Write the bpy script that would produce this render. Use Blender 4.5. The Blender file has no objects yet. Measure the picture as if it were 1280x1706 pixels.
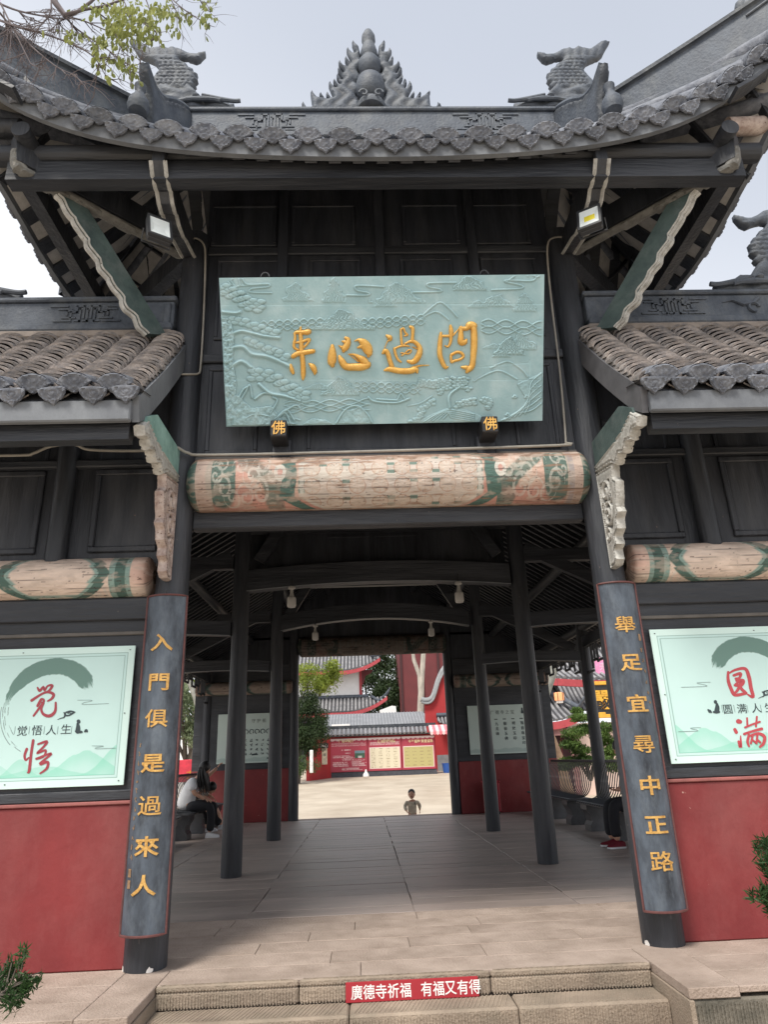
import bpy, bmesh, math, random
import numpy as np
from mathutils import Vector, Matrix
from mathutils.geometry import delaunay_2d_cdt
random.seed(7); np.random.seed(7)
PI = math.pi
S = bpy.context.scene
C = S.collection

# ------------------------------------------------------------------ camera
CAMP = (-0.2734, -5.5397, 1.3); YAW, PITCH, ROLL, FPX = 0.0398, 0.3459, -0.0372, 1137.92
def cam_axes():
    cy, sy, cp, sp = math.cos(YAW), math.sin(YAW), math.cos(PITCH), math.sin(PITCH)
    f = Vector((sy*cp, cy*cp, sp)); r0 = Vector((cy, -sy, 0)); u0 = r0.cross(f)
    c, s = math.cos(ROLL), math.sin(ROLL)
    return c*r0+s*u0, -s*r0+c*u0, f
CR, CU, CF = cam_axes()
cam = bpy.data.cameras.new('camera'); co = bpy.data.objects.new('camera', cam); C.objects.link(co)
M = Matrix((CR, CU, -CF)).transposed().to_4x4(); M.translation = Vector(CAMP); co.matrix_world = M
cam.sensor_fit = 'VERTICAL'; cam.sensor_height = 36; cam.lens = FPX/1706*36; cam.clip_end = 900; cam.clip_start = .05
S.camera = co

# ------------------------------------------------------------------ light
world = bpy.data.worlds.new('World'); S.world = world; world.use_nodes = True
wt = world.node_tree; wt.nodes.clear()
SUN_EL, SUN_AZ = math.radians(56), math.radians(-152)     # azimuth from +Y towards +X
sky = wt.nodes.new('ShaderNodeTexSky'); sky.sky_type = 'NISHITA'; sky.sun_disc = False
sky.sun_elevation = SUN_EL; sky.sun_rotation = SUN_AZ; sky.air_density = 1.6; sky.dust_density = 4.0; sky.ozone_density = 1
hs = wt.nodes.new('ShaderNodeHueSaturation'); hs.inputs['Saturation'].default_value = .42
mixw = wt.nodes.new('ShaderNodeMix'); mixw.data_type = 'RGBA'; mixw.inputs['Factor'].default_value = .6
mixw.inputs['B'].default_value = (6.9, 7.4, 8.5, 1)
nz = wt.nodes.new('ShaderNodeTexNoise'); nz.inputs['Scale'].default_value = 1.6; nz.inputs['Detail'].default_value = 3
tc = wt.nodes.new('ShaderNodeTexCoord'); mr = wt.nodes.new('ShaderNodeMapRange')
mr.inputs['To Min'].default_value = .88; mr.inputs['To Max'].default_value = 1.12
mul = wt.nodes.new('ShaderNodeVectorMath'); mul.operation = 'SCALE'
bg = wt.nodes.new('ShaderNodeBackground'); bg.inputs['Strength'].default_value = .05
wo = wt.nodes.new('ShaderNodeOutputWorld'); L = wt.links.new
L(sky.outputs[0], hs.inputs['Color']); L(hs.outputs[0], mixw.inputs['A'])
L(tc.outputs['Generated'], nz.inputs['Vector']); L(nz.outputs['Fac'], mr.inputs['Value'])
sx_ = wt.nodes.new('ShaderNodeSeparateXYZ'); L(tc.outputs['Generated'], sx_.inputs[0]); ma = wt.nodes.new('ShaderNodeMath'); ma.operation = 'MULTIPLY_ADD'; ma.inputs[1].default_value = .30; L(sx_.outputs['X'], ma.inputs[0]); L(sx_.outputs['Z'], ma.inputs[2])
gr = wt.nodes.new('ShaderNodeMapRange'); gr.interpolation_type = 'SMOOTHSTEP'; gr.inputs['From Min'].default_value = .30; gr.inputs['From Max'].default_value = .88; gr.inputs['To Min'].default_value = .95; gr.inputs['To Max'].default_value = 0; L(ma.outputs[0], gr.inputs['Value'])
hz = wt.nodes.new('ShaderNodeMix'); hz.data_type = 'RGBA'; hz.inputs['B'].default_value = (9.6, 9.8, 10.2, 1); L(gr.outputs[0], hz.inputs['Factor']); L(mixw.outputs['Result'], hz.inputs['A'])
L(hz.outputs['Result'], mul.inputs[0]); L(mr.outputs[0], mul.inputs['Scale'])
L(mul.outputs[0], bg.inputs['Color']); L(bg.outputs[0], wo.inputs['Surface'])
sl = bpy.data.lights.new('sun', 'SUN'); sl.energy = 1.5; sl.angle = math.radians(16); sl.color = (1, .95, .87)
so = bpy.data.objects.new('sun', sl); C.objects.link(so)
sd = Vector((math.sin(SUN_AZ)*math.cos(SUN_EL), math.cos(SUN_AZ)*math.cos(SUN_EL), math.sin(SUN_EL)))
so.rotation_euler = sd.to_track_quat('Z', 'Y').to_euler()
S.view_settings.view_transform = 'Standard'; S.view_settings.look = 'None'
S.view_settings.exposure = 1.3; S.view_settings.gamma = 1; S.view_settings.use_curve_mapping = False
S.cycles.max_bounces = 8; S.cycles.diffuse_bounces = 5; S.cycles.use_denoising = True

# ------------------------------------------------------------------ helpers
def ray(px, py):
    return Vector(CAMP), CF+CR*((px-640)/FPX)-CU*((py-853)/FPX)
def at(px, py, **k):
    """the point a sight line meets on the plane X=, Y= or Z= (used to survey real positions of things)"""
    o, d = ray(px, py); a, v = list(k.items())[0]; i = 'XYZ'.index(a)
    return o+d*((v-o[i])/d[i])
def atn(px, py, P0, n):
    o, d = ray(px, py); n = Vector(n); return o+d*((Vector(P0)-o).dot(n)/d.dot(n))
MATS = {}
def srgb(*c):
    return tuple((x/255/12.92 if x <= 10 else ((x/255+.055)/1.055)**2.4) for x in c)
def mat(name, col, rough=.7, var=.25, scale=6, bump=.0, bscale=30, col2=None, metal=0, spec=.5, stretch=(1, 1, 1), attr=False, objvar=0, grain=None, cav=0, dust=None, chips=None):
    if name in MATS: return MATS[name]
    m = bpy.data.materials.new(name); m.use_nodes = True; t = m.node_tree; N = t.nodes.new; K = t.links.new
    b = t.nodes['Principled BSDF']; b.inputs['Roughness'].default_value = rough; b.inputs['Metallic'].default_value = metal
    b.inputs['Specular IOR Level'].default_value = spec
    tcn = N('ShaderNodeTexCoord'); mp = N('ShaderNodeMapping'); mp.inputs['Scale'].default_value = stretch
    K(tcn.outputs['Object'], mp.inputs['Vector'])
    n1 = N('ShaderNodeTexNoise'); n1.inputs['Scale'].default_value = scale; n1.inputs['Detail'].default_value = 6; n1.inputs['Roughness'].default_value = .62
    K(mp.outputs[0], n1.inputs['Vector'])
    rg = N('ShaderNodeMapRange'); rg.inputs['From Min'].default_value = .3; rg.inputs['From Max'].default_value = .7
    K(n1.outputs['Fac'], rg.inputs['Value'])
    mx = N('ShaderNodeMix'); mx.data_type = 'RGBA'
    K(rg.outputs[0], mx.inputs['Factor'])
    if attr:
        at_ = N('ShaderNodeAttribute'); at_.attribute_name = 'Col'
        d1 = N('ShaderNodeVectorMath'); d1.operation = 'SCALE'; d1.inputs['Scale'].default_value = 1-var
        K(at_.outputs['Color'], d1.inputs[0]); K(d1.outputs[0], mx.inputs['A']); K(at_.outputs['Color'], mx.inputs['B'])
    else:
        c2 = col2 or tuple(min(1, x*(1+var)) for x in col)
        c1 = col if col2 else tuple(x*(1-var) for x in col)
        mx.inputs['A'].default_value = (*c1, 1); mx.inputs['B'].default_value = (*c2, 1)
    out = mx.outputs['Result']
    if objvar:
        oi = N('ShaderNodeObjectInfo'); r2 = N('ShaderNodeMapRange'); r2.inputs['To Min'].default_value = 1-objvar; r2.inputs['To Max'].default_value = 1+objvar
        K(oi.outputs['Random'], r2.inputs['Value']); v2 = N('ShaderNodeVectorMath'); v2.operation = 'SCALE'
        K(out, v2.inputs[0]); K(r2.outputs[0], v2.inputs['Scale']); out = v2.outputs[0]
        ad = N('ShaderNodeVectorMath'); ad.operation = 'ADD'; K(mp.outputs[0], ad.inputs[0])
        sc = N('ShaderNodeVectorMath'); sc.operation = 'SCALE'; sc.inputs['Scale'].default_value = 1; sc.inputs[0].default_value = (37, 17, 29); K(oi.outputs['Random'], sc.inputs['Scale'])
        K(sc.outputs[0], ad.inputs[1]); K(ad.outputs[0], n1.inputs['Vector'])
    if cav:      # darker in the recesses of the carving
        ge = N('ShaderNodeNewGeometry'); pr_ = N('ShaderNodeMapRange'); pr_.inputs['From Min'].default_value = .47; pr_.inputs['From Max'].default_value = .51; pr_.inputs['To Min'].default_value = 1-cav; pr_.inputs['To Max'].default_value = 1.0
        K(ge.outputs['Pointiness'], pr_.inputs['Value']); v3 = N('ShaderNodeVectorMath'); v3.operation = 'SCALE'; K(out, v3.inputs[0]); K(pr_.outputs[0], v3.inputs['Scale']); out = v3.outputs[0]
    if dust:     # pale dusty streaks and rubbed places: (colour, amount, scale, stretch)
        m2 = N('ShaderNodeMapping'); m2.inputs['Scale'].default_value = dust[3]; K(tcn.outputs['Object'], m2.inputs['Vector']); n3 = N('ShaderNodeTexNoise'); n3.inputs['Scale'].default_value = dust[2]; n3.inputs['Detail'].default_value = 8; n3.inputs['Roughness'].default_value = .7; K(m2.outputs[0], n3.inputs['Vector'])
        r3 = N('ShaderNodeMapRange'); r3.inputs['From Min'].default_value = .48; r3.inputs['From Max'].default_value = .72; r3.inputs['To Max'].default_value = dust[1]; K(n3.outputs['Fac'], r3.inputs['Value'])
        x3 = N('ShaderNodeMix'); x3.data_type = 'RGBA'; K(r3.outputs[0], x3.inputs['Factor']); K(out, x3.inputs['A']); x3.inputs['B'].default_value = (*dust[0], 1); out = x3.outputs['Result']
    if chips:    # small flaked specks: (colour, scale, threshold)
        n4 = N('ShaderNodeTexNoise'); n4.inputs['Scale'].default_value = chips[1]; n4.inputs['Detail'].default_value = 4; K(tcn.outputs['Object'], n4.inputs['Vector']); r4 = N('ShaderNodeMapRange'); r4.inputs['From Min'].default_value = chips[2]; r4.inputs['From Max'].default_value = chips[2]+.02; K(n4.outputs['Fac'], r4.inputs['Value'])
        x4 = N('ShaderNodeMix'); x4.data_type = 'RGBA'; K(r4.outputs[0], x4.inputs['Factor']); K(out, x4.inputs['A']); x4.inputs['B'].default_value = (*chips[0], 1); out = x4.outputs['Result']
    K(out, b.inputs['Base Color'])
    # roughness breakup
    rr = N('ShaderNodeMapRange'); rr.inputs['To Min'].default_value = max(.05, rough-.12); rr.inputs['To Max'].default_value = min(1, rough+.12)
    K(n1.outputs['Fac'], rr.inputs['Value']); K(rr.outputs[0], b.inputs['Roughness'])
    if bump:
        n2 = N('ShaderNodeTexNoise'); n2.inputs['Scale'].default_value = bscale; n2.inputs['Detail'].default_value = 5
        K(mp.outputs[0], n2.inputs['Vector'])
        h = n2.outputs['Fac']
        if grain:
            w = N('ShaderNodeTexWave'); w.inputs['Scale'].default_value = grain[0]; w.bands_direction = grain[1]
            w.inputs['Distortion'].default_value = grain[2]; w.inputs['Detail Scale'].default_value = 2
            K(tcn.outputs['Object'], w.inputs['Vector']); a2 = N('ShaderNodeMath'); a2.operation = 'MULTIPLY_ADD'; a2.inputs[1].default_value = grain[3]
            K(w.outputs['Fac'], a2.inputs[0]); K(h, a2.inputs[2]); h = a2.outputs[0]
        bp = N('ShaderNodeBump'); bp.inputs['Strength'].default_value = bump; bp.inputs['Distance'].default_value = .02
        K(h, bp.inputs['Height']); K(bp.outputs[0], b.inputs['Normal'])
    MATS[name] = m; return m

def tag(o, label=None, cat=None, group=None, kind=None):
    if label: o['label'] = label
    if cat: o['category'] = cat
    if group: o['group'] = group
    if kind: o['kind'] = kind
    return o
WM = {}
def empty(name, loc=(0, 0, 0), parent=None, **k):
    o = bpy.data.objects.new(name, None); C.objects.link(o); o.empty_display_size = .2
    if parent is not None: o.parent = parent; o.matrix_parent_inverse = WM[parent.name].inverted()
    o.matrix_basis = Matrix.Translation(loc); WM[o.name] = Matrix.Translation(loc); return tag(o, **k)
def link(name, me, parent=None, basis=None, **k):
    """geometry is given in world coordinates (or placed by basis); the parent only carries it"""
    o = bpy.data.objects.new(name, me); C.objects.link(o); B = basis or Matrix.Identity(4)
    if parent is not None: o.parent = parent; o.matrix_parent_inverse = WM[parent.name].inverted()
    o.matrix_basis = B; WM[o.name] = B.copy(); return tag(o, **k)
def smooth_by_angle(me, ang=40):
    bm = bmesh.new(); bm.from_mesh(me)
    for f in bm.faces: f.smooth = True
    a = math.radians(ang)
    for e in bm.edges:
        e.smooth = len(e.link_faces) == 2 and e.calc_face_angle(0) < a
    bm.to_mesh(me); bm.free()
class MB:
    def __init__(s): s.v = []; s.f = []
    def add(s, v, f):
        n = len(s.v); s.v += [tuple(p) for p in v]; s.f += [tuple(i+n for i in q) for q in f]; return s
    def box(s, a, b, R=None, o=None):
        x0, y0, z0 = a; x1, y1, z1 = b
        v = [Vector(p) for p in ((x0,y0,z0),(x1,y0,z0),(x1,y1,z0),(x0,y1,z0),(x0,y0,z1),(x1,y0,z1),(x1,y1,z1),(x0,y1,z1))]
        if R is not None: v = [R @ p for p in v]
        if o is not None: v = [p+Vector(o) for p in v]
        return s.add(v, [(0,3,2,1),(4,5,6,7),(0,1,5,4),(1,2,6,5),(2,3,7,6),(3,0,4,7)])
    def bbox(s, a, b, bev=.006, o=None, R=None):
        """box with chamfered edges"""
        x0, y0, z0 = a; x1, y1, z1 = b; c = min(bev, (x1-x0)*.3, (y1-y0)*.3, (z1-z0)*.3)
        bm = bmesh.new(); bmesh.ops.create_cube(bm, size=1)
        for v in bm.verts: v.co = Vector(((x0+x1)/2+v.co.x*(x1-x0), (y0+y1)/2+v.co.y*(y1-y0), (z0+z1)/2+v.co.z*(z1-z0)))
        bmesh.ops.bevel(bm, geom=bm.edges[:], offset=c, segments=1, affect='EDGES')
        bm.verts.index_update(); vv = [v.co.copy() for v in bm.verts]; ff = [tuple(v.index for v in f.verts) for f in bm.faces]; bm.free()
        if R is not None: vv = [R @ p for p in vv]
        if o is not None: vv = [p+Vector(o) for p in vv]
        return s.add(vv, ff)
    def beam(s, p, q, w, h, up=(0, 0, 1)):
        """box between p and q, w across, h along up"""
        p, q = Vector(p), Vector(q); d = (q-p).normalized(); sx = d.cross(Vector(up)).normalized(); u = sx.cross(d)
        v = [e+sx*(i*w/2)+u*(j*h/2) for e in (p, q) for i, j in ((-1,-1),(1,-1),(1,1),(-1,1))]
        return s.add(v, [(0,3,2,1),(4,5,6,7),(0,1,5,4),(1,2,6,5),(2,3,7,6),(3,0,4,7)])
    def prism(s, poly, o, ux, uy, n, t):
        """2-D polygon -> slab of thickness t centred on the plane o+ux*a+uy*b"""
        o, ux, uy, n = map(Vector, (o, ux, uy, n)); k = len(poly)
        v = [o+ux*a+uy*b+n*(t/2*sg) for sg in (-1, 1) for a, b in poly]
        f = [tuple(range(k))[::-1], tuple(range(k, 2*k))]+[(i, (i+1) % k, k+(i+1) % k, k+i) for i in range(k)]
        return s.add(v, f)
    def tube(s, pts, r, n=8, cap=True, flat=None):
        pts = [Vector(p) for p in pts]; rs = r if isinstance(r, (list, tuple)) else [r]*len(pts)
        base = len(s.v); up = None
        for i, p in enumerate(pts):
            d = (pts[min(i+1, len(pts)-1)]-pts[max(i-1, 0)])
            d = d.normalized() if d.length > 1e-9 else Vector((0, 0, 1))
            if up is None:
                a = Vector((0, 0, 1)) if abs(d.z) < .9 else Vector((1, 0, 0)); up = (a-d*a.dot(d)).normalized()
            else: up = (up-d*up.dot(d)).normalized()
            sd_ = d.cross(up)
            for j in range(n):
                a = 2*PI*j/n; s.v.append(tuple(p+(up*math.cos(a)+sd_*math.sin(a))*rs[i]))
        for i in range(len(pts)-1):
            for j in range(n):
                a = base+i*n+j; b = base+i*n+(j+1) % n; s.f.append((a, b, b+n, a+n))
        if cap:
            s.f.append(tuple(base+j for j in range(n))[::-1]); e = base+(len(pts)-1)*n; s.f.append(tuple(e+j for j in range(n)))
        return s
    def lathe(s, prof, n=24, o=(0, 0, 0)):
        b = len(s.v)
        for r, z in prof:
            for j in range(n):
                a = 2*PI*j/n; s.v.append((o[0]+r*math.cos(a), o[1]+r*math.sin(a), o[2]+z))
        for i in range(len(prof)-1):
            for j in range(n): s.f.append((b+i*n+j, b+i*n+(j+1) % n, b+(i+1)*n+(j+1) % n, b+(i+1)*n+j))
        s.f.append(tuple(b+j for j in range(n))[::-1]); e = b+(len(prof)-1)*n; s.f.append(tuple(e+j for j in range(n)))
        return s
    def grid(s, P, nu, nv, flip=False):
        """P: list of nu*nv points, row-major v rows"""
        b = len(s.v); s.v += [tuple(p) for p in P]
        for j in range(nv-1):
            for i in range(nu-1):
                q = (b+j*nu+i, b+j*nu+i+1, b+(j+1)*nu+i+1, b+(j+1)*nu+i); s.f.append(q[::-1] if flip else q)
        return s
    def mesh(s, name, m=None, smooth=None):
        me = bpy.data.meshes.new(name); me.from_pydata(s.v, [], s.f)
        if m: me.materials.append(m)
        if smooth: smooth_by_angle(me, smooth)
        return me
    def build(s, name, m, parent=None, smooth=None, **k):
        return link(name, s.mesh(name, m, smooth), parent, **k)
def copies(me, name, parent, mats_, **k):
    """one object per matrix, sharing mesh data"""
    return [link(name, me, parent, Mx, **k) for Mx in mats_]
def catmull(P, n=6):
    P = [np.array(p, float) for p in P]; Q = [P[0]]+P+[P[-1]]; out = []
    for i in range(1, len(Q)-2):
        for t in np.linspace(0, 1, n, endpoint=False):
            a, b, c, d = Q[i-1:i+3]
            out.append(.5*((2*b)+(c-a)*t+(2*a-5*b+4*c-d)*t*t+(3*b-a-3*c+d)*t**3))
    out.append(P[-1]); return out
def pin(x, y, poly):
    """vectorised point in polygon"""
    x = np.asarray(x); y = np.asarray(y); ins = np.zeros(x.shape, bool); n = len(poly)
    for i in range(n):
        x1, y1 = poly[i]; x2, y2 = poly[(i+1) % n]
        if y1 == y2: continue
        c = ((y1 > y) != (y2 > y)) & (x < (x2-x1)*(y-y1)/(y2-y1)+x1); ins ^= c
    return ins
def segdist(x, y, pts, closed=False):
    x = np.asarray(x, float); y = np.asarray(y, float); d = np.full(x.shape, 1e9); n = len(pts)
    for i in range(n if closed else n-1):
        ax, ay = pts[i][:2]; bx, by = pts[(i+1) % n][:2]; vx, vy = bx-ax, by-ay; l = vx*vx+vy*vy+1e-12
        t = np.clip(((x-ax)*vx+(y-ay)*vy)/l, 0, 1); d = np.minimum(d, np.hypot(x-ax-t*vx, y-ay-t*vy))
    return d
def resample(poly, step, closed=True):
    out = []; n = len(poly)
    for i in range(n if closed else n-1):
        a = np.array(poly[i], float); b = np.array(poly[(i+1) % n], float); k = max(1, int(np.hypot(*(b-a))/step))
        for j in range(k): out.append(tuple(a+(b-a)*j/k))
    return out
def puff(outlines, step, T, Rr, o, ux, uy, n, detail=None, back=True):
    """rounded solid from a silhouette: outlines[0] is the border, the others holes"""
    rings = [resample(q, step) for q in outlines]; vs = []; es = []
    for r in rings:
        b = len(vs); vs += r; es += [(b+i, b+(i+1) % len(r)) for i in range(len(r))]
    allp = np.array(vs); x0, y0 = allp.min(0); x1, y1 = allp.max(0)
    gx, gy = np.meshgrid(np.arange(x0, x1, step), np.arange(y0, y1, step*.87)); gx = gx+((np.arange(gx.shape[0]) % 2)*step*.5)[:, None]
    gx = gx.ravel(); gy = gy.ravel(); ins = np.zeros(gx.shape, bool)
    for r in rings: ins ^= pin(gx, gy, r)
    d = np.full(gx.shape, 1e9)
    for r in rings: d = np.minimum(d, segdist(gx, gy, r, True))
    k = ins & (d > step*.45); gx, gy = gx[k], gy[k]
    pts = vs+list(zip(gx.tolist(), gy.tolist()))
    V, E_, F, *_ = delaunay_2d_cdt([Vector(p) for p in pts], es, [], 0, 1e-6)
    X = np.array([v.x for v in V]); Y = np.array([v.y for v in V])
    d = np.full(X.shape, 1e9)
    for r in rings: d = np.minimum(d, segdist(X, Y, r, True))
    F = [f for f in F if len(f) >= 3]
    cx = np.array([X[f].mean() if isinstance(f, np.ndarray) else np.mean([X[i] for i in f]) for f in F]); cy = np.array([np.mean([Y[i] for i in f]) for f in F])
    ins = np.zeros(cx.shape, bool)
    for r in rings: ins ^= pin(cx, cy, r)
    F = [f for f, q in zip(F, ins) if q]
    q = np.clip(d/Rr, 0, 1); h = T*(.35+.65*np.sqrt(1-(1-q)**2))
    if detail is not None: h = h+detail(X, Y)*np.clip(d/(step*1.2), 0, 1)
    h = np.maximum(h, T*.2)
    o, ux, uy, n = map(Vector, (o, ux, uy, n)); m = len(V)
    fr = [o+ux*X[i]+uy*Y[i]+n*h[i] for i in range(m)]; bk = [o+ux*X[i]+uy*Y[i]-n*(h[i] if back else 0) for i in range(m)]
    mb = MB(); mb.v = [tuple(p) for p in fr+bk]
    cnt = {}
    for f in F:
        mb.f.append(tuple(f)); mb.f.append(tuple(i+m for i in f)[::-1])
        for a, b in zip(f, list(f[1:])+[f[0]]): cnt[(a, b)] = 1
    for (a, b) in cnt:
        if (b, a) not in cnt: mb.f.append((b, a, a+m, b+m))
    return mb
def brush(strokes, to3, nrm, depth, sc, seg=5, n=9, mb=None):
    """calligraphy strokes [(x,y,width)...] -> lens-shaped ribbons lying on a surface; to3 maps drawing x,y to 3-D; sc = metres per unit"""
    mb = mb or MB(); nv = Vector(nrm)
    for si_, st in enumerate(strokes):
        P = catmull(st, seg); k = len(P)
        # rounded ends
        rows = []
        for i, p in enumerate(P):
            a = P[min(i+1, k-1)]-P[max(i-1, 0)]; L_ = math.hypot(a[0], a[1]) or 1; rows.append((p[0], p[1], p[2]/2, a[0]/L_, a[1]/L_))
        x, y, w, dx, dy = rows[0]; pre = [(x-dx*w*math.sin(t), y-dy*w*math.sin(t), w*math.cos(t), dx, dy) for t in (1.5, 1.1, .6)]
        x, y, w, dx, dy = rows[-1]; post = [(x+dx*w*math.sin(t), y+dy*w*math.sin(t), w*math.cos(t), dx, dy) for t in (.6, 1.1, 1.5)]
        rows = pre+rows+post; b = len(mb.v)
        for (x, y, w, dx, dy) in rows:
            for j in range(n):
                u = -1+2*j/(n-1); hgt = depth*(1-u*u)**.5*min(1, w*sc/depth*.9+.15) if depth > .004 else depth
                p = to3(x-dy*w*u, y+dx*w*u); mb.v.append(tuple(p+nv*(hgt+si_*.0003)))
            for j in (n-1, 0):
                u = -1+2*j/(n-1); p = to3(x-dy*w*u, y+dx*w*u); mb.v.append(tuple(p-nv*.001))
        m_ = n+2
        for i in range(len(rows)-1):
            for j in range(m_):
                a = b+i*m_+j; c = b+i*m_+(j+1) % m_; mb.f.append((a, c, c+m_, a+m_))
    return mb
FONTC = {}
def text_mesh(ch, size, ext=.004, off=0, sx=1, sz=1, bev=0):
    """glyph(s) as mesh verts in XZ plane centred on the bounding box, facing -Y"""
    key = (ch, size, ext, off, sx, sz, bev)
    if key in FONTC: return FONTC[key]
    cu = bpy.data.curves.new('t', 'FONT'); cu.body = ch; cu.size = size; cu.extrude = ext; cu.offset = off; cu.resolution_u = 3
    cu.bevel_depth = bev; cu.bevel_resolution = 0
    ob = bpy.data.objects.new('t', cu); C.objects.link(ob); dg = bpy.context.evaluated_depsgraph_get(); dg.update()
    me = bpy.data.meshes.new_from_object(ob.evaluated_get(dg)); bpy.data.objects.remove(ob)
    v = np.array([tuple(q.co) for q in me.vertices]) if len(me.vertices) else np.zeros((1, 3)); f = [tuple(p.vertices) for p in me.polygons]
    bpy.data.meshes.remove(me); bpy.data.curves.remove(cu)
    c = (v.min(0)+v.max(0))/2; v = v-c
    out = (np.stack([v[:, 0]*sx, -v[:, 2], v[:, 1]*sz], 1), f); FONTC[key] = out; return out
def sliced(v, f, w):
    bm = bmesh.new(); vs = [bm.verts.new(tuple(p)) for p in v]; bm.verts.ensure_lookup_table()
    for q in f:
        try: bm.faces.new([vs[i] for i in q])
        except ValueError: pass
    x = v[:, 0].min()+w
    while x < v[:, 0].max():
        bmesh.ops.bisect_plane(bm, geom=bm.verts[:]+bm.edges[:]+bm.faces[:], dist=1e-6, plane_co=(x, 0, 0), plane_no=(1, 0, 0)); x += w
    bm.verts.index_update(); out = [tuple(p.co) for p in bm.verts], [tuple(p.index for p in q.verts) for q in bm.faces]; bm.free(); return out
def put_text(mb, ch, size, pos, bend=None, **k):
    v, f = text_mesh(ch, size, **k); pts = []
    if bend: v, f = sliced(v, f, .012)
    for x, y, z in v:
        p = Vector((x, y, z))+Vector(pos)
        if bend: p = bend(p)
        pts.append(p)
    mb.add(pts, f); return mb
def painted(name, nu, nv, pos, colfn, m, parent=None, smooth=False, back=None, **k):
    """dense sheet whose colours are set per corner point: colfn(U,V)->rgb arrays in linear"""
    U, V = np.meshgrid(np.linspace(0, 1, nu), np.linspace(0, 1, nv)); P = pos(U.ravel(), V.ravel()); rgb = colfn(U.ravel(), V.ravel())
    me = bpy.data.meshes.new(name); idx = np.arange(nu*nv).reshape(nv, nu)
    q = np.stack([idx[:-1, :-1], idx[:-1, 1:], idx[1:, 1:], idx[1:, :-1]], -1).reshape(-1, 4)
    me.vertices.add(nu*nv); me.vertices.foreach_set('co', P.astype(np.float32).ravel())
    me.loops.add(q.size); me.loops.foreach_set('vertex_index', q.ravel().astype(np.int32))
    me.polygons.add(len(q)); me.polygons.foreach_set('loop_start', (np.arange(len(q))*4).astype(np.int32)); me.polygons.foreach_set('loop_total', np.full(len(q), 4, np.int32))
    if smooth: me.polygons.foreach_set('use_smooth', np.ones(len(q), bool))
    me.update(calc_edges=True)
    if rgb is not None:
        ca = me.color_attributes.new('Col', 'FLOAT_COLOR', 'POINT'); a = np.ones((nu*nv, 4), np.float32); a[:, :3] = rgb; ca.data.foreach_set('color', a.ravel())
    me.materials.append(m); return link(name, me, parent, **k)
def vnoise(x, y, seed=0):
    """value noise 0..1"""
    x = np.asarray(x, float); y = np.asarray(y, float)
    xi = np.floor(x).astype(int); yi = np.floor(y).astype(int); fx = x-xi; fy = y-yi; fx = fx*fx*(3-2*fx); fy = fy*fy*(3-2*fy)
    def h(a, b):
        n = (a*374761393+b*668265263+seed*974711) & 0x7fffffff; n = ((n ^ (n >> 13))*1274126177) & 0x7fffffff; return ((n ^ (n >> 16)) & 0xffff)/65535.
    return (h(xi, yi)*(1-fx)+h(xi+1, yi)*fx)*(1-fy)+(h(xi, yi+1)*(1-fx)+h(xi+1, yi+1)*fx)*fy
def fbm(x, y, o=4, seed=0):
    s = 0; a = .5; t = 0
    for i in range(o): s = s+a*vnoise(x*2**i, y*2**i, seed+i); t += a; a *= .5
    return s/t
def sstep(a, b, x):
    t = np.clip((x-a)/(b-a), 0, 1); return t*t*(3-2*t)

# ------------------------------------------------------------------ materials
DS = (.105, .108, .118)
WOOD = mat('dark_painted_wood', (.025, .028, .035), .5, .4, 7, .5, 30, stretch=(1, 1, .12), dust=(DS, .40, 3.5, (1, 1, .14)), chips=((.16, .13, .11), 28, .74))
WOODH = mat('dark_painted_wood_h', (.025, .028, .035), .52, .4, 7, .5, 30, stretch=(.12, 1, 1), dust=(DS, .40, 3.5, (.14, 1, 1)), chips=((.16, .13, .11), 28, .74))
WOODP = mat('dark_panel_wood', (.025, .028, .036), .5, .45, 7, .5, 30, stretch=(1, 1, .12), dust=(DS, .45, 2.6, (1, 1, .2)), chips=((.18, .12, .10), 24, .75))
GREYB = mat('grey_plaster', srgb(82, 86, 93), .75, .3, 2.2, .2, 40, col2=srgb(122, 126, 131), stretch=(1, 1, .6))
RIDGE = mat('ridge_plaster', srgb(58, 65, 76), .65, .35, 5, .4, 35, col2=srgb(92, 99, 109), cav=.5, dust=((.21, .22, .22), .45, 4, (1, 1, .5)))
TILE = mat('roof_tile', srgb(98, 97, 100), .82, .3, 14, .5, 50, col2=srgb(158, 148, 141), objvar=.34, dust=((.085, .09, .065), .55, 2.2, (1, 1, 1)))
TILEK = mat('roof_tile_grey', srgb(74, 79, 90), .75, .35, 14, .4, 60, col2=srgb(124, 127, 134), objvar=.25)
SOFF = mat('pale_soffit_tile', srgb(185, 182, 178), .8, .2, 8, .2, 40)
TRIM = mat('carved_white_trim', srgb(150, 148, 142), .8, .3, 18, .4, 60, col2=srgb(200, 199, 194), cav=.65, chips=((.10, .085, .07), 45, .68))
PINKT = mat('carved_faded_pink', srgb(150, 128, 120), .85, .35, 16, .5, 60, col2=srgb(206, 192, 184), cav=.65, chips=((.12, .08, .06), 40, .66))
GREEN = mat('faded_green_board', srgb(56, 72, 72), .7, .2, 6, .2, 40, col2=srgb(82, 99, 97), dust=((.20, .22, .22), .4, 5, (1, 1, 1)))
REDW = mat('red_wall_paint', srgb(108, 34, 37), .66, .12, 1.1, .22, 14, col2=srgb(134, 48, 49), dust=((.34, .13, .12), .32, 1.3, (1, 1, .5)), chips=((.45, .26, .22), 22, .745))
STONE = mat('pink_sandstone', srgb(144, 128, 116), .88, .25, 3, .6, 60, col2=srgb(180, 163, 151), objvar=.045, dust=((.42, .33, .28), .5, 2.5, (1, 1, 1)), chips=((.16, .12, .10), 60, .70))
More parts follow.
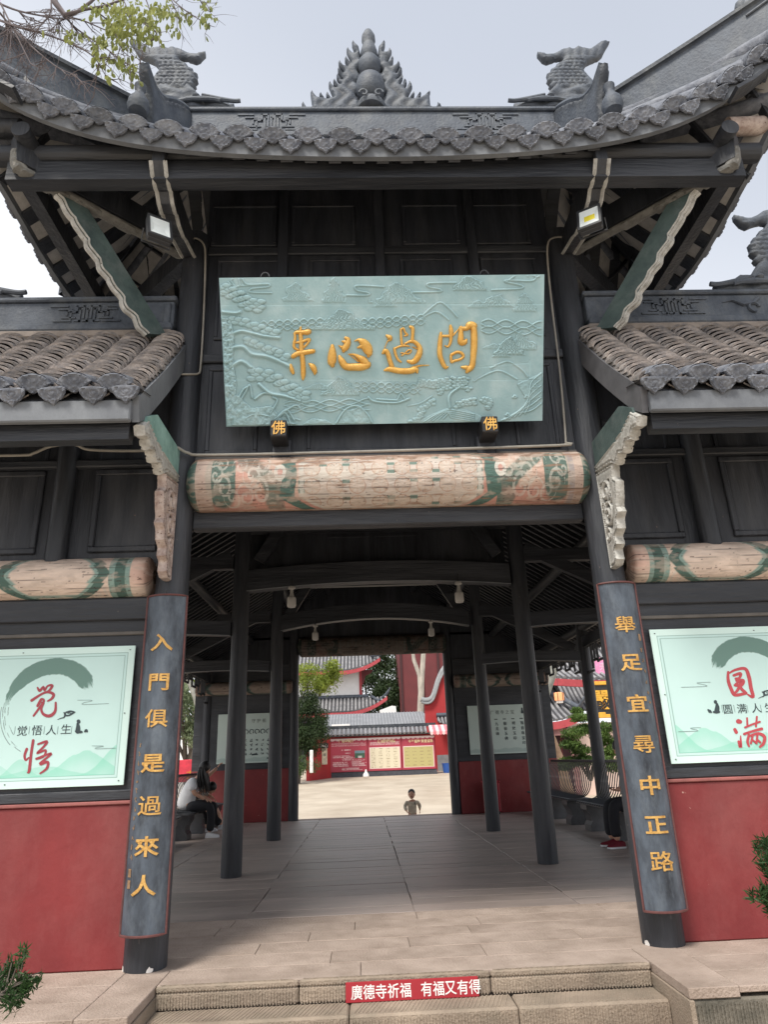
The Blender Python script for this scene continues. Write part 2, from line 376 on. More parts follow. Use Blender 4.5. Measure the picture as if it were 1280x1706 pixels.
STONEG = mat('grooved_sandstone', srgb(134, 120, 106), .9, .3, 3, .6, 70, col2=srgb(170, 154, 137), objvar=.08, dust=((.18, .16, .12), .6, 3, (1, 1, 1)))
MOSSY = mat('mossy_sandstone', srgb(66, 66, 58), .95, .4, 4, .5, 60, col2=srgb(138, 130, 118), objvar=.1)
SLAB = mat('grey_floor_slab', srgb(140, 128, 122), .42, .25, 4, .3, 50, col2=srgb(178, 163, 155), stretch=(.2, 1, 1), objvar=.09, dust=((.22, .20, .19), .6, 1.4, (.5, 1, 1)))
GOLD = mat('gold_paint', srgb(214, 158, 66), .38, .2, 16, .25, 70, col2=srgb(236, 190, 104), metal=.2, cav=.45, dust=((.42, .26, .10), .35, 9, (1, 1, 1)))
SIGNB = mat('celadon_board', srgb(150, 184, 190), .6, .1, 5, .1, 60, col2=srgb(168, 200, 205), cav=.28, dust=((.56, .66, .68), .35, 5, (1, 1, 1)))
DIM = mat('dark_metal', (.03, .032, .036), .4, .2)
CABLE = mat('pale_conduit', srgb(150, 146, 138), .6, .2)
# ------------------------------------------------------------------ ground, platform, steps, floor
CX = 1.82                      # half spacing of the front columns
def ground_z(y):
    return -.55 if y < 17 else -.55+(min(y, 60)-17)*.0415
PAVE = mat('courtyard_concrete', srgb(166, 152, 134), .8, .2, .55, .15, 8, col2=srgb(196, 184, 166))
ys = [-60, -20, -8, -3, 0, 6, 12, 17]+list(np.arange(19, 62, 2.))+[80, 200, 500]; xs = [-400, -100, -40, -20, -10, 0, 10, 20, 40, 100, 400]
g = MB(); g.grid([(x, y, ground_z(y)) for y in ys for x in xs], len(xs), len(ys)); g.build('ground', PAVE, None, 30, kind='structure')
# stone platform body
pb = MB(); pb.box((-6.2, -.9, -.56), (-1.635, 1.42, -.037)); pb.box((1.565, -.9, -.56), (6.2, 1.42, -.037)); pb.box((-1.632, -.398, -.56), (1.562, 1.42, -.038))
pb.box((-4.9, 1.42, -.56), (4.9, 12.55, -.03)); plat = pb.build('platform', mat('platform_fill', (.26, .21, .18)), None, kind='structure')
def slab(parent, name, x0, x1, y0, y1, z0, z1, m, gap=.0016, jz=.0015, bev=.004):
    j = random.uniform(-jz, jz); mb = MB(); mb.bbox((x0+gap, y0+gap, z0), (x1-gap, y1-gap, z1+j), bev); return mb.build(name, m, parent, 30)
# paving rows of the platform front (grooved near the edge), staggered joints
rows = [(-.43, -.10), (-.10, .22), (.22, .53), (.53, .83), (.83, 1.13), (1.13, 1.42)]
for ri, (y0, y1) in enumerate(rows):
    x = -1.62 if ri == 0 else -4.6+random.uniform(-.25, 0); end = 1.55 if ri == 0 else 4.6
    while x < end-.05:
        w = random.uniform(1.0, 1.9); x1 = min(end, x+w); x1 = end if end-x1 < .35 else x1
        slab(plat, 'paving_stone', x, x1, y0, y1, -.035, 0, STONE); x = x1
for sgn in (-1, 1):
    e0 = 1.62 if sgn < 0 else 1.55
    for ri, (y0, y1) in enumerate([(-.98, -.68), (-.68, -.36), (-.36, -.02)]):
        x = e0+(.30 if ri < 3 else 0)
        while x < 5.8:
            w = random.uniform(.55, 1.1); a, b = (x, x+w); xx = (a, b) if sgn > 0 else (-b, -a)
            slab(plat, 'paving_stone', xx[0], xx[1], y0, y1, -.035, 0, STONE); x += w
    xx = (e0, e0+.30) if sgn > 0 else (-e0-.30, -e0)
    slab(plat, 'cheek_stone', xx[0], xx[1], -.985, -.02, -.055, 0, STONE)
    # retaining blocks below the edge, tooled face
    x = e0
    while x < 5.8:
        w = random.uniform(.8, 1.3); xx = (x, x+w) if sgn > 0 else (-x-w, -x)
        mb = MB(); mb.bbox((xx[0]+.004, -.975, -.56), (xx[1]-.004, -.8, -.058), .012)
        k = int((xx[1]-xx[0])/.022)
        for i in range(k):
            a = xx[0]+.02+i*.022+random.uniform(-.003, .003); mb.box((a, -.981, -.55), (a+.010, -.973, -.075-random.random()*.02))
        mb.build('retaining_stone', MOSSY, plat); x += w
    mb = MB(); x = (-1.62 if sgn < 0 else 1.55)-.008*sgn; mb.bbox((min(x, x+.03*sgn), -1.0, -.56), (max(x, x+.03*sgn), -.42, -.057), .004); mb.build('cheek_side', STONEG, plat)
# steps: risers and treads as blocks with tooled grooves
def step_block(x0, x1, ye, yb, z0, z1, name='step_stone'):
    mb = MB(); mb.bbox((x0+.003, ye, z0), (x1-.003, yb, z1), .012); k = int((x1-x0)/.019)
    for i in range(k):      # vertical tooling on the riser
        a = x0+.012+i*.019+random.uniform(-.002, .002)
        if a+.009 > x1-.01: break
        mb.box((a, ye-.005, z0+.004), (a+.009, ye+.002, z1-.018-random.random()*.006))
    k = int((yb-ye)/.022)
    kx = int((x1-x0)/.026)
    for i in range(kx):     # slanted tooling on the tread
        a = x0+.02+i*.026+random.uniform(-.003, .003); s = .06
        if a+s > x1-.02: break
        y0_, y1_ = ye+.03, min(yb-.01, ye+.30)
        mb.prism([(a, y0_), (a+.010, y0_), (a+.010+s, y1_), (a+s, y1_)], (0, 0, z1+.0005), (1, 0, 0), (0, 1, 0), (0, 0, 1), .005)
    return mb.build(name, STONEG, plat)
for (x0, x1) in ((-1.62, -.72), (-.72, .50), (.50, 1.545)):
    step_block(x0, x1, -.455, -.40, -.13, -.036)
for (x0, x1) in ((-1.62, -.40), (-.40, .62), (.62, 1.545)):
    step_block(x0, x1, -.70, -.455, -.28, -.131)
for (x0, x1) in ((-1.62, -.9), (-.9, .3), (.3, 1.545)):
    step_block(x0, x1, -.98, -.70, -.42, -.281)
for (x0, x1) in ((-1.62, -.5), (-.5, .8), (.8, 1.545)):
    step_block(x0, x1, -1.27, -.98, -.56, -.421)
# edging lip of the top step (tooled strip)
for (x0, x1) in ((-1.62, -.72), (-.72, .50), (.50, 1.545)):
    step_block(x0, x1, -.455, -.43, -.036, -.002, 'edge_stone')
# interior floor of long grey slabs
fl = empty('floor', (0, 6, 0), kind='structure'); cols_x = [-4.55, -2.9, -1.35, .15, 1.65, 3.1, 4.55]
n = 34; dy = (12.0-1.42)/n
fm = {}
for r in range(n):
    y0 = 1.42+r*dy
    for i in range(len(cols_x)-1):
        sh = (.0 if r % 2 else .0); x0, x1 = cols_x[i]+random.uniform(-.01, .01), cols_x[i+1]
        j = random.uniform(-.002, .002); mb = MB(); mb.bbox((x0+.003, y0+.003, -.03), (x1-.003, y0+dy-.003, -.001+j), .004)
        mb.build('floor_slab', SLAB, fl)
MB().box((-4.6, 12.0, -.1), (4.6, 12.35, .004)).build('threshold_stone', STONE, fl)
for k in range(3):
    MB().bbox((-4.2, 12.35+k*.32, -.56), (4.2, 12.67+k*.32, -.13-k*.14), .01).build('rear_step', STONE, plat)

# ------------------------------------------------------------------ the gate
gate = empty('gate_pavilion', (0, 0, 0), label='dark timbered temple gate with upturned tiled roofs, painted beams and red side walls', cat='gate')
def column(x, y, r0, r1, z1, m=WOOD, zb=0, n=28):
    mb = MB(); prof = [(r0*1.0, 0), (r0, .02)]+[(r0+(r1-r0)*t+.004*math.sin(t*9), z1*t) for t in np.linspace(.05, 1, 14)]
    mb.lathe(prof, n, (x, y, zb)); return mb.build('column', m, gate, 40)
for s in (-1, 1):
    column(s*CX, 0, .146, .120, 6.25)
    column(s*4.55, 0, .14, .12, 5.0)
INNER = [(-1.94, 3.89), (1.99, 3.90), (-1.92, 7.9), (2.03, 7.95), (-1.98, 12.0), (1.90, 12.05)]
for x, y in INNER: column(x, y, .128, .108, 4.66 if y < 12 else 5.0)
for s in (-1, 1):
    for y in (3.9, 7.9, 12.0): column(s*4.1, y, .12, .105, 3.72)
    column(s*4.1, .25, .12, .105, 3.7)
# peeled paint at the column foot
for s, a0 in ((-1, 3.6), (-1, 5.2), (1, 3.5)):
    mb = MB(); R_ = .148
    poly = [(a0+random.uniform(-.02, .02)+.16*math.cos(t), max(.001, .012+random.uniform(.5, 1)*.026*math.sin(t))) for t in np.linspace(0, 2*PI, 14, endpoint=False)]
    v = [(s*CX+R_*math.cos(a), R_*math.sin(a), z) for a, z in poly]; mb.add(v, [tuple(range(14))]); mb.build('paint_chip', mat('bare_plaster', srgb(215, 212, 208), .9), gate)

# painted round beams: colours laid out along the length (u) and round the girth (w)
PB = mat('painted_beam_wood', (.5, .4, .35), .82, .22, 9, .5, 45, attr=True, stretch=(.35, 1, 1))
cream, pink, grn, grn2, pale = [np.array(srgb(*c)) for c in ((208, 182, 164), (194, 142, 130), (84, 112, 104), (140, 166, 158), (208, 204, 194))]
woodc = np.array(srgb(150, 118, 98)); darkc = np.array(srgb(70, 48, 44))
def layer(rgb, col, a): return rgb*(1-a[:, None])+np.array(col)*a[:, None]
def weather(rgb, x, h, seed, am=1):
    """flaking along the upper edge, drying cracks, chips"""
    a = fbm(x*5, h*14, 4, seed); rgb = layer(rgb, woodc, sstep(.50, .72, a+.42*sstep(.05, .75, h)-.10)*.85*am)
    c = fbm(x*26, h*40, 3, seed+5); rgb = layer(rgb, darkc, sstep(.74, .79, c)*.75)
    cr = np.zeros_like(x)
    for k in range(13):
        hk = -.95+k*.155+.03*(fbm(x*.8, x*0+k, 2, k)-.5)*4; cr = np.maximum(cr, sstep(.010, .002, np.abs(h-hk))*(vnoise(x*1.7, x*0+k*3.1, seed) > .38))
    rgb = layer(rgb, (.05, .04, .04), cr*.75)
    rgb = layer(rgb, np.array(srgb(206, 188, 174)), sstep(.52, .68, fbm(x*11, h*7, 4, seed+13))*.45)
    return rgb*(.86+.28*fbm(x*9, h*9, 4, seed+9))[:, None]
def spiral(x, h, cx, cy, R, turns=1.6, hand=1):
    """line of a scroll: 1 on the line"""
    dx, dy_ = x-cx, (h-cy); r = np.hypot(dx, dy_); th = np.arctan2(dy_, dx)*hand
    ph = (th/(2*PI)-r/R*turns) % 1; return ((np.abs(ph-.5) < .17) & (r < R)).astype(float)
def main_pat(U, V):
    x = (U-.5)*3.5; w = (V-.25)*4     # w: -1 underside .. 0 front .. 1 top
    h = w; ax = np.abs(x); n_ = (fbm(x*6, h*6, 3, 3)-.5)*.05
    rgb = np.tile(cream, (len(x), 1))
    rgb = layer(rgb, pink, sstep(.25, .6, fbm(x*2.2, h*1.5, 3, 11))*.9)
    # centre field
    hw = .78-.22*np.clip((np.abs(h+.12)-.42)/.5, 0, 1)**1.0+n_*.3; fin = sstep(.008, -.008, ax-hw)
    band = sstep(.012, 0, np.abs(ax-(hw+.07+.05*np.abs(h)))-.055); rgb = layer(rgb, grn, band)
    rgb = layer(rgb, pale*.95, fin*.8)
    gx = (x/.19) % 1-.5; gy = ((h+.1)/.42) % 1-.5; row = np.floor((h+.1)/.42)
    fr = np.hypot(gx*.19, gy*.16); ros = (fr < .072); rr = (fr/.072)
    rgb = layer(rgb, np.array(srgb(206, 178, 156)), fin*ros*(.22+.2*np.cos(np.arctan2(gy, gx)*8)*(rr > .3)))
    rgb = layer(rgb, np.array(srgb(176, 140, 122)), fin*ros*((np.abs(rr-.95) < .07)*.8+(np.abs(np.sin(np.arctan2(gy, gx)*4)) < .1)*.5).clip(0, 1))
    gx2 = ((x/.19)+.5) % 1-.5; gy2 = (((h+.1)/.21)) % 1-.5
    sq = (np.abs(gx2) < .17)*(np.abs(gy2) < .24); rgb = layer(rgb, np.array(srgb(92, 124, 114)), fin*sq*(vnoise(np.floor(x/.19+.5), np.floor((h+.1)/.21), 5) > .55)*.85)
    rgb = layer(rgb, np.array(srgb(190, 170, 150)), fin*((np.abs(np.abs(gx2)-.26) < .05)*(np.abs(gy2) < .36))*.35)
    rgb = layer(rgb, pale, sstep(.012, .0, np.abs(ax-hw+.03)-.012)*.8)
    # side fields: green clouds with pale scrolls
    for sg in (-1, 1):
        xs_ = x*sg
        b = sstep(.03, 0, np.abs(xs_-(1.08+.20*h+.05*np.sin(h*5)))-.085-n_)*(xs_ > .9); rgb = layer(rgb, grn*1.05, b*.9*(.35+.9*vnoise(x*7, h*6, 78)).clip(0, 1))
        b = sstep(.03, 0, np.hypot((xs_-1.42)/1.0, (h+.05)*.16)-.115)*(xs_ > 1.30); rgb = layer(rgb, grn, b*.95)
        sp = np.zeros_like(x)
        for (cx, cy, R) in ((1.08, .28, .085), (1.00, .02, .07), (1.16, -.02, .08), (1.10, -.42, .09), (1.22, -.52, .08), (1.33, -.55, .075), (1.40, -.30, .075), (1.46, .0, .07), (1.42, .30, .065), (1.26, .25, .07)):
            sp = np.maximum(sp, spiral(xs_, h*.235+0*h, cx, cy*.235, R, 1.4, 1 if int(cx*100) % 2 else -1))
        rgb = layer(rgb, pale*1.0, sp*.62*(.5+.7*vnoise(x*16, h*9, 77)))
        r1 = np.hypot(xs_-.93, (h-.05)*.235); rgb = layer(rgb, pale, (r1 < .05)*.9); rgb = layer(rgb, pink, (r1 < .022)*.9)
    rgb = layer(rgb, np.array(srgb(188, 172, 160)), (ax > 1.50)*.8); rgb = layer(rgb, np.array(srgb(150, 146, 150)), ((ax > 1.515) & (ax < 1.56) & (x > 0))*.6)
    rgb = layer(rgb, grn*.95, (ax > 1.635).astype(float))
    return weather(rgb, x, h, 21)
def round_beam(name, x0, x1, yc, zc, r, pat, nu, nv, taper=.12, parent=gate):
    Lh = x1-x0
    def pos(U, V):
        x = x0+U*Lh; e = np.minimum(U, 1-U)*Lh/taper; rr = r*np.where(e < 1, np.sqrt(np.clip(1-(1-e)**2, .12, 1)), 1)
        a = -PI/2-(V-.0)*2*PI+PI*0   # V=0 underside
        a = -PI/2 - V*2*PI
        rr = rr*(1+.006*np.sin(a*7+x*2)); return np.stack([x, yc+rr*np.cos(a), zc+rr*np.sin(a)], 1)
    return painted(name, nu, nv, pos, pat, PB, parent, True)
beamM = round_beam('painted_beam', -1.75, 1.77, 0, 3.575, .235, main_pat, 1100, 190)
def side_pat(x0s, flip):
    def f(U, V):
        x = (U if not flip else 1-U)*2.6          # distance from the inner end
        h = (V-.25)*4; n_ = (fbm(x*5+9*flip, h*3, 3, 8)-.5)*.05
        rgb = np.tile(np.array(srgb(228, 208, 192)), (len(x), 1)); rgb = layer(rgb, pink*1.25, sstep(.45, .75, fbm(x*1.7+3, h*1.2, 3, 31))*.45)
        sp = np.zeros_like(x)
        for cx in (.42, .50, 1.44, 1.54, 1.62): sp = np.maximum(sp, spiral(x, h*.165, cx, -.05+.1*math.sin(cx*9), .10, 1.8))
        rgb = layer(rgb, pale, sp*.55)
        rgb = layer(rgb, grn2, sstep(.006, 0, np.abs(x-.245)-.085)); rgb = layer(rgb, grn, sstep(.006, 0, np.abs(x-.24)-.04))
        for c0, hw in ((.80, .35), (1.85, .36)):
            e = np.abs(x-c0); lim = hw-.22*np.clip((np.abs(h)-.25)/.75, 0, 1)**1.3+.03*np.cos(h*9)*(np.abs(h) < .3)
            rgb = layer(rgb, grn, sstep(.01, 0, np.abs(e-lim-.045)-.045)*(np.abs(h) < 1)); rgb = layer(rgb, grn2*1.1, sstep(.006, 0, np.abs(e-lim+.018)-.02))
            rgb = layer(rgb, np.array(srgb(232, 212, 198)), sstep(.01, -.01, e-lim+.03)*.8)
            m_ = (e < lim); rgb = layer(rgb, grn2, m_*sstep(.10, .06, np.abs(h+.80))*.9); rgb = layer(rgb, grn, (e < lim+.05)*sstep(.05, .03, np.abs(h+.96))*.9)
        rgb = layer(rgb, np.array(srgb(120, 92, 80)), sstep(.12, 0, x)*.7)
        return weather(rgb, x+flip*7, h, 41+flip, .35)
    return f
round_beam('painted_beam', -4.48, -1.97, 0, 2.775, .165, side_pat(0, 1), 620, 130, .05)
round_beam('painted_beam', 1.97, 4.48, 0, 2.775, .165, side_pat(0, 0), 620, 130, .05)
# dark lintel under the main beam, dark rails above and below
MB().bbox((-1.70, .04, 3.20), (1.70, .16, 3.36), .01).build('lintel', WOODH, gate)
# upper facade of planks and framed panels
def framed_panel(x0, x1, z0, z1, y=.0, fr=.035, dep=.02, parent=gate):
    """recessed board in a raised moulding"""
    f = MB()
    for a, b in (((x0, y-dep, z0), (x1, y, z0+fr)), ((x0, y-dep, z1-fr), (x1, y, z1)), ((x0, y-dep, z0+fr), (x0+fr, y, z1-fr)), ((x1-fr, y-dep, z0+fr), (x1, y, z1-fr))): f.bbox(a, b, .008)
    o = f.build('panel_frame', WOODP, parent); MB().box((x0+fr, y-.006, z0+fr), (x1-fr, y, z1-fr)).build('panel_board', WOODP, o); return o
fac = MB(); fac.box((-1.72, .0, 3.78), (1.72, .07, 7.3)); fac.build('facade_wall', WOODP, gate)
for x0, x1 in ((-1.68, -1.03), (-.88, -.24), (.24, .82), (.955, 1.54)): framed_panel(x0, x1, 6.14, 6.66)
for x0, x1 in ((-1.60, -.98), (-.70, -.20), (.20, .72), (1.0, 1.56)): framed_panel(x0, x1, 5.05, 5.98)
for x0, x1 in ((-1.62, -1.16), (-.72, .62), (1.17, 1.56)): framed_panel(x0, x1, 3.87, 4.75)
for x in (-.96, 0., .93): MB().bbox((x-.05, -.05, 4.8), (x+.05, -.001, 7.2), .01).build('stud', WOODP, gate)
for z in (4.80, 6.02): MB().bbox((-1.7, -.035, z), (1.7, -.001, z+.09), .01).build('rail', WOODH, gate)
MB().bbox((-1.70, -.03, 3.78), (1.70, .0, 3.84), .01).build('rail', mat('grey_rail', srgb(96, 92, 88), .7), gate)
# purlins and dark beams under the main eave
for y, z in ((-1.04, 5.98), (1.04, 5.98)):
    MB().beam((-3.12, y, z), (3.12, y, z), .13, .19).build('purlin', WOODH, gate)
    MB().tube([(-3.3, y-.02, z+.20), (3.3, y-.02, z+.20)], .085, 14).build('purlin', WOODH, gate, 40)
for s in (-1, 1):
    MB().beam((s*3.0, -1.0, 6.0), (s*3.0, 1.0, 6.0), .11, .17).build('purlin', WOOD, gate)
# side bays: red wainscot, dark frame, upper panels
for s in (-1, 1):
    def X(a, b): return (a, b) if s > 0 else (-b, -a)
    a, b = X(1.86, 4.5); nx, nz_ = 60, 26
    MB().bbox((a, -.03, 0), (b, .25, 1.05), .01).build('red_wall', REDW, gate)
    MB().bbox((a, -.045, 1.05), (b, .2, 1.075), .006).build('wall_capping', mat('red_capping', srgb(150, 92, 88), .8), gate)
    MB().box((a, -.0, 1.075), (b, .15, 2.62)).build('wall_board', WOODH, gate)
    MB().bbox((a, -.03, 2.42), (b, .0, 2.60), .01).build('rail', WOODH, gate)
    MB().bbox((a+.12, -.018, 2.30), (b, .0, 2.33), .006).build('rail', mat('grey_rail', (.1, .1, .1)), gate)
    MB().bbox((a, -.03, 1.075), (b, .0, 1.15), .01).build('rail', WOODH, gate)
    MB().box((a, .02, 2.9), (b, .12, 5.2)).build('facade_wall', WOODP, gate)
    x0, x1 = X(2.62, 2.87) if s > 0 else X(2.66, 2.92)
    MB().tube([((x0+x1)/2, -.03, 2.90), ((x0+x1)/2, -.02, 4.4)], .085, 12).build('post', WOOD, gate, 40)
    for (p0, p1) in ((1.98, 2.55), (2.98, 3.6), (3.72, 4.4)):
        q0, q1 = X(p0, p1); framed_panel(q0, q1, 3.00, 3.75, .02, .05, .03); framed_panel(q0, q1, 3.82, 4.15, .02, .03, .015)
    q0, q1 = X(1.95, 4.4); MB().bbox((q0, -.05, 3.76), (q1, .02, 3.83), .01).build('rail', WOODH, gate)
    q0, q1 = X(1.9, 4.6); MB().beam((q0, -.62, 3.86), (q1, -.62, 3.86), .12, .16).build('purlin', WOODH, gate)
    MB().beam((q0, -1.05, 3.56), (q1, -1.05, 3.56), .10, .12).build('purlin', WOODH, gate)
# ------------------------------------------------------------------ main roof
XC, YC, XR = 3.8, 1.60, 2.0
def lift(c, sx=1): c = abs(c); return (.40*c*c+.88*c**6)*(1.12 if sx > 0 else .86)
def eave_y(a): return 1.2+.40*a**4
def eave_x(b): return 3.25+.55*b**4
ZR, ZE = 7.25, 6.03
def front_pt(a, u, s=-1):
    X0, X1 = XR*a, XC*a; y = eave_y(a)*u; z = ZR+(ZE+lift(a, a)-ZR)*u-.07*math.sin(PI*u)
    return Vector((X0+(X1-X0)*u, s*y, z))
def side_pt(b, u, s=1):
    xe = eave_x(b); z = ZR+(ZE+lift(b, s)-ZR)*u-.07*math.sin(PI*u)
    return Vector((s*(XR+(xe-XR)*u), YC*b*u, z))
roof = empty('main_roof', (0, 0, 7), parent=gate)
sh = MB(); top = MB()
for fn, sg, fl_ in ((front_pt, -1, False), (front_pt, 1, True), (side_pt, 1, False), (side_pt, -1, True)):
    A = np.linspace(-1, 1, 41); Uu = np.linspace(0, 1.03, 12)
    sh.grid([fn(a, u, sg) for u in Uu for a in A], 41, 12, fl_)
    top.grid([fn(a, u, sg)+Vector((0, 0, .10)) for u in Uu for a in A], 41, 12, not fl_)
    eb = [fn(a, 1.03, sg) for a in A]; top.grid([p for p in eb]+[p+Vector((0, 0, .10)) for p in eb], 41, 2, fl_)
sh.build('soffit', SOFF, roof, 50); top.build('roof_bed', TILEK, roof, 50)
# rafters, running square to the eaves
def surf_z(x, y):
    ax, ay = abs(x), abs(y); b = .0; u = 0
    for _ in range(6): u = max(1e-3, (ax-XR)/(eave_x(min(1, b))-XR)); b = min(1.2, ay/(YC*u)) if u > 0 else 2
    if ax > XR and b <= 1: return side_pt(b, min(u, 1.03)).z
    a = ax/3.0
    for _ in range(8): u = ay/eave_y(min(1, a)); a = ax/(XR+(XC-XR)*u)
    return front_pt(min(a, 1), min(u, 1.03)).z
for s in (-1, 1):
    for k in range(10):                       # side rafters, each a bent plank
        y = -1.48+k*.33; flare = abs(y)/YC
        xin = 2.02+max(0, abs(y)-.3)*.75; xo = eave_x(min(1, y/YC))+.03
        if xo-xin < .15: continue
        X_ = np.linspace(xin, xo, 6); mb = MB()
        for a, b in zip(X_[:-1], X_[1:]):
            mb.beam((s*a, y, surf_z(a, y)-.022), (s*b, y+.0, surf_z(b, y)-.022), .15, .03)
        mb.build('rafter', WOODH, roof)
    for k in range(7):
        for sy in (-1, 1):
            x = 1.95+k*.30; a = x/XC; y1 = eave_y(min(1, a)); y0 = max(.02, (x-XR)*.92)
            if y1-y0 < .12: continue
            Y_ = np.linspace(y0, y1, 5); mb = MB()
            for p, q in zip(Y_[:-1], Y_[1:]): mb.beam((s*x, sy*p, surf_z(x, p)-.022), (s*x, sy*q, surf_z(x, q)-.022), .14, .03)
            mb.build('rafter', WOODH, roof)
for k in range(19):
    x = -1.8+k*.2
    for sy in (-1, 1): MB().beam((x, sy*.02, surf_z(x, .02)-.045), (x, sy*1.2, surf_z(x, 1.2)-.045), .1, .07).build('rafter', WOODH, roof)
# fascia board along the eaves
def eave_curve(which, s, n=60, z=0, out=0):
    P = []
    for t in np.linspace(-1, 1, n):
        p = front_pt(t, 1, s) if which == 'f' else side_pt(t, 1, s)
        P.append(p+(Vector((0, s*out, z)) if which == 'f' else Vector((s*out, 0, z))))
    return P
for which, s in (('f', -1), ('f', 1), ('s', 1), ('s', -1)):
    mb = MB(); rows_ = []
    for (z, o) in ((-.07, .0), (-.07, .045), (.10, .055), (.10, .0), (-.07, .0)): rows_.append(eave_curve(which, s, 60, z, o))
    for a, b in zip(rows_[:-1], rows_[1:]): mb.grid(a+b, 60, 2)
    bm = mb.build('fascia', GREYB, roof, 50)
# eave tiles: bulging cover ends above drop-shaped drips
def tile_end_mesh(name, w, h, kind):
    if kind == 'cover':
        out = [(-.52, .0), (-.42, .17), (-.28, .30), (-.12, .37), (.0, .39), (.12, .37), (.28, .30), (.42, .17), (.52, .0), (.42, -.13), (.28, -.28), (.18, -.32), (.08, -.42), (0, -.47), (-.08, -.42), (-.18, -.32), (-.28, -.28), (-.42, -.13)]
    else:
        out = [(-.5, .30), (-.3, .38), (0, .40), (.3, .38), (.5, .30), (.46, .05), (.3, -.22), (.14, -.30), (0, -.5), (-.14, -.30), (-.3, -.22), (-.46, .05)]
    out = [(a*w, b*h) for a, b in out]
    def det(X, Y):
        r = np.hypot(X/w, Y/h*.8); dd = segdist(X, Y, out, True); return np.where(dd < .010, .006, -.004)+np.where(dd > .018, .005*np.cos(np.hypot(X/w*1.3, (Y/h-.1))*30)*np.cos(np.arctan2(Y/h, X/w)*3+np.hypot(X, Y)*40), 0)
    mb = puff([out], w/20, .016, .014, (0, 0, 0), (1, 0, 0), (0, 0, 1), (0, -1, 0), det)
    # the barrel of the tile running back
    n_ = 9; bk = MB()
    pr_ = [(w*.46*math.cos(PI*j/(n_-1)), (h*.42 if kind == 'cover' else -h*.0)*math.sin(PI*j/(n_-1))*(1 if kind == 'cover' else -1)+(.0 if kind == 'cover' else h*.3)) for j in range(n_)]
    bk.grid([(a, y, b) for y in (0, .3) for a, b in pr_], n_, 2); bk.grid([(a*.9, y, b-.012) for y in (0, .3) for a, b in pr_], n_, 2, True)
    mb.add(bk.v, bk.f); return mb.mesh(name, TILEK, 35)
me_c = tile_end_mesh('end_tile', .25, .165, 'cover'); me_d = tile_end_mesh('drip_tile', .19, .135, 'drip')
def along(P, spacing, off=0):
    d = [0]
    for a, b in zip(P[:-1], P[1:]): d.append(d[-1]+(b-a).length)
    k = int((d[-1]-.1)/spacing); st = (d[-1]-k*spacing)/2+off; out = []
    for i in range(k+1):
        t = st+i*spacing
        if t > d[-1]: break
        j = max(0, min(len(P)-2, next((q for q in range(len(d)) if d[q] > t), len(d)-1)-1)); f = (t-d[j])/(d[j+1]-d[j]); out.append((P[j].lerp(P[j+1], f), (P[j+1]-P[j]).normalized()))
    return out
def tile_mats(pts, outv, tilt, jit=.012):
    r = []
    for p, t in pts:
        x = t if t.dot(Vector((1, 0, 0)) if abs(outv.y) > .5 else Vector((0, 1, 0))*outv.x) > 0 else -t
        y = -(outv-x*outv.dot(x)).normalized(); z = x.cross(y)
        Mx = Matrix((x, y, z)).transposed().to_4x4(); Mx = Mx @ Matrix.Rotation(tilt+random.uniform(-.05, .05), 4, 'X') @ Matrix.Rotation(random.uniform(-.04, .04), 4, 'Y')
        Mx.translation = p+Vector((random.uniform(-jit, jit)*.5, 0, random.uniform(-jit, jit)*.5)); r.append(Mx)
    return r
for which, s in (('f', -1), ('s', 1), ('s', -1), ('f', 1)):
    ov = Vector((0, s, 0)) if which == 'f' else Vector((s, 0, 0))
    cvs = eave_curve(which, s, 80, .095, .10); dv = eave_curve(which, s, 80, .0, .085)
    copies(me_c, 'end_tile', roof, tile_mats(along(cvs, .283), ov, .42)); copies(me_d, 'drip_tile', roof, tile_mats(along(dv, .283, .1415), ov, .42))
# cover-tile rows on the slopes (hardly seen from below)
rb = MB()
for s in (-1, 1):
    for k in range(27):
        a = -.98+k*1.96/26
        rb.tube([front_pt(a, u, s)+Vector((0, 0, .12)) for u in np.linspace(.02, 1.02, 8)], .085, 8)
    for k in range(11):
        b = -.95+k*.19; rb.tube([side_pt(b, u, s)+Vector((0, 0, .12)) for u in np.linspace(.05, 1.02, 8)], .085, 8)
rb.build('tile_rows', TILEK, roof, 50, kind='stuff')
# ridges
def fret(mb, x0, x1, z0, z1, y, dep=.012):
    """raised key-fret lines inside a frame, drawn on an 18 x 5 lattice"""
    W, H = x1-x0, z1-z0; L_ = [((0,5),(4,5)),((14,5),(18,5)),((2,4),(5,4)),((13,4),(16,4)),((1,0),(5,0)),((13,0),(17,0)),((3,1),(6,1)),((12,1),(15,1)),((4,2),(4,3.4)),((14,2),(14,3.4)),
        ((5,.6),(5,3)),((5,3),(6.4,3)),((6.4,3),(6.4,5)),((7.2,0),(7.2,4)),((8.1,1),(8.1,5)),((9,0),(9,4)),((9.9,1),(9.9,5)),((10.8,0),(10.8,4)),((7.2,0),(6.2,0)),((8.1,5),(6.4,5)),((9,0),(8.2,0)),((9.9,5),(11.8,5)),((11.8,5),(11.8,3)),((11.8,3),(13,3)),((13,3),(13,1.6)),((10.8,0),(12,0)),((7.2,4),(7.6,4)),((9,4),(9.4,4)),((10.8,4),(11.1,4)),((4,3.4),(5.4,3.4)),((12.6,3.4),(14,3.4))]
    for (a, b), (c, d) in L_:
        xa, xb = sorted((x0+a/18*W, x0+c/18*W)); za, zb = sorted((z0+b/5*H, z0+d/5*H)); t = .008
        mb.box((xa-t, y-dep, za-t), (xb+t, y+.001, zb+t))
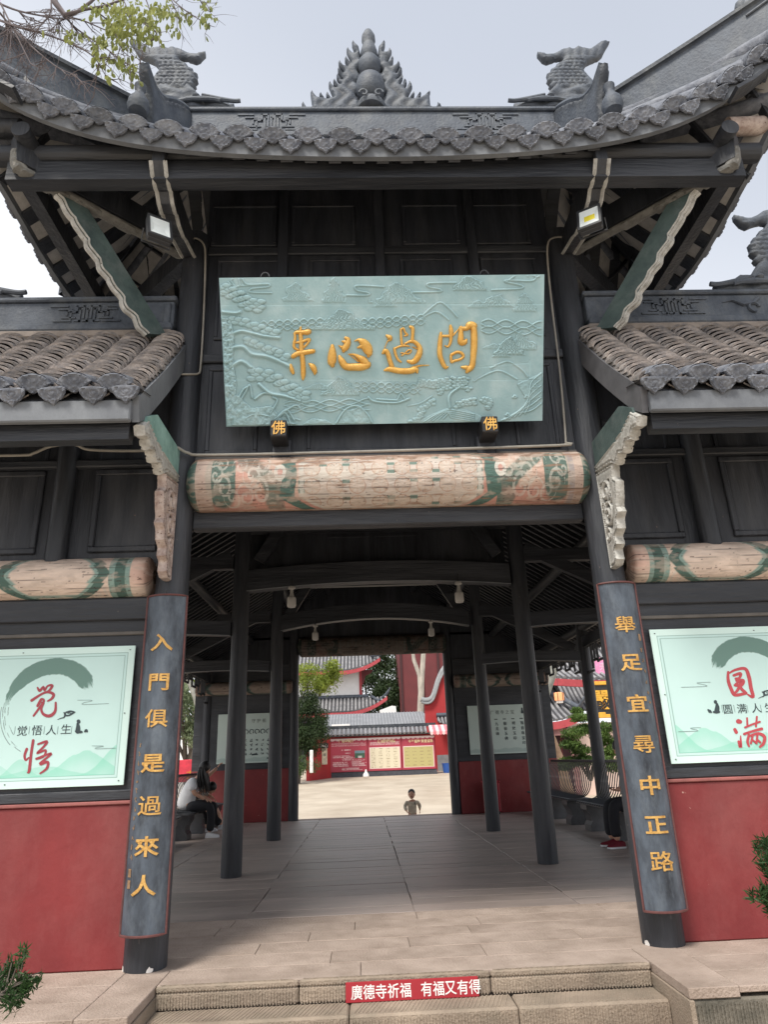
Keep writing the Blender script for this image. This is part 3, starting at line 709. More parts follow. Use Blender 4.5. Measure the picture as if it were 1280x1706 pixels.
def ridge_bar(name, x0, x1, z0, z1, yc, th, parent, frets=()):
    mb = MB(); mb.bbox((x0, yc-th/2, z0), (x1, yc+th/2, z1-.05), .01); mb.bbox((x0-.02, yc-th/2-.03, z1-.05), (x1+.02, yc+th/2+.03, z1), .012)
    mb.bbox((x0, yc-th/2-.04, z0-.03), (x1, yc+th/2+.04, z0+.045), .012); o = mb.build(name, RIDGE, parent)
    for (a, b) in frets:
        f = MB(); fret(f, a, b, z0+.09, z1-.10, yc-th/2); f.build('fret_relief', RIDGE, parent)
    return o
ridge_bar('ridge', -2.15, 2.15, 7.50, 7.90, 0, .18, roof, ((-1.45, -.75), (.85, 1.55)))
cloud_scroll = [(-.2, 0), (-.1, .05), (0, .02), (.1, .06), (.2, 0)]
# hip ridges flying out to the corners
for sx in (-1, 1):
    for sy in (-1, 1):
        P = [front_pt(sx*1., u, sy)+Vector((0, sy*.20*math.sin(PI*min(1, u))**.8, -.10*math.sin(PI*min(1, u)))) for u in np.linspace(.10, 1.05, 26)]
        d = Vector((sx*(XC-XR), sy*YC, 0)).normalized(); nrm = Vector((-d.y, d.x, 0)); up = Vector((0, 0, 1))
        mb = MB(); prof = [(-.075, -.30), (-.075, .30), (-.11, .31), (-.11, .36), (0, .39), (.11, .36), (.11, .31), (.075, .30), (.075, -.30)]
        mb.grid([p+nrm*a+up*(b*(1-.30*i/25)-.07*(i/25)) for i, p in enumerate(P) for a, b in prof], len(prof), len(P)); e = len(mb.v)-len(prof); mb.f.append(tuple(range(e, len(mb.v))))
        mb.build('hip_ridge', RIDGE, roof, 35)
        f = MB()   # raised moulding of the corner and a knot of scrollwork
        for t0, t1, q in ((17, 25, .12), (17, 25, .25)): f.tube([P[i]+nrm*(-.085*sx*sy)*(-1)+up*q for i in range(t0, t1)], .012, 6)
        k = P[18]+up*.30
        for j in range(5): f.lathe([(.001, -.06), (.05, -.04), (.06, 0), (.045, .05), (.001, .07)], 10, (k.x+d.x*(j-2)*.05, k.y+d.y*(j-2)*.05, k.z+.03*math.cos(j*2.2)))
        f.build('hip_scroll', RIDGE, roof, 40)
    # short descending ridge with upturned nose and a vase finial below it
    for sy in (-1, 1):
        if sy > 0: continue
        o = Vector((sx*1.98, -.02, 0)); d = Vector((sx*.2, -.84, 0)); dl = d.length; d.normalize()
        prof = [(0, 7.25), (0, 7.88), (.12, 7.84), (.35, 7.66), (.55, 7.46), (.70, 7.41), (.80, 7.46), (.88, 7.51), (.93, 7.47), (.90, 7.38), (.84, 7.28), (.80, 7.12), (.78, 6.9), (.70, 6.65)]
        nrm = Vector((-d.y, d.x, 0)); mb = puff([prof], .035, .05, .03, o, d, (0, 0, 1), nrm); mb.build('descending_ridge', RIDGE, roof, 40)
        mb = MB(); lip = [o+d*a+Vector((0, 0, b+.01)) for a, b in catmull([(0, 7.88), (.12, 7.84), (.35, 7.67), (.55, 7.47), (.70, 7.42), (.80, 7.47), (.88, 7.52)], 4)]
        mb.tube(lip, .04, 8)
        c = o+d*.90; mb.lathe([(.02, 0), (.08, .02), (.10, .08), (.09, .15), (.05, .22), (.038, .27), (.05, .30), (.055, .34), (.02, .37)], 18, (c.x, c.y, 6.86)); mb.build('vase_finial', RIDGE, roof, 40)

# ------------------------------------------------------------------ side roofs
cov_pts = []
def cover_mesh(w=.262, L_=.19, hgt=.082, t=.013):
    n_ = 11; mb = MB()
    def arc(y, k, dz): return [(w/2*k*math.cos(PI*j/(n_-1)), y, hgt*k*math.sin(PI*j/(n_-1))**.85+dz) for j in range(n_)]
    A = arc(0, 1, 0); B = arc(L_, .97, 0); A2 = arc(0, .9, -t); B2 = arc(L_, .87, -t)
    mb.grid(A+B, n_, 2); mb.grid(A2+B2, n_, 2, True); mb.grid(A2+A, n_, 2); mb.grid(B+B2, n_, 2); return mb.mesh('tile', TILE, 50)
COVER = cover_mesh(); me_c2 = tile_end_mesh('end_tile', .24, .17, 'cover'); me_d2 = tile_end_mesh('drip_tile', .20, .15, 'drip')
PAN = MB()
_n = 9; PAN.grid([(-.1+.2*j/(_n-1), y, -.035*math.sin(PI*j/(_n-1))) for y in (0, .17) for j in range(_n)], _n, 2)
PAN.grid([(-.1+.2*j/(_n-1), 0, -.035*math.sin(PI*j/(_n-1))-q) for q in (.012, 0) for j in range(_n)], _n, 2); PANM = PAN.mesh('pan_tile', TILE, 50)
ST, SB = Vector((0, -.02, 5.02)), Vector((0, -1.17, 3.78))      # section of the slope at the column
def slope(t):
    """gently hollow slope from the ridge (0) to the eave (1)"""
    p = ST.lerp(SB, t); p.z -= .035*math.sin(PI*t); return p
for s in (-1, 1):
    sr = empty('side_roof', (s*3.2, -.6, 4.4), parent=gate)
    bed = MB(); X0, X1 = (1.87, 4.75) if s > 0 else (-4.75, -1.87); T_ = np.linspace(0, 1, 10)
    bed.grid([(x, slope(t).y, slope(t).z+.0) for t in T_ for x in (X0, X1)], 2, 10, False); bed.grid([(x, slope(t).y+.0, slope(t).z-.09) for t in T_ for x in (X0, X1)], 2, 10, True)
    bed.build('roof_bed', TILEK, sr)
    # barge board on the free edge beside the column
    bb = [slope(t) for t in np.linspace(0, 1, 9)]
    poly = [(p.y, p.z+.03) for p in bb]+[(SB.y-.02, SB.z+.02), (SB.y+.03, SB.z-.17)]+[(p.y+.03, p.z-.21) for p in bb[::-1][1:]]
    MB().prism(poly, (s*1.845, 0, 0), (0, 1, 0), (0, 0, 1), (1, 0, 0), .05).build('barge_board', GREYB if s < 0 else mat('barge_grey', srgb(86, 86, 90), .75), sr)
    MB().bbox((X0, -1.20, 3.60), (X1, -1.145, 3.765), .01).build('fascia', GREYB, sr)
    for k in range(15): x = s*(1.95+k*.2); MB().beam((x, -.05, slope(.05).z-.13), (x, -1.14, slope(1).z-.13), .08, .06).build('rafter', WOODH, sr)
    ntile = 20; loose = MB()
    for r in range(10):
        xr = s*(1.985+r*.283)
        # the first row beside the barge board is doubled
        for row_x in ([xr] if r else [xr-s*.02]):
            for i in range(ntile):
                t = (i+.6)/ntile; p = slope(t); q = slope(min(1, t+.02)); d = (slope(max(0, t-.03))-q).normalized()
                x = Vector((1, 0, 0)); zz = x.cross(d); Mx = Matrix((x, d, zz)).transposed().to_4x4()
                Mx = Mx @ Matrix.Rotation(-.40+random.uniform(-.06, .06), 4, 'X') @ Matrix.Rotation(random.uniform(-.05, .05), 4, 'Z')
                Mx.translation = Vector((row_x+random.uniform(-.006, .006), q.y, q.z))+zz*.06
                if r < 6: link('tile', COVER, sr, Mx)
                else: loose.add([Mx @ v.co for v in COVER.vertices], [tuple(f.vertices) for f in COVER.polygons])
        for i in range(0, ntile, 1):
            t = (i+.6)/ntile; q = slope(min(1, t+.02)); d = (slope(max(0, t-.03))-q).normalized(); x = Vector((1, 0, 0)); zz = x.cross(d)
            Mx = Matrix((x, d, zz)).transposed().to_4x4() @ Matrix.Rotation(-.12, 4, 'X'); Mx.translation = Vector((xr+s*.1415, q.y, q.z))+zz*.05
            loose.add([Mx @ v.co for v in PANM.vertices], [tuple(f.vertices) for f in PANM.polygons])
        Mx = Matrix.Rotation(.45, 4, 'X') @ Matrix.Rotation(random.uniform(-.08, .08), 4, 'Y'); Mx.translation = Vector((xr, -1.25, 3.875+random.uniform(-.006, .006))); link('end_tile', me_c2, sr, Mx)
        Mx = Matrix.Rotation(.5, 4, 'X') @ Matrix.Rotation(random.uniform(-.08, .08), 4, 'Y'); Mx.translation = Vector((xr+s*.1415, -1.235, 3.785+random.uniform(-.006, .006))); link('drip_tile', me_d2, sr, Mx)
    Mx = Matrix.Rotation(.3, 4, 'X'); Mx.translation = Vector((s*1.90, -1.235, 3.79)); link('drip_tile', me_d2, sr, Mx)
    loose.build('pan_tiles', TILE, sr, 50, kind='stuff')
    # ridge of the side roof
    rx0, rx1 = (1.96, 4.75) if s > 0 else (-4.75, -1.96)
    ridge_bar('ridge', rx0, rx1, 5.13, 5.48, -.02, .15, sr, (((2.46, 3.14),) if s > 0 else ((-3.10, -2.42),)))
    MB().bbox((rx0-.02, -.14, 5.02), (rx1, .10, 5.10), .015).build('ridge_bed', mat('ridge_bed', srgb(140, 130, 122), .85, .3, 6), sr)
    if s > 0:
        c = MB(); c.tube([(3.30, -.10, 5.34), (3.4, -.105, 5.36), (3.5, -.105, 5.31), (3.6, -.105, 5.33), (3.68, -.105, 5.39)], [.004, .014, .02, .024, .01], 6); c.tube([(3.6+.05*math.cos(a), -.105, 5.28+.05*math.sin(a)) for a in np.linspace(0, 5, 14)], .016, 6); c.build('scroll_relief', RIDGE, sr)
    else:
        MB().bbox((-2.05, -.12, 5.12), (-1.99, -.02, 5.40), .01).build('ridge_end_block', RIDGE, sr)

# ------------------------------------------------------------------ brackets and braces
def wav(P, amp, n, ph=0):
    """scalloped copy of a polyline in 2-D"""
    R_ = resample(P, .012, False); out = []
    L_ = 0; prev = R_[0]
    for i, p in enumerate(R_):
        q = R_[min(i+1, len(R_)-1)]; L_ += math.hypot(p[0]-prev[0], p[1]-prev[1]); prev = p
        dx, dy = (q[0]-p[0], q[1]-p[1]) if q != p else (p[0]-R_[i-1][0], p[1]-R_[i-1][1]); l = math.hypot(dx, dy) or 1
        w = abs(math.sin(L_*n+ph)); out.append((p[0]-dy/l*amp*w, p[1]+dx/l*amp*w))
    return out
for s in (-1, 1):
    # low brace: green board, carved pale edge
    xo = s*1.83
    P = [(-.12, 3.60), (-.12, 3.86), (-.80, 3.85), (-1.02, 3.72), (-1.05, 3.62), (-.70, 3.60), (-.45, 3.60)]
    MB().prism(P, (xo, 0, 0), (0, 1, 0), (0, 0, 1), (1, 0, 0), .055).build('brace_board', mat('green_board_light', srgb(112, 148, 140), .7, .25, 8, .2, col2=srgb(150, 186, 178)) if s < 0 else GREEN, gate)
    lo = [(-.10, 3.63), (-.55, 3.63), (-.80, 3.65), (-1.0, 3.70), (-1.12, 3.60), (-1.08, 3.53), (-.98, 3.55), (-.93, 3.49), (-.84, 3.52), (-.76, 3.46), (-.66, 3.50), (-.58, 3.44), (-.48, 3.50), (-.10, 3.57)]
    puff([lo], .013, .04, .012, (xo, 0, 0), (0, 1, 0), (0, 0, 1), (1, 0, 0), lambda X, Y: np.where(np.abs(segdist(X, Y, lo, True)-.022) < .007, -.010, 0)).build('carved_edge', TRIM, gate, 40)
    out = [(-.12, 3.56), (-.50, 3.49), (-.47, 3.38), (-.53, 3.33), (-.50, 3.22), (-.46, 3.13), (-.49, 3.08), (-.43, 3.04), (-.42, 2.96), (-.34, 2.92), (-.36, 2.85), (-.29, 2.82), (-.30, 2.74), (-.24, 2.70), (-.13, 2.70), (-.13, 3.1)]
    inner = [(-.17, 3.44), (-.40, 3.40), (-.40, 3.20), (-.34, 3.02), (-.22, 2.88), (-.17, 2.95)]
    def det(X, Y):
        ins = pin(X, Y, inner); sp = np.zeros_like(X)
        for (cx, cy, R_, hd) in ((-.28, 3.33, .11, 1), (-.27, 3.13, .11, -1), (-.21, 2.97, .08, 1), (-.36, 3.25, .05, -1), (-.20, 3.22, .05, 1)):
            r = np.hypot(X-cx, Y-cy); th = np.arctan2(Y-cy, X-cx)*hd; sp = np.maximum(sp, np.where(r < R_, .5+.5*np.cos(th-r/R_*11), 0))
        dd = segdist(X, Y, out, True); return np.where(ins, -.024+.034*sp, np.where(np.abs(dd-.022) < .006, -.012, 0))
    puff([out], .0105, .036, .010, (xo, 0, 0), (0, 1, 0), (0, 0, 1), (1, 0, 0), det).build('carved_bracket', PINKT if s < 0 else TRIM, gate, 50, label='fretted carved bracket, faded pink and white')
    # forward strut under the main eave with a double carved edge
    xs_ = s*1.86; top_ = [(-.10, 6.14), (-1.18, 6.12)]; low = [(-1.18, 6.00), (-1.10, 5.90), (-1.00, 5.87), (-.97, 5.88), (-.90, 5.82), (-.80, 5.80), (-.77, 5.82), (-.68, 5.79), (-.52, 5.80), (-.44, 5.84), (-.12, 5.92)]
    MB().prism(top_+low, (xs_, 0, 0), (0, 1, 0), (0, 0, 1), (1, 0, 0), .10).build('strut', WOOD, gate)
    for q in (-.058, .058):
        e = MB(); e.tube([(xs_+q, a, b) for a, b in low], .017, 4); e.build('carved_edge', TRIM, gate, 50)
    # diagonal beam to the corner and green brace below it
    o = Vector((s*1.85, 0, 0)); d = Vector((s, -1, 0)).normalized(); nn = Vector((-d.y, d.x, 0))
    MB().prism([(.1, 5.99), (1.66, 5.98), (1.70, 6.24), (.1, 6.22)], o, d, (0, 0, 1), nn, .12).build('corner_beam', WOOD, gate)
    ed = [(.12, 5.94), (.12, 5.985), (1.56, 5.985), (1.64, 6.12), (1.70, 6.10), (1.69, 6.0), (1.66, 5.93)]+wav([(1.66, 5.93), (1.36, 5.90), (1.0, 5.915)], .014, 20)+[(.6, 5.93)]
    puff([ed], .018, .055, .010, o, d, (0, 0, 1), nn, lambda X, Y: np.where(np.abs(segdist(X, Y, ed, True)-.02) < .006, -.008, 0)).build('carved_edge', TRIM, gate, 40)
    MB().prism([(.22, 5.00), (.40, 4.93), (.62, 5.13), (.86, 5.40), (1.14, 5.74), (1.28, 5.90), (1.05, 5.90)], o, d, (0, 0, 1), nn, .06).build('brace_board', GREEN, gate)
    edge = [(.40, 4.92), (.60, 5.10), (.72, 5.24), (.88, 5.40), (1.02, 5.58), (1.16, 5.74), (1.32, 5.90)]
    W_ = [p for k_, p in enumerate(wav(edge, -.024, 17))]; W_ = [(a+.008*math.sin(b*31), b+.006*math.sin(a*47)) for a, b in W_]; e = MB(); e.tube([o+d*a+Vector((0, 0, b))+nn*.012 for a, b in W_], .017, 5); e.tube([o+d*(a-.006)+Vector((0, 0, b+.006))-nn*.018 for a, b in W_], .013, 5); e.tube([o+d*(a-.018)+Vector((0, 0, b+.018))-nn*.03*s for a, b in W_], .011, 5)
    e.build('carved_edge', TRIM, gate, 50)
    db = Vector((s, 1, 0)).normalized(); nb = Vector((-db.y, db.x, 0))
    MB().prism([(.1, 6.0), (1.66, 5.98), (1.70, 6.2), (.1, 6.2)], o, db, (0, 0, 1), nb, .12).build('corner_beam', WOOD, gate)
    MB().prism([(.18, 5.45), (.4, 5.40), (1.2, 5.95), (.9, 5.98)], o, db, (0, 0, 1), nb, .07).build('brace_board', WOOD, gate)
    # round beam ends at the eave corner (right one keeps its faded paint)
    MB().tube([(s*2.95, -1.30, 6.22), (s*2.95, -1.0, 6.22)], .075, 18).build('beam_end', WOOD, gate, 40)
    MB().tube([(s*3.05, -1.12, 6.42), (s*3.75, -1.12, 6.45)], .08, 18).build('beam_end', PINKT if s > 0 else WOOD, gate, 40)
# ------------------------------------------------------------------ finials on the ridges
G2 = 'glazed grey ridge beasts'
def finial_flame():
    t = empty('flame_finial', (-.03, 0, 7.95), label='grey gourd finial wrapped in flames, centre of the main ridge', cat='roof finial')
    mb = MB(); H = [(.24, 0), (.26, .04), (.22, .10), (.12, .15), (.20, .19), (.25, .27), (.26, .36), (.22, .47), (.12, .54), (.17, .58), (.21, .66), (.20, .74), (.14, .81), (.13, .84), (.15, .86), (.145, .93), (.115, 1.02), (.09, 1.08), (.12, 1.12), (.115, 1.19), (.07, 1.27), (.01, 1.31)]
    mb.lathe([(r*.66, z*.98) for r, z in H], 26, (-.03, 0, 7.95)); mb.build('gourd', RIDGE, t, 50)
    for s in (-1, 1):
        sc = MB(); sc.tube([(-.03+s*(.08+.05*math.cos(a)*(1-a/9)), -.17, 8.03+.055*math.sin(a)*(1-a/9)) for a in np.linspace(0, 5.4, 16)], .012, 6); sc.build('base_scroll', RIDGE, t, 50)
    def tr(p): return ((p[0]-668)/960*1.42-.0, (690-p[1])/960*1.42*1.34)
    for s in (-1, 1):
        tips = [((170,620),16), ((235,535),22), ((300,548),18), ((350,545),16), ((370,466),22), ((404,445),16), ((430,405),14), ((440,352),16), ((446,300),20), ((495,268),18), ((510,196),24), ((553,140),26)]
        pl = [(170, 690)]
        prevx = 190
        for i, ((x, y), w) in enumerate(tips):
            nx_ = tips[i+1][0] if i < len(tips)-1 else (600, 235)
            bx, by = (x+nx_[0])/2+26, max(y, nx_[1])+ (32 if i else 26)
            pl += [(x-14, y+34), (x-14, y+12), (x-4, y-6), (x+6, y+14), (x+w+8, y+42), (bx+6, by+14)]
        pl += [(600, 250), (596, 290), (640, 330), (570, 380), (600, 430), (555, 470), (600, 540), (552, 560), (580, 620), (600, 690)]
        pl = [tr(p) for p in pl]; pl = [(-a if s > 0 else a, b) for a, b in pl]
        if s > 0: pl = [(a*(1+.02*math.sin(b*23)), b+.01*math.sin(b*31)) for a, b in pl]
        puff([pl], .022, .05, .06, (-.03, .0, 7.94), (1, 0, 0), (0, 0, 1), (0, -1, 0), lambda X, Y: .010*np.sin(X*40+np.sin(Y*22)*2)).build('flame_scroll', RIDGE, t, 50)
finial_flame()
FISH = [(830,245),(850,238),(872,242),(905,268),(935,290),(962,284),(992,272),(1012,288),(1035,282),(1068,290),(1100,310),(1130,322),(1165,316),(1192,306),(1193,325),(1175,350),(1150,364),(1122,352),(1090,345),(1072,350),(1085,368),(1110,382),(1120,400),(1142,412),(1146,430),(1164,438),(1160,462),(1168,475),(1150,490),(1162,505),(1148,520),(1165,540),(1180,560),(1192,572),(1230,566),(1252,580),(1266,600),(1340,606),(1345,640),(940,640),(900,600),(930,520),(948,485),(970,450),(985,420),(978,395),(960,372),(930,355),(900,345),(878,325),(862,295),(845,268)]
def fish(xc, y, zb, s, sc, label, cat='roof finial'):
    t = empty('fish_finial', (xc, y, zb), label=label, cat=cat, group='upside-down fish on the ridge ends')
    pl = [((px-1140)/3.46*.0078*s*sc*1.0, (640-py)/3.46*.0078*1.12*sc) for px, py in FISH]
    def det(X, Z):
        X = X*s/sc; Z = Z/sc; u = X/.055; v = Z/.05; ro = np.floor(v); uu = (u+.5*(ro % 2)) % 1-.5; vv = v % 1
        sca = (np.abs(np.hypot(uu, vv-.15)-.52) < .13)*(vv > .1)
        body = (Z > .30)*(Z < .72)*(X > -.36); tail = Z > .75; head = (Z < .30)
        return np.where(body, -.012*sca, 0)+np.where(tail, -.012+.004*np.sin(X*70+Z*20), 0)+np.where(head, .014*np.sin(X*22+np.sin(Z*26)*1.2)+.006*np.cos(Z*55), 0)
    puff([pl], .016*sc, .062*sc, .08*sc, (xc, y, zb), (1, 0, 0), (0, 0, 1), (0, -1, 0), det).build('fish_body', RIDGE, t, 55)
    hx = (1175-1140)/3.46*.0078*s*sc
    for sy in (-1, 1):
        hd = MB(); hd.lathe([(.001, -.03), (.035, -.02), (.045, 0), (.035, .02), (.001, .032)], 12, (xc+hx, y+sy*.075*sc, zb+.115*sc)); hd.build('eye', RIDGE, t, 50)
    c = MB()
    for k in range(3):
        P = catmull([(xc+hx+(-.12+.16*k)*s*sc-.15*s, 0, zb+.03+.05*k), (xc+hx+(.05+.15*k)*s*sc, 0, zb+.09-.02*k), (xc+hx+(.25+.10*k)*s*sc, 0, zb+.05)], 5)
        c.tube([(p[0], y-.085*sc, p[2]) for p in P], .022*sc, 7)
    c.build('wave_scroll', RIDGE, t, 50)
fish(-2.0, 0, 7.96, 1, 1.06, 'grey dragon fish left of the flame finial, forked tail up on the main ridge')
fish(2.03, 0, 7.96, -1, 1.06, 'grey dragon fish right of the flame finial, forked tail up on the main ridge')
fish(3.82, -.02, 5.49, -1, 1.15, 'grey dragon fish on the low ridge above the right side roof')
fish(-3.93, -.02, 5.49, 1, 1.1, 'grey dragon fish on the low left side roof ridge, cut by the left edge')

# ------------------------------------------------------------------ the carved name board
B0, B1 = Vector((0, -.17, 4.06)), Vector((0, -.75, 5.165)); bd = (B1-B0); BH = bd.length; bd.normalize(); bn = Vector((0, bd.z*-1, bd.y)).normalized()
if bn.y > 0: bn = -bn
BX0, BX1 = -1.405, 1.375
def on_board(px, py):
    p = atn(px, py, B0, bn); return p
def relief(px, py):
    """height of the carving in metres over photo coordinates"""
    h = np.zeros_like(px)
    def line(pts, w, a):
        nonlocal h
        P = catmull([(x, y) for x, y in pts], 5); d = segdist(px, py, P); h = np.maximum(h, 1.4*a*np.exp(-(d/w)**2))
    def waves(x0, x1, y0, y1, A, L_, dy):
        nonlocal h
        t = (px-x0)/(x1-x0); yb = y0+(y1-y0)*t; w = sstep(0, .06, t)*sstep(1, .94, t)
        for k in range(2):
            for ph in (0, PI):
                d = py-(yb+k*dy+A*np.sin(2*PI*(px-x0)/L_+ph)); h = np.maximum(h, .011*np.exp(-(d/1.1)**2)*w)
    def mount(pk, base, hw, amp, seed, n=9, step=0):
        nonlocal h
        cx, ty = pk; t = (px-cx+(fbm(py/7., py*0+seed, 3, seed)-.5)*hw*.5)/hw*(1+.9*(fbm(px/8., py/14., 3, seed+3)-.5)); m = (py > ty)*(py < base); wd = np.clip((py-ty)/(base-ty), 0, 1.2); ins = sstep(1.02, .9, np.abs(t)/(wd**.8+.02))*sstep(base, base-3, py)*m
        rid = np.abs(((np.abs(t)/(wd+.15)*n*.6+fbm(px/9., py/9., 3, seed)*1.6) % 1)-.5)*2; h = np.maximum(h, ins*(amp*.5+amp*.8*rid*(1-wd*.3)))
    def clumps(path, rx, ry, n, rows=2, amp=.013, seed=1):
        nonlocal h
        P = catmull(path, 8); rs = np.random.RandomState(seed)
        for r in range(rows):
            for i in range(n):
                p = P[int((i+.5*(r % 2))/n*(len(P)-1)) if (i+.5*(r % 2))/n < 1 else -1]; x, y = p[0]+rs.uniform(-2, 2), p[1]-r*ry*1.25+rs.uniform(-1, 1)
                q = ((px-x)/rx)**2+((py-y)/ry)**2; e = np.where(q < 1, amp*(.55+.45*np.sqrt(1-np.clip(q, 0, 1)))*(1-.35*np.exp(-((q-.72)/.10)**2)), 0)
                h = np.where(q < 1, e+.0015*r, h)
    def rough(poly, amp, sc, seed):
        nonlocal h
        m = pin(px, py, poly); h = np.maximum(h, m*amp*(.3+1.1*fbm(px/sc, py/sc, 3, seed)))
    waves(432, 545, 540, 534, 4.2, 27, 8); waves(600, 712, 536, 528, 4.2, 27, 8); waves(800, 905, 538, 542, 6, 58, 11)
    waves(588, 705, 640, 644, 4.2, 27, 8); waves(470, 620, 674, 668, 4.5, 64, 10)
    # cloud bands
    for P in ([(392,478),(385,466),(400,460),(412,474),(445,473),(447,478),(420,481),(418,487),(452,488)], [(425,459),(400,462),(400,475)], [(578,492),(612,492),(614,488),(595,484),(592,477),(606,476),(640,478)],
              [(690,487),(732,486),(733,482),(715,478),(716,472),(760,471)], [(820,483),(866,481),(870,476),(845,470),(846,467),(885,468),(893,462),(885,457),(862,456)], [(858,460),(843,470)], [(895,462),(899,460)]): line(P, 1.2, .008)
    line([(380,470),(392,478),(402,476),(446,474)], 1, .006)
    for a in (((492,470), 503, 26, .006, 3), ((555,462), 505, 22, .007, 4), ((665,470), 506, 40, .007, 5), ((645,490), 512, 20, .006, 6), ((785,458), 485, 34, .010, 7), ((570,515), 551, 48, .011, 8), ((828,490), 512, 30, .007, 9), ((875,488), 520, 22, .007, 10), ((800,500), 514, 22, .005, 11),
              ((565,628), 660, 36, .010, 12), ((530,638), 650, 26, .006, 13), ((852,560), 592, 26, .013, 14), ((870,552), 584, 26, .009, 15), ((840,583), 596, 18, .010, 16), ((822,572), 582, 18, .005, 17)): mount(*a)
    for P in ([(705,525),(722,510),(735,504),(750,515),(762,528)], [(695,535),(715,523),(730,520),(748,533)], [(818,613),(838,604),(850,603),(870,616),(880,628)], [(790,635),(815,622),(835,618),(862,632)], [(880,460),(880,460)], [(470,690),(500,700)]): line(P, 1.2, .006)
    # pine on the left edge
    tr_ = [(374,530),(380,560),(378,600),(384,640),(380,680),(384,700)]; rough([(p[0]-9, p[1]) for p in tr_]+[(p[0]+10, p[1]) for p in tr_[::-1]], .022, 4, 30)
    for P, w in (([(378,560),(400,552),(415,554),(440,560),(465,563)], 2.5), ([(382,580),(405,578),(420,590),(445,594),(470,604),(482,610)], 3.2), ([(384,612),(402,602),(418,612),(422,618)], 3.2), ([(432,640),(450,655),(475,660),(500,668)], 2.6), ([(370,520),(392,522),(400,520)], 2.5)): line(P, w, .016)
    clumps([(372,490),(395,500),(415,515),(440,518)], 8, 4.2, 6, 4, seed=2); clumps([(385,536),(410,540),(440,552),(466,560)], 8, 4.5, 7, 2, seed=3)
    clumps([(412,570),(435,580),(460,590),(482,602)], 8, 4.8, 7, 2, seed=4); clumps([(420,630),(450,632),(475,648),(500,662),(512,672)], 8.5, 5, 8, 3, seed=5)
    # undergrowth and cranes, lower left
    rough([(374,712),(374,668),(395,658),(420,680),(452,676),(470,700),(500,708),(500,712)], .018, 7, 33)
    for P in ([(398,672),(408,655),(416,642),(420,662)], [(395,668),(405,650),(412,645)], [(425,665),(440,655),(455,658)], [(450,690),(462,668),(455,662)], [(462,695),(478,683),(490,700)], [(460,700),(475,688),(485,708)], [(458,698),(490,676),(500,680)], [(405,700),(425,690),(450,694)]): line(P, 1.6, .014)
    rough([(560,710),(575,685),(600,678),(615,695),(622,710)], .010, 6, 35); rough([(500,710),(520,697),(545,700),(560,710)], .010, 6, 36)
    for P in ([(560,706),(575,683),(595,676),(612,690),(620,705)],): line(P, 1.6, .010)
    # boat, right tree, hill
    line([(614,662),(625,669),(660,671),(682,664)], 1.6, .011); line([(628,665),(665,667)], 1.4, .008); line([(663,665),(668,656),(674,664)], 1.4, .009); line([(680,676),(700,672),(720,660)], 1, .005)
    rough([(680,710),(720,690),(745,680),(775,682),(800,692),(815,706),(815,710)], .006, 9, 37)
    for k in range(5): line([(702+k*9, 706-k*2), (728+k*6, 690-k*1.2), (752, 683+k*3), (790, 690+k*3)], 1.2, .009)
    clumps([(700,642),(725,645),(750,640),(782,640)], 4.2, 2.6, 16, 4, .012, 7); clumps([(732,655),(745,648),(770,645),(785,652)], 4.2, 2.6, 9, 2, .012, 8); clumps([(762,678),(785,673),(815,672),(812,684)], 4.5, 2.8, 11, 3, .012, 9)
    line([(750,680),(748,665),(752,655),(766,645)], 2, .014); clumps([(682,706),(696,700),(700,694),(706,688)], 4.5, 3, 7, 2, .010, 10); clumps([(700,684),(715,676),(725,670)], 4, 3, 5, 2, .008, 11)
    for k in range(6): line([(830+k*9, 704-k*3), (858+k*5, 690-k*4), (885, 684-k*9), (902, 672-k*10)], 1.1, .008)
    rough([(862,640),(902,622),(904,660),(880,668)], .006, 6, 39)
    for (x, y, w) in ((892,645,4), (878,662,3), (858,662,3), (846,692,3)): line([(x-w, y), (x, y-w), (x+w, y), (x-w, y)], 1.2, .008)
    # joints and splits in the planks
    for P in ([(728,487),(728,515)], [(648,668),(648,690)], [(795,612),(882,604)], [(830,484),(830,484)], [(883,600),(883,625)]):
        d = segdist(px, py, P); h = np.where(d < .7, h-.004, h)
    for (ya, yb) in ((508, 506), (632, 633)):
        d = np.abs(py-(ya+(yb-ya)*(px-370)/530)); h = h-.0025*np.exp(-(d/.7)**2)
    return h
sg = empty('name_board', tuple(B0), label='large pale blue-green carved landscape board with four gold characters, leaning forward under the main roof', cat='name board')
nu_, nv_ = 660, 300
def board_pos(U, V):
    x = BX0+(BX1-BX0)*U; P = np.array(B0)[None, :]*np.array([0, 1, 1])+np.stack([x, np.zeros_like(x), np.zeros_like(x)], 1)+np.array(bd)[None, :]*(V*BH)[:, None]
    d = P-np.array(CAMP); z = d@np.array(CF); px = 640+FPX*(d@np.array(CR))/z; py = 853-FPX*(d@np.array(CU))/z
    e = np.minimum(np.minimum(U*(BX1-BX0), (1-U)*(BX1-BX0)), np.minimum(V, 1-V)*BH)
    return P+np.array(bn)[None, :]*(relief(px, py)*sstep(.004, .012, e))[:, None]
painted('board_carving', nu_, nv_, board_pos, lambda U, V: None, SIGNB, sg, True)
mb = MB(); mb.prism([(BX0, 0), (BX1, 0), (BX1, BH), (BX0, BH)], B0-bn*.026, (1, 0, 0), bd, bn, .05); mb.build('board_backing', SIGNB, sg)
cA = lambda x, y: on_board(470+x/7.53, 530+y/7.53)
cB = lambda x, y: on_board(630+x/7.53, 530+y/7.53)
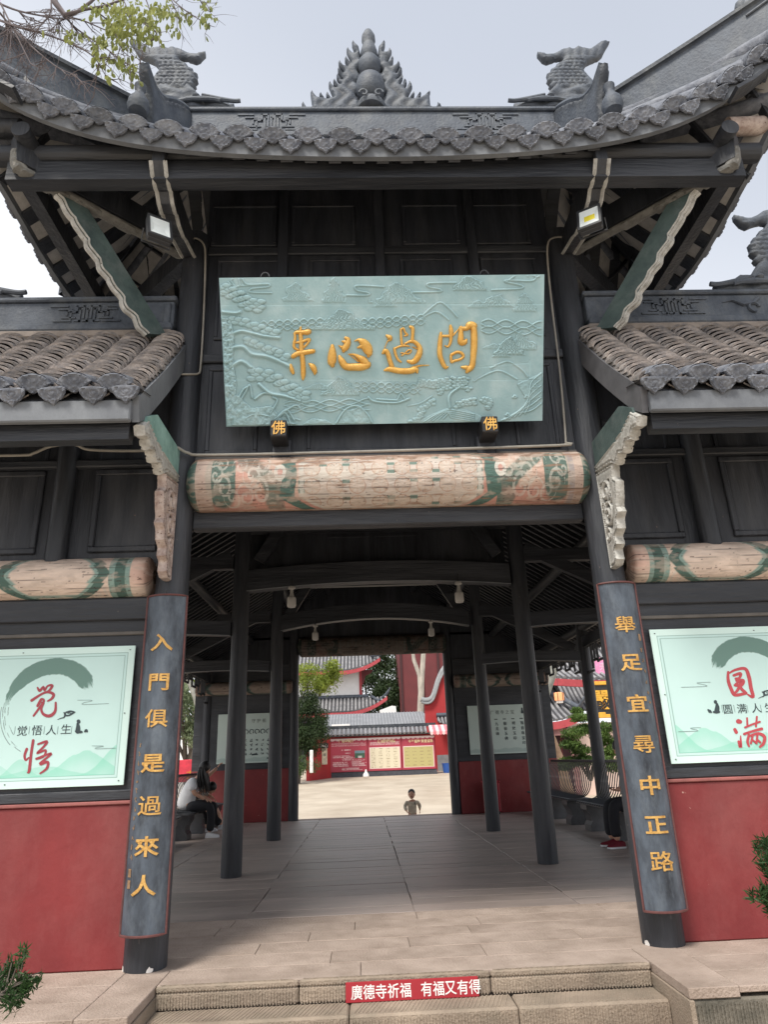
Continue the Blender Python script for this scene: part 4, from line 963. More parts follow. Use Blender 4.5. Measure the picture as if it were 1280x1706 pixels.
lai = [[(235,118,28),(232,200,52),(240,300,56),(245,420,62),(262,560,64),(266,700,64),(262,765,34)], [(152,192,22),(180,180,46),(250,180,52),(310,178,74),(335,172,70)], [(160,200,32),(163,260,36),(150,320,36),(155,370,40),(200,400,30)],
       [(165,308,22),(240,300,36),(325,268,38),(345,275,36),(315,325,32),(272,368,30)], [(140,480,62),(200,445,66),(300,430,66),(390,415,60)], [(108,590,36),(120,640,56),(138,688,42)], [(342,572,26),(385,610,76),(412,670,62),(410,700,30)]]
xin = [[(632,352,50),(630,450,106),(625,550,110),(632,590,64)], [(722,482,42),(750,540,86),(800,606,92),(900,614,96),(1000,610,100),(1075,590,84),(1092,572,50)], [(1080,580,62),(1020,530,98),(960,490,62),(900,458,32),(832,452,10)], [(960,548,18),(900,500,14),(835,455,6)],
       [(800,250,42),(830,272,62),(820,330,82),(782,390,80),(772,415,42)], [(712,345,14),(752,368,42)], [(750,290,14),(792,300,50)], [(908,290,10),(960,275,42),(1020,310,108),(1070,380,130),(1090,445,92),(1086,476,42)], [(950,372,22),(1002,352,62)]]
guo = [[(110,220,32),(145,245,70),(150,270,50),(120,292,16),(85,372,12)], [(60,440,32),(92,415,70),(125,450,62),(150,540,62),(175,605,62)], [(82,656,26),(150,640,70),(250,660,76),(380,665,80),(470,645,80),(492,680,32)], [(440,622,40),(540,595,20),(640,592,9)],
       [(287,140,28),(290,240,32),(300,332,36)], [(290,140,22),(320,130,26),(340,180,26),(368,210,30),(335,224,22)], [(405,112,38),(435,132,50),(435,210,42),(430,282,46)], [(205,385,32),(260,360,26),(330,345,30),(395,355,16)],
       [(340,320,22),(400,295,36),(460,300,50),(518,360,62),(524,430,76),(480,520,80),(430,550,62),(378,540,40)], [(205,385,36),(220,450,36),(250,520,32),(288,550,26)], [(350,430,20),(385,400,22),(418,410,20),(390,445,20),(345,445,20),(290,436,18)], [(300,470,20),(330,450,16)], [(430,360,12),(490,386,16)]]
wen = [[(790,186,32),(785,240,52),(776,340,62),(776,460,66),(810,560,62),(848,618,50),(878,612,22)], [(800,225,32),(880,225,36),(940,215,30),(1000,152,14),(1040,112,32)], [(910,97,32),(918,160,60),(915,240,46),(910,300,40),(880,358,30),(840,346,16)],
       [(1040,122,50),(1040,220,70),(1042,300,88),(1088,302,70),(1108,276,36)], [(1052,132,52),(1110,130,62),(1150,92,98),(1196,98,100)], [(1195,82,72),(1206,200,86),(1206,350,86),(1195,500,76),(1180,600,76),(1135,648,70),(1115,675,42)], [(1052,615,32),(1110,622,62)],
       [(920,462,40),(990,426,36),(1048,440,40),(1072,480,36),(1030,518,36),(960,535,36),(922,550,36),(915,482,36)]]
scb = (on_board(700, 600)-on_board(600, 600)).length/100/7.53
for st, f, nm in ((lai, cA, 'character'), (xin, cA, 'character'), (guo, cB, 'character'), (wen, cB, 'character')):
    lift_b = lambda x, y, f=f: f(x, y)+bn*.004
    brush(st, lift_b, bn, .030, scb, 5, 9).build(nm, GOLD, sg, 60)
for x in (-1.02, .86):
    p = Vector((x, B1.y, B1.z)); MB().tube([p+Vector((.035*math.cos(a), .02, .02+.045*math.sin(a))) for a in np.linspace(0, PI, 9)], .007, 6).build('hanging_hook', DIM, sg, 50)
for x, side in ((-.94, 'left'), (.88, 'right')):
    t = empty('board_support', (x, -.1, 3.9), label='small black block with a gold character, %s of the two under the name board' % side, cat='support block')
    MB().bbox((x-.07, -.29, 3.90), (x+.07, -.02, 4.055), .008).build('block', mat('black_lacquer', (.02, .02, .022), .35, .2), t, 30)
    MB().bbox((x-.085, -.08, 3.78), (x+.085, -.03, 3.98), .02).build('bracket', WOODP, t)
    mb = MB(); put_text(mb, '佛', .125, (x, -.293, 3.98), ext=.004, off=.0006, sz=1.1); mb.build('character', GOLD, t)

# ------------------------------------------------------------------ couplet boards hugging the front columns
CB = mat('couplet_board_slate', srgb(36, 41, 49), .45, .3, 5, .2, 30, col2=srgb(88, 98, 110), stretch=(1.6, 1.6, .6), dust=((.17, .20, .23), .6, 7, (1, 1, .35)))
CR_ = mat('couplet_red_edge', srgb(96, 58, 56), .6, .25, 12, .2)
GOLD2 = mat('dull_gold_leaf', srgb(176, 128, 60), .5, .3, 30, .3, 80, col2=srgb(222, 180, 106), metal=.2)
def couplet(s, label, chars, zs, small):
    xc, z0, z1, R_ = s*1.795, .24, 2.56, .185; t = empty('couplet_board', (xc, -.2, z0), label=label, cat='couplet board'); A = math.asin(.150/R_)
    yc = -.175+R_*math.cos(A)-.02
    def P(u, z, r=R_): return Vector((xc+r*math.sin(u), yc-r*math.cos(u), z))
    n_ = 15; us = np.linspace(-A, A, n_); mb = MB(); zz = np.linspace(z0, z1, 24)
    mb.grid([P(u, z) for z in zz for u in us], n_, 24); mb.grid([P(u, z, R_-.025) for z in zz for u in us], n_, 24, True)
    for z, f in ((z0, True), (z1, False)): mb.grid([P(u, z) for u in us]+[P(u, z, R_-.025) for u in us], n_, 2, f)
    for u in (-A, A): mb.grid([P(u, z) for z in zz]+[P(u, z, R_-.025) for z in zz], 24, 2)
    mb.build('board', CB, t, 50)
    e = MB(); loop = [P(u, z0, R_+.004) for u in us]+[P(A, z, R_+.004) for z in zz[1:-1]]+[P(u, z1, R_+.004) for u in us[::-1]]+[P(-A, z, R_+.004) for z in zz[::-1][1:]]
    e.tube(loop, .0085, 6); e.build('moulding', CR_, t, 50)
    def bend(p):
        u = (p.x-xc)/R_; r = R_+(-.2-p.y); return Vector((xc+r*math.sin(u), yc-r*math.cos(u), p.z))
    for ch, z in zip(chars, zs):
        c = MB(); put_text(c, ch, .165, (xc+.012*s*0, -.203, z), bend, ext=.004, off=(.0012 if ch in '舉尋路過俱' else .0030), sx=1.04, sz=.82); c.build('character', GOLD2, t, 30)
    c = MB(); (sx_, a, b, n2) = small
    for i in range(n2):
        z = a+(b-a)*i/(n2-1); rs = np.random.RandomState(i+int(s*50)+99)
        st = [[(rs.uniform(-1, 1), rs.uniform(-1, 1), .5), (rs.uniform(-1, 1), rs.uniform(-1, 1), .35)] for _ in range(4)]
        f = lambda x, y: bend(Vector((xc+sx_+x*.011, -.2015, z+y*.016)))
        brush(st, f, (0, -1, 0), .0015, .011, 2, 5, c)
    for z in ((a+.10,) if s > 0 else (b-.10, b-.17)): c.add([bend(Vector((xc+sx_+x, -.2035, z+y))) for x, y in ((-.014, -.026), (.014, -.026), (.014, .026), (-.014, .026))], [(0, 1, 2, 3)])
    c.build('small_inscription', mat('dull_bronze_lettering', srgb(140, 112, 84), .6, .3, 40), t)
    for z in (z0-.01, z1+.01): MB().tube([P(0, z, R_-.01), P(0, z+(.03 if z > 1 else -.03), R_-.01)], .006, 6).build('fixing_nail', DIM, t)
couplet(-1, 'dark curved couplet board on the left front column, gold characters 入門俱是過來人 down it', '入門俱是過來人', [2.19, 1.895, 1.636, 1.325, 1.045, .785, .545], (-.115, 1.45, .72, 13))
couplet(1, 'dark curved couplet board on the right front column, gold characters 舉足宜尋中正路 down it', '舉足宜尋中正路', [2.22, 1.926, 1.625, 1.331, 1.049, .788, .556], (.112, 2.02, 1.62, 6))

# ------------------------------------------------------------------ mint posters on the side walls
PM = mat('printed_panel', (.7, .8, .8), .35, .04, 3, attr=True); RED = mat('red_ink', srgb(158, 62, 72), .4, .05); RED2 = mat('bright_red_ink', srgb(186, 72, 80), .4, .05); INK = mat('dark_ink', srgb(52, 66, 70), .45, .05)
mint = np.array(srgb(196, 226, 222)); mint2 = np.array(srgb(212, 238, 232)); ringc = np.array(srgb(96, 130, 120)); hill = np.array(srgb(134, 208, 184)); linec = np.array(srgb(140, 172, 166))
def poster_fn(s):
    x0, x1 = (2.075, 3.95) if s > 0 else (-3.95, -2.065); z0, z1 = 1.184, 2.208
    Cc = (-2.69, 1.742) if s < 0 else (2.86, 1.742)
    def f(U, V):
        x = x0+(x1-x0)*U; z = z0+(z1-z0)*V; e = np.minimum(np.minimum(x-x0, x1-x), np.minimum(z-z0, z1-z))
        rgb = np.tile(mint, (len(x), 1))*(.98+.05*fbm(x*4, z*4, 3, 4))[:, None]; rgb = layer(rgb, mint2, (e < .05).astype(float))
        for q in (.052, .075): rgb = layer(rgb, linec, (np.abs(e-q) < .0028)*.9)
        # ink ring, heavy at the top and breaking up into dry strokes
        dx, dz = x-Cc[0], z-Cc[1]; r = np.hypot(dx, dz); th = np.degrees(np.arctan2(dz, dx*(-s)))   # th measured from the outer side; stroke ends at the inner end
        k = th if True else th; a = np.where(th < -90, th+360, th)       # -90..270
        # start 22 deg (inner end, dry tip) over the top to 180 then thin
        a2 = 180-a if s > 0 else 180-a
        a2 = a
        inner_end = (a2 > 153) if False else None
        t = np.degrees(np.arctan2(dz, dx if s < 0 else -dx))   # 0 = inner side, 90 = top, 180 = outer side
        t = np.where(t < -60, t+360, t)
        wid = .045*sstep(18, 34, t)+.0; wid = np.where(t > 120, .056*sstep(185, 120, t)+.004, .060*sstep(18, 38, t))
        nn = fbm(t/5.5, r*70, 3, 12); rr = r-(.325+.008*np.sin(np.radians(t*2)))
        solid = sstep(.006, -.002, np.abs(rr)-wid+.012*(nn-.5)*(1+3*sstep(150, 190, t)+3*sstep(40, 20, t)))
        dry = (t > 24)*(t < 185); m_ = solid*dry
        brk = sstep(150, 185, t)+sstep(36, 24, t); m_ = m_*np.where(fbm(r*160, t/16, 2, 14) < .35+.0*t+.55*brk*.8, 1-brk.clip(0, 1), 1)
        rgb = layer(rgb, ringc*(1+.25*sstep(90, 30, t) if s > 0 else 1) if False else ringc, m_.clip(0, 1)*.97)
        for q, sd_ in ((.335, 1), (.322, 2), (.345, 3), (.30, 4)):
            w2 = (np.abs(r-q-.012*(fbm(t/40, t*0+sd_, 2, sd_)-.5)*2) < .0028)*(t > 175)*(t < 250-8*sd_)*(fbm(t/9, r*90, 2, sd_+20) > .42); rgb = layer(rgb, np.array(srgb(90, 110, 108)), w2*.75)
        # hills along the foot
        for i, (cx, w, hh, al) in enumerate(((.30, .26, .17, .55), (.06, .18, .21, .6), (.78, .12, .13, .5), (.95, .14, .10, .35), (1.30, .22, .16, .6), (.60, .3, .07, .5), (1.60, .24, .14, .5), (1.75, .3, .08, .4))):
            xi = (x1-x if s < 0 else x-x0); top_ = z0+.075+hh*np.exp(-((xi-cx)/w)**2*1.6)*(1+.12*(fbm(xi*14, xi*0, 3, i)-.5)*2); a_ = sstep(.004, -.002, z-top_)*(e > .075)*al*(.35+.65*sstep(top_-.14, top_, z)); rgb = layer(rgb, hill, a_)
        # little cloud lines
        for (cx, cz) in ():
            xi = (x1-x if s < 0 else x-x0)
            for (a_, b_, zz) in ((0, .13, 0), (.07, .16, -.028), (-.10, .09, -.03 if False else -.056)):
                rgb = layer(rgb, np.array(srgb(110, 130, 128)), ((xi-cx > a_-.08)*(xi-cx < b_-.03)*(np.abs(z-cz-zz-.01) < .0022))*.8)
        return rgb
    return f, x0, x1, z0, z1
def strokes_poster(s, strokes, ox, oy, sc, name, m, parent, wmul=1.15):
    f = lambda x, y: at(ox+x/sc, oy+y/sc, Y=-.0435)
    k = (at(100, 1200, Y=-.0435)-at(110, 1200, Y=-.0435)).length/10/sc
    return brush([[(a, b, c*wmul) for a, b, c in st] for st in strokes], f, (0, -1, 0), .001, k, 5, 5).build(name, m, parent)
jue = [[(345,420,12),(365,450,20),(400,412,14),(410,446,16),(440,405,14),(482,402,20),(450,450,16),(400,470,10)], [(290,540,20),(380,482,16),(440,462,18),(493,482,22),(478,522,18),(440,545,12)], [(345,590,18),(362,560,20),(382,528,18),(404,545,16),(350,625,16),(308,682,14)], [(385,560,12),(402,560,14),(380,620,16),(402,668,20),(460,682,24),(508,640,20),(514,560,14)]]
wu = [[(245,990,20),(225,1050,18),(235,1092,16),(262,1070,10)], [(305,910,20),(285,1040,20),(268,1190,22),(252,1206,10)], [(350,945,14),(432,920,20),(400,970,16),(340,1030,14),(420,1000,16),(400,1060,14),(335,1080,18)], [(335,1078,14),(472,1030,16),(420,1080,16),(370,1122,18)], [(375,1130,20),(440,1110,20),(430,1170,18),(370,1215,12)]]
yuan = [[(858,510,20),(860,600,28),(895,700,30),(935,755,28),(1050,735,26)], [(872,520,16),(940,485,22),(1040,475,28),(1080,560,32),(1102,680,32),(1125,775,26),(1070,750,14)], [(920,545,24),(990,525,26),(980,570,20),(940,580,20)], [(950,600,24),(1020,600,26),(1000,650,26),(932,650,24)], [(940,640,22),(1000,600,22),(960,700,24),(918,740,18)], [(980,660,26),(1010,700,26),(1040,722,22)]]
man = [[(968,1035,46),(986,1040,38)], [(930,1122,30),(945,1152,32)], [(970,1250,22),(992,1310,30),(992,1190,9)], [(1060,1000,16),(1065,1090,18)], [(1165,985,16),(1155,1090,18)], [(1040,1100,20),(1110,1070,18),(1195,1040,20)], [(1030,1170,24),(1120,1140,24),(1215,1115,28)], [(1080,1180,22),(1065,1250,24),(1080,1300,18)], [(1090,1190,20),(1180,1165,26),(1245,1200,30),(1235,1270,28),(1200,1305,24)], [(1120,1190,18),(1100,1270,18)], [(1115,1230,16),(1150,1260,18)], [(1170,1180,18),(1160,1270,18)], [(1170,1230,16),(1200,1260,18)]]
for s in (-1, 1):
    fn, x0, x1, z0, z1 = poster_fn(s)
    t = empty('poster_panel', ((x0+x1)/2, -.03, z0), label=('mint poster with red brushed characters 觉悟 inside a green ink ring, left wall' if s < 0 else 'mint poster with red brushed characters 圆满 under a green ink arc, right wall'), cat='poster')
    def pos(U, V): return np.stack([x0+(x1-x0)*U, np.full_like(U, -.0415), z0+(z1-z0)*V], 1)
    painted('print', 700, 380, pos, fn, PM, t)
    MB().bbox((x0-.002, -.041, z0-.002), (x1+.002, -.031, z1+.002), .004).build('board', mat('poster_edge', srgb(205, 225, 220), .5), t)
    if s < 0:
        strokes_poster(s, jue, 0, 1070, 5.565, 'brushed_character', RED, t, 1.25); strokes_poster(s, wu, 0, 1070, 5.565, 'brushed_character', RED, t, 1.25)
        line = [('觉', 36.5), ('悟', 61), ('人', 85), ('生', 109.5)]; ys_ = [1217.5, 1216.5, 1216, 1214.5]; bars = (24, 48, 73, 95.5, 118.5)
    else:
        strokes_poster(s, yuan, 1080, 1040, 6.4, 'brushed_character', RED2, t, 1.2); strokes_poster(s, man, 1080, 1040, 6.4, 'brushed_character', RED2, t, 1.1)
        line = [('圆', 1213.5), ('满', 1237), ('人', 1261), ('生', 1283)]; ys_ = [1181.5, 1180.5, 1179.5, 1178.5]; bars = (1204, 1224.5, 1246.5, 1269, 1291)
    for (ch, px), py in zip(line, ys_):
        p = at(px, py, Y=-.0435); c = MB(); put_text(c, ch, .082, tuple(p), ext=.0008, sz=.95); c.build('printed_character', INK, t)
    c = MB()
    for b in bars: p = at(b, ys_[1], Y=-.0435); c.box((p.x-.0015, -.0445, p.z-.028), (p.x+.0015, -.0425, p.z+.028))
    c.build('divider_line', mat('grey_line', srgb(140, 160, 158), .5), t)
    # meditating figure, pot and curl of cloud
    if s < 0: og, k_ = (0, 1070, 5.565), 1
    else: og, k_ = (1080, 1040, 6.4), -1
    F = (lambda x, y: at(og[0]+x/og[2], og[1]+y/og[2], Y=-.0435))
    if s < 0: fig = [[(725,732,34),(727,738,34)], [(718,755,22),(722,790,40),(718,825,46)], [(702,825,20),(730,830,28),(755,832,20)], [(785,828,16),(797,818,28),(805,828,16)]]; cur = [[(530,718,3),(560,705,8),(592,695,12),(600,665,20),(590,652,10)], [(612,680,16),(640,678,12),(668,660,16),(692,648,10)], [(610,650,14),(650,640,16),(685,645,10)], [(625,660,6),(645,655,8),(655,668,6),(638,672,6)]]
    else: fig = [[(722,825,34),(724,831,34)], [(738,850,24),(742,885,46),(738,925,52)], [(705,935,20),(735,938,28),(762,935,20)], [(645,912,16),(662,928,32),(680,938,14)]]; cur = [[(1182,790,3),(1215,775,8),(1240,765,14),(1240,730,22),(1222,722,10)], [(1255,755,18),(1280,752,14)], [(1245,715,14),(1285,708,16)], [(1270,730,8),(1282,735,8)]]
    if s < 0: cl_ = [[(715,537,3),(835,536,3),(846,544,3),(790,556,3),(768,564,3),(775,577,3),(1005,567,3)], [(850,960,3),(945,960,3),(950,966,3),(892,976,3),(895,987,3),(1070,980,3)]]
    else: cl_ = [[(670,617,4),(540,621,4),(534,630,4),(600,644,4),(620,650,4),(614,662,4),(360,671,4)], [(565,1100,4),(470,1104,4),(462,1112,4),(520,1124,4),(530,1130,4),(522,1137,4),(330,1144,4)]]
    brush(cl_, F, (0, -1, 0), .0008, .0044/og[2], 4, 3).build('cloud_line_print', mat('grey_line', srgb(140, 160, 158), .5), t)
    brush(fig, F, (0, -1, 0), .001, .0044/og[2], 4, 5).build('meditating_figure_print', INK, t); brush(cur, F, (0, -1, 0), .001, .0044/og[2], 4, 5).build('cloud_print', INK, t)
    sc_ = MB()
    for u in (.02, .46, .98):
        for v in (.03, .5, .97):
            if u == .46 and v == .5: continue
            x = x0+(x1-x0)*(u if s > 0 else 1-u); sc_.lathe([(.001, -.003), (.006, -.002), (.006, .002), (.001, .003)], 8, (x, -.043, z0+(z1-z0)*v))
    sc_.build('screw_head', DIM, t)

# ------------------------------------------------------------------ small fittings
def cable(pts, r, label, name='conduit'):
    o = MB().tube([Vector(p) for p in catmull(pts, 4)], r, 8).build(name, CABLE, None, 50); tag(o, label, 'cable')
cable([(-1.86, -.13, 6.08), (-1.80, -.15, 6.12), (-1.72, -.14, 6.06), (-1.70, -.10, 5.9), (-1.69, -.06, 5.2), (-1.69, -.06, 4.75), (-1.70, -.07, 4.66), (-1.76, -.12, 4.62), (-1.84, -.16, 4.60)], .010, 'thin pale conduit beside the left upper column, left of the name board')
cable([(1.90, -.13, 6.10), (1.74, -.14, 6.10), (1.66, -.12, 6.0), (1.64, -.08, 5.5), (1.63, -.06, 4.6), (1.60, -.06, 3.95), (1.57, -.1, 3.86)], .010, 'thin pale conduit beside the right upper column, right of the name board')
cable([(-4.3, -.12, 3.86), (-3.2, -.12, 3.85), (-3.05, -.13, 3.86), (-2.9, -.14, 3.92), (-2.7, -.14, 3.93), (-2.58, -.12, 3.89), (-2.2, -.12, 3.87), (-1.95, -.16, 3.86), (-1.82, -.20, 3.86), (-1.72, -.16, 3.82), (-1.5, -.13, 3.81), (0, -.12, 3.82), (1.5, -.12, 3.84), (1.57, -.12, 3.86)], .013, 'long pale conduit running along the top of the painted main beam')
def floodlight(x, y, z, s, yellow_led, label):
    t = empty('floodlight', (x, y, z), label=label, cat='floodlight'); R_ = Matrix.Rotation(-s*.55, 3, 'Z') @ Matrix.Rotation(-.35, 3, 'X'); o = (x, y, z)
    MB().bbox((-.10, -.02, -.15), (.10, .035, .15), .012, o, R_).build('housing', DIM, t)
    f = MB()
    for a, b in (((-.10, -.045, -.15), (-.08, -.02, .15)), ((.08, -.045, -.15), (.10, -.02, .15)), ((-.08, -.045, .12), (.08, -.02, .15)), ((-.08, -.045, -.15), (.08, -.02, -.12))): f.box(a, b, R_, o)
    f.build('frame', DIM, t)
    r = MB(); v = [R_ @ Vector(p)+Vector(o) for p in ((-.08,-.042,-.12),(.08,-.042,-.12),(.08,-.042,.12),(-.08,-.042,.12),(-.045,-.024,-.03),(.045,-.024,-.03),(.045,-.024,.05),(-.045,-.024,.05))]
    r.add(v, [(0,1,5,4),(1,2,6,5),(2,3,7,6),(3,0,4,7)]); r.build('reflector', mat('reflector', srgb(215, 222, 222), .3, .05), t)
    c = MB(); c.add(v[4:], [(0,1,2,3)]); c.build('lamp_chip', mat('yellow_chip', srgb(222, 206, 60), .4, .05) if yellow_led else mat('reflector', (.8, .8, .8)), t)  # yellow is the chip's own colour, the lamp is off
    b = MB(); b.tube([Vector(o)+R_ @ Vector(p) for p in ((-.115, .02, 0), (-.115, .10, -.06), (.115, .10, -.06), (.115, .02, 0))], .009, 6); b.build('bracket', DIM, t)
_p = at(264, 385, Y=-.92); floodlight(_p.x, _p.y, _p.z, -1, 0, 'black square floodlight by the left upper column, plain white reflector')
_p = at(984, 368, Y=-.92); floodlight(_p.x, _p.y, _p.z, 1, 1, 'black square floodlight by the right upper column, yellow chip in its reflector')
# red strip sign on the top step
t = empty('step_sign', (0, -.47, -.12), label='long red sign with white characters 廣德寺祈福 有福又有得 leaning on the top step', cat='sign')
SR = Matrix.Rotation(-.12, 3, 'X')
MB().bbox((-.425, -.004, 0), (.415, .008, .108), .003, (0, -.487, -.128), SR).build('board', mat('sign_red', srgb(158, 34, 44), .4, .06), t)
WH = mat('white_letter', srgb(235, 232, 228), .5, .03)
for i, ch in enumerate('廣德寺祈福 有福又有得'):
    if ch == ' ': continue
    x = -.355+i*.0765-(.02 if i > 4 else 0); c = MB(); put_text(c, ch, .076, (x, 0, .054), lambda p: SR @ Vector((p.x, p.y-.0055, p.z))+Vector((0, -.487, -.128)), ext=.0008, off=.0005, sz=1.08); c.build('character', WH, t)
# ------------------------------------------------------------------ pavilion interior
def zr_in(x): return 6.30-.62*abs(x)
pr = empty('pavilion_roof', (0, 6, 5), parent=gate)
mb = MB()
for s in (-1, 1): mb.prism([(0, 6.35), (s*4.75, 3.405), (s*4.75, 3.50), (0, 6.50)], (0, 6.3, 0), (1, 0, 0), (0, 0, 1), (0, 1, 0), 12.3)
mb.build('roof_bed', TILEK, pr)
LB = mat('painted_edge_light', srgb(120, 124, 128), .6, .2); so_m = mat('dark_ceiling_board', (.022, .024, .028), .7, .2)  # pale colour standing in for daylight leaking past rafters and light on beam edges
mb = MB()
for s in (-1, 1): mb.prism([(0, 6.33), (s*4.74, 3.39), (s*4.74, 3.38), (0, 6.32)], (0, 6.3, 0), (1, 0, 0), (0, 0, 1), (0, 1, 0), 12.2)
mb.build('ceiling_board', so_m, pr)
for s in (-1, 1):
    y = .3; me = None
    while y < 12.2:
        mb = MB(); mb.beam((s*.05, y, zr_in(.05)-.035), (s*4.72, y, zr_in(4.72)-.035), .055, .07); mb.beam((s*.05, y-.045, zr_in(.05)-.006), (s*4.72, y-.045, zr_in(4.72)-.006), .022, .006)
        me = mb.mesh('rafter', WOODH); me.materials.append(LB)
        for f in list(me.polygons)[6:]: f.material_index = 1  # thin strip coloured pale as light leaking along the rafter
        link('rafter', me, pr); y += .20
for x in (0, 1.1, 2.0, 3.1, 4.1):
    for s in ((-1, 1) if x else (1,)): MB().tube([(s*x, .1, zr_in(x)-.16), (s*x, 12.3, zr_in(x)-.16)], .085, 12).build('purlin', WOODH, pr, 40)
def arched(name, x0, x1, y, zs, rise, h, w):
    n_ = 15; mb = MB(); v = []
    for i in range(n_):
        t = i/(n_-1); x = x0+(x1-x0)*t; e = rise*(1-(2*t-1)**2)
        for (dy_, dz) in ((-w/2, 0), (w/2, 0), (w/2, h), (-w/2, h)): v.append((x, y+dy_, zs+e+dz))
    f = []
    for i in range(n_-1):
        for j in range(4): f.append((i*4+j, i*4+(j+1) % 4, (i+1)*4+(j+1) % 4, (i+1)*4+j))
    mb.add(v, f); mb.build(name, WOODH, gate, 30)
    e = MB(); e.tube([(x0+(x1-x0)*t+0, y-w/2-.004, zs+rise*(1-(2*t-1)**2)+.006) for t in np.linspace(.0, 1, 15)], .007, 5); e.build('arris_light_strip', LB, gate)  # pale line painted along the lower edge as if lit
for y, z, xe in ((3.9, 3.55, 1.86), (7.9, 3.70, 1.86)):
    arched('cross_beam', -xe, xe, y, z, .09 if y < 5 else .2, .30, .16)
    MB().beam((-1.9, y, z+.98), (1.9, y, z+.98), .14, .22).build('cross_beam', WOODH, gate)
    for s in (-1, 1):
        arched('side_tie', s*2.06, s*4.0, y, 2.94, .04, .20, .12)
        MB().beam((s*2.06, y, 3.98), (s*3.1, y, 3.98), .12, .18).build('side_tie', WOODH, gate)
        MB().beam((s*3.9, y, 3.2), (s*2.1, y, 4.1), .10, .16).build('diagonal_brace', WOODH, gate)
        MB().beam((s*1.7, y, 4.0), (s*1.1, y, 5.0), .10, .16).build('diagonal_brace', WOODH, gate)
for s in (-1, 1):
    for (x, z) in ((4.1, 3.3),):
        MB().beam((s*x, .3 if z > 3.35 else .3, z), (s*x, 12, z), .12, .20).build('long_tie', WOOD, gate)
framed_panel(-.75, -.12, 3.98, 4.40, 4.05, .03, .02); framed_panel(-.05, .58, 3.98, 4.40, 4.05, .03, .02)
MB().box((-1.86, 4.05, 3.80), (1.86, 4.10, 4.45)).build('transom_board', WOODP, gate)
# rear wall: red wainscot, boards, painted beams, posters
for s in (-1, 1):
    def X(a, b): return (a, b) if s > 0 else (-b, -a)
    a, b = X(2.0, 4.4)
    MB().bbox((a, 11.93, 0), (b, 12.15, 1.16), .01).build('red_wall', REDW, gate)
    MB().box((a, 11.96, 1.16), (b, 12.1, 3.6)).build('wall_board', WOODH, gate)
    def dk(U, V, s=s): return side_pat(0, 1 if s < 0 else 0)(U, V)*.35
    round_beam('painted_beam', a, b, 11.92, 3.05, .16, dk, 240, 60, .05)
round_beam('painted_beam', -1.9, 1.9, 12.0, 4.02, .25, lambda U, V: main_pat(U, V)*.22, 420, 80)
MB().prism([(-3.4, 4.24), (3.4, 4.24), (0, 6.32)], (0, 12.085, 0), (1, 0, 0), (0, 0, 1), (0, 1, 0), .07).build('gable_wall', WOODP, gate)
MB().box((-4.0, 12.05, 3.3), (-1.9, 12.12, 4.3)).build('gable_wall', WOODP, gate); MB().box((1.9, 12.05, 3.3), (4.0, 12.12, 4.3)).build('gable_wall', WOODP, gate)
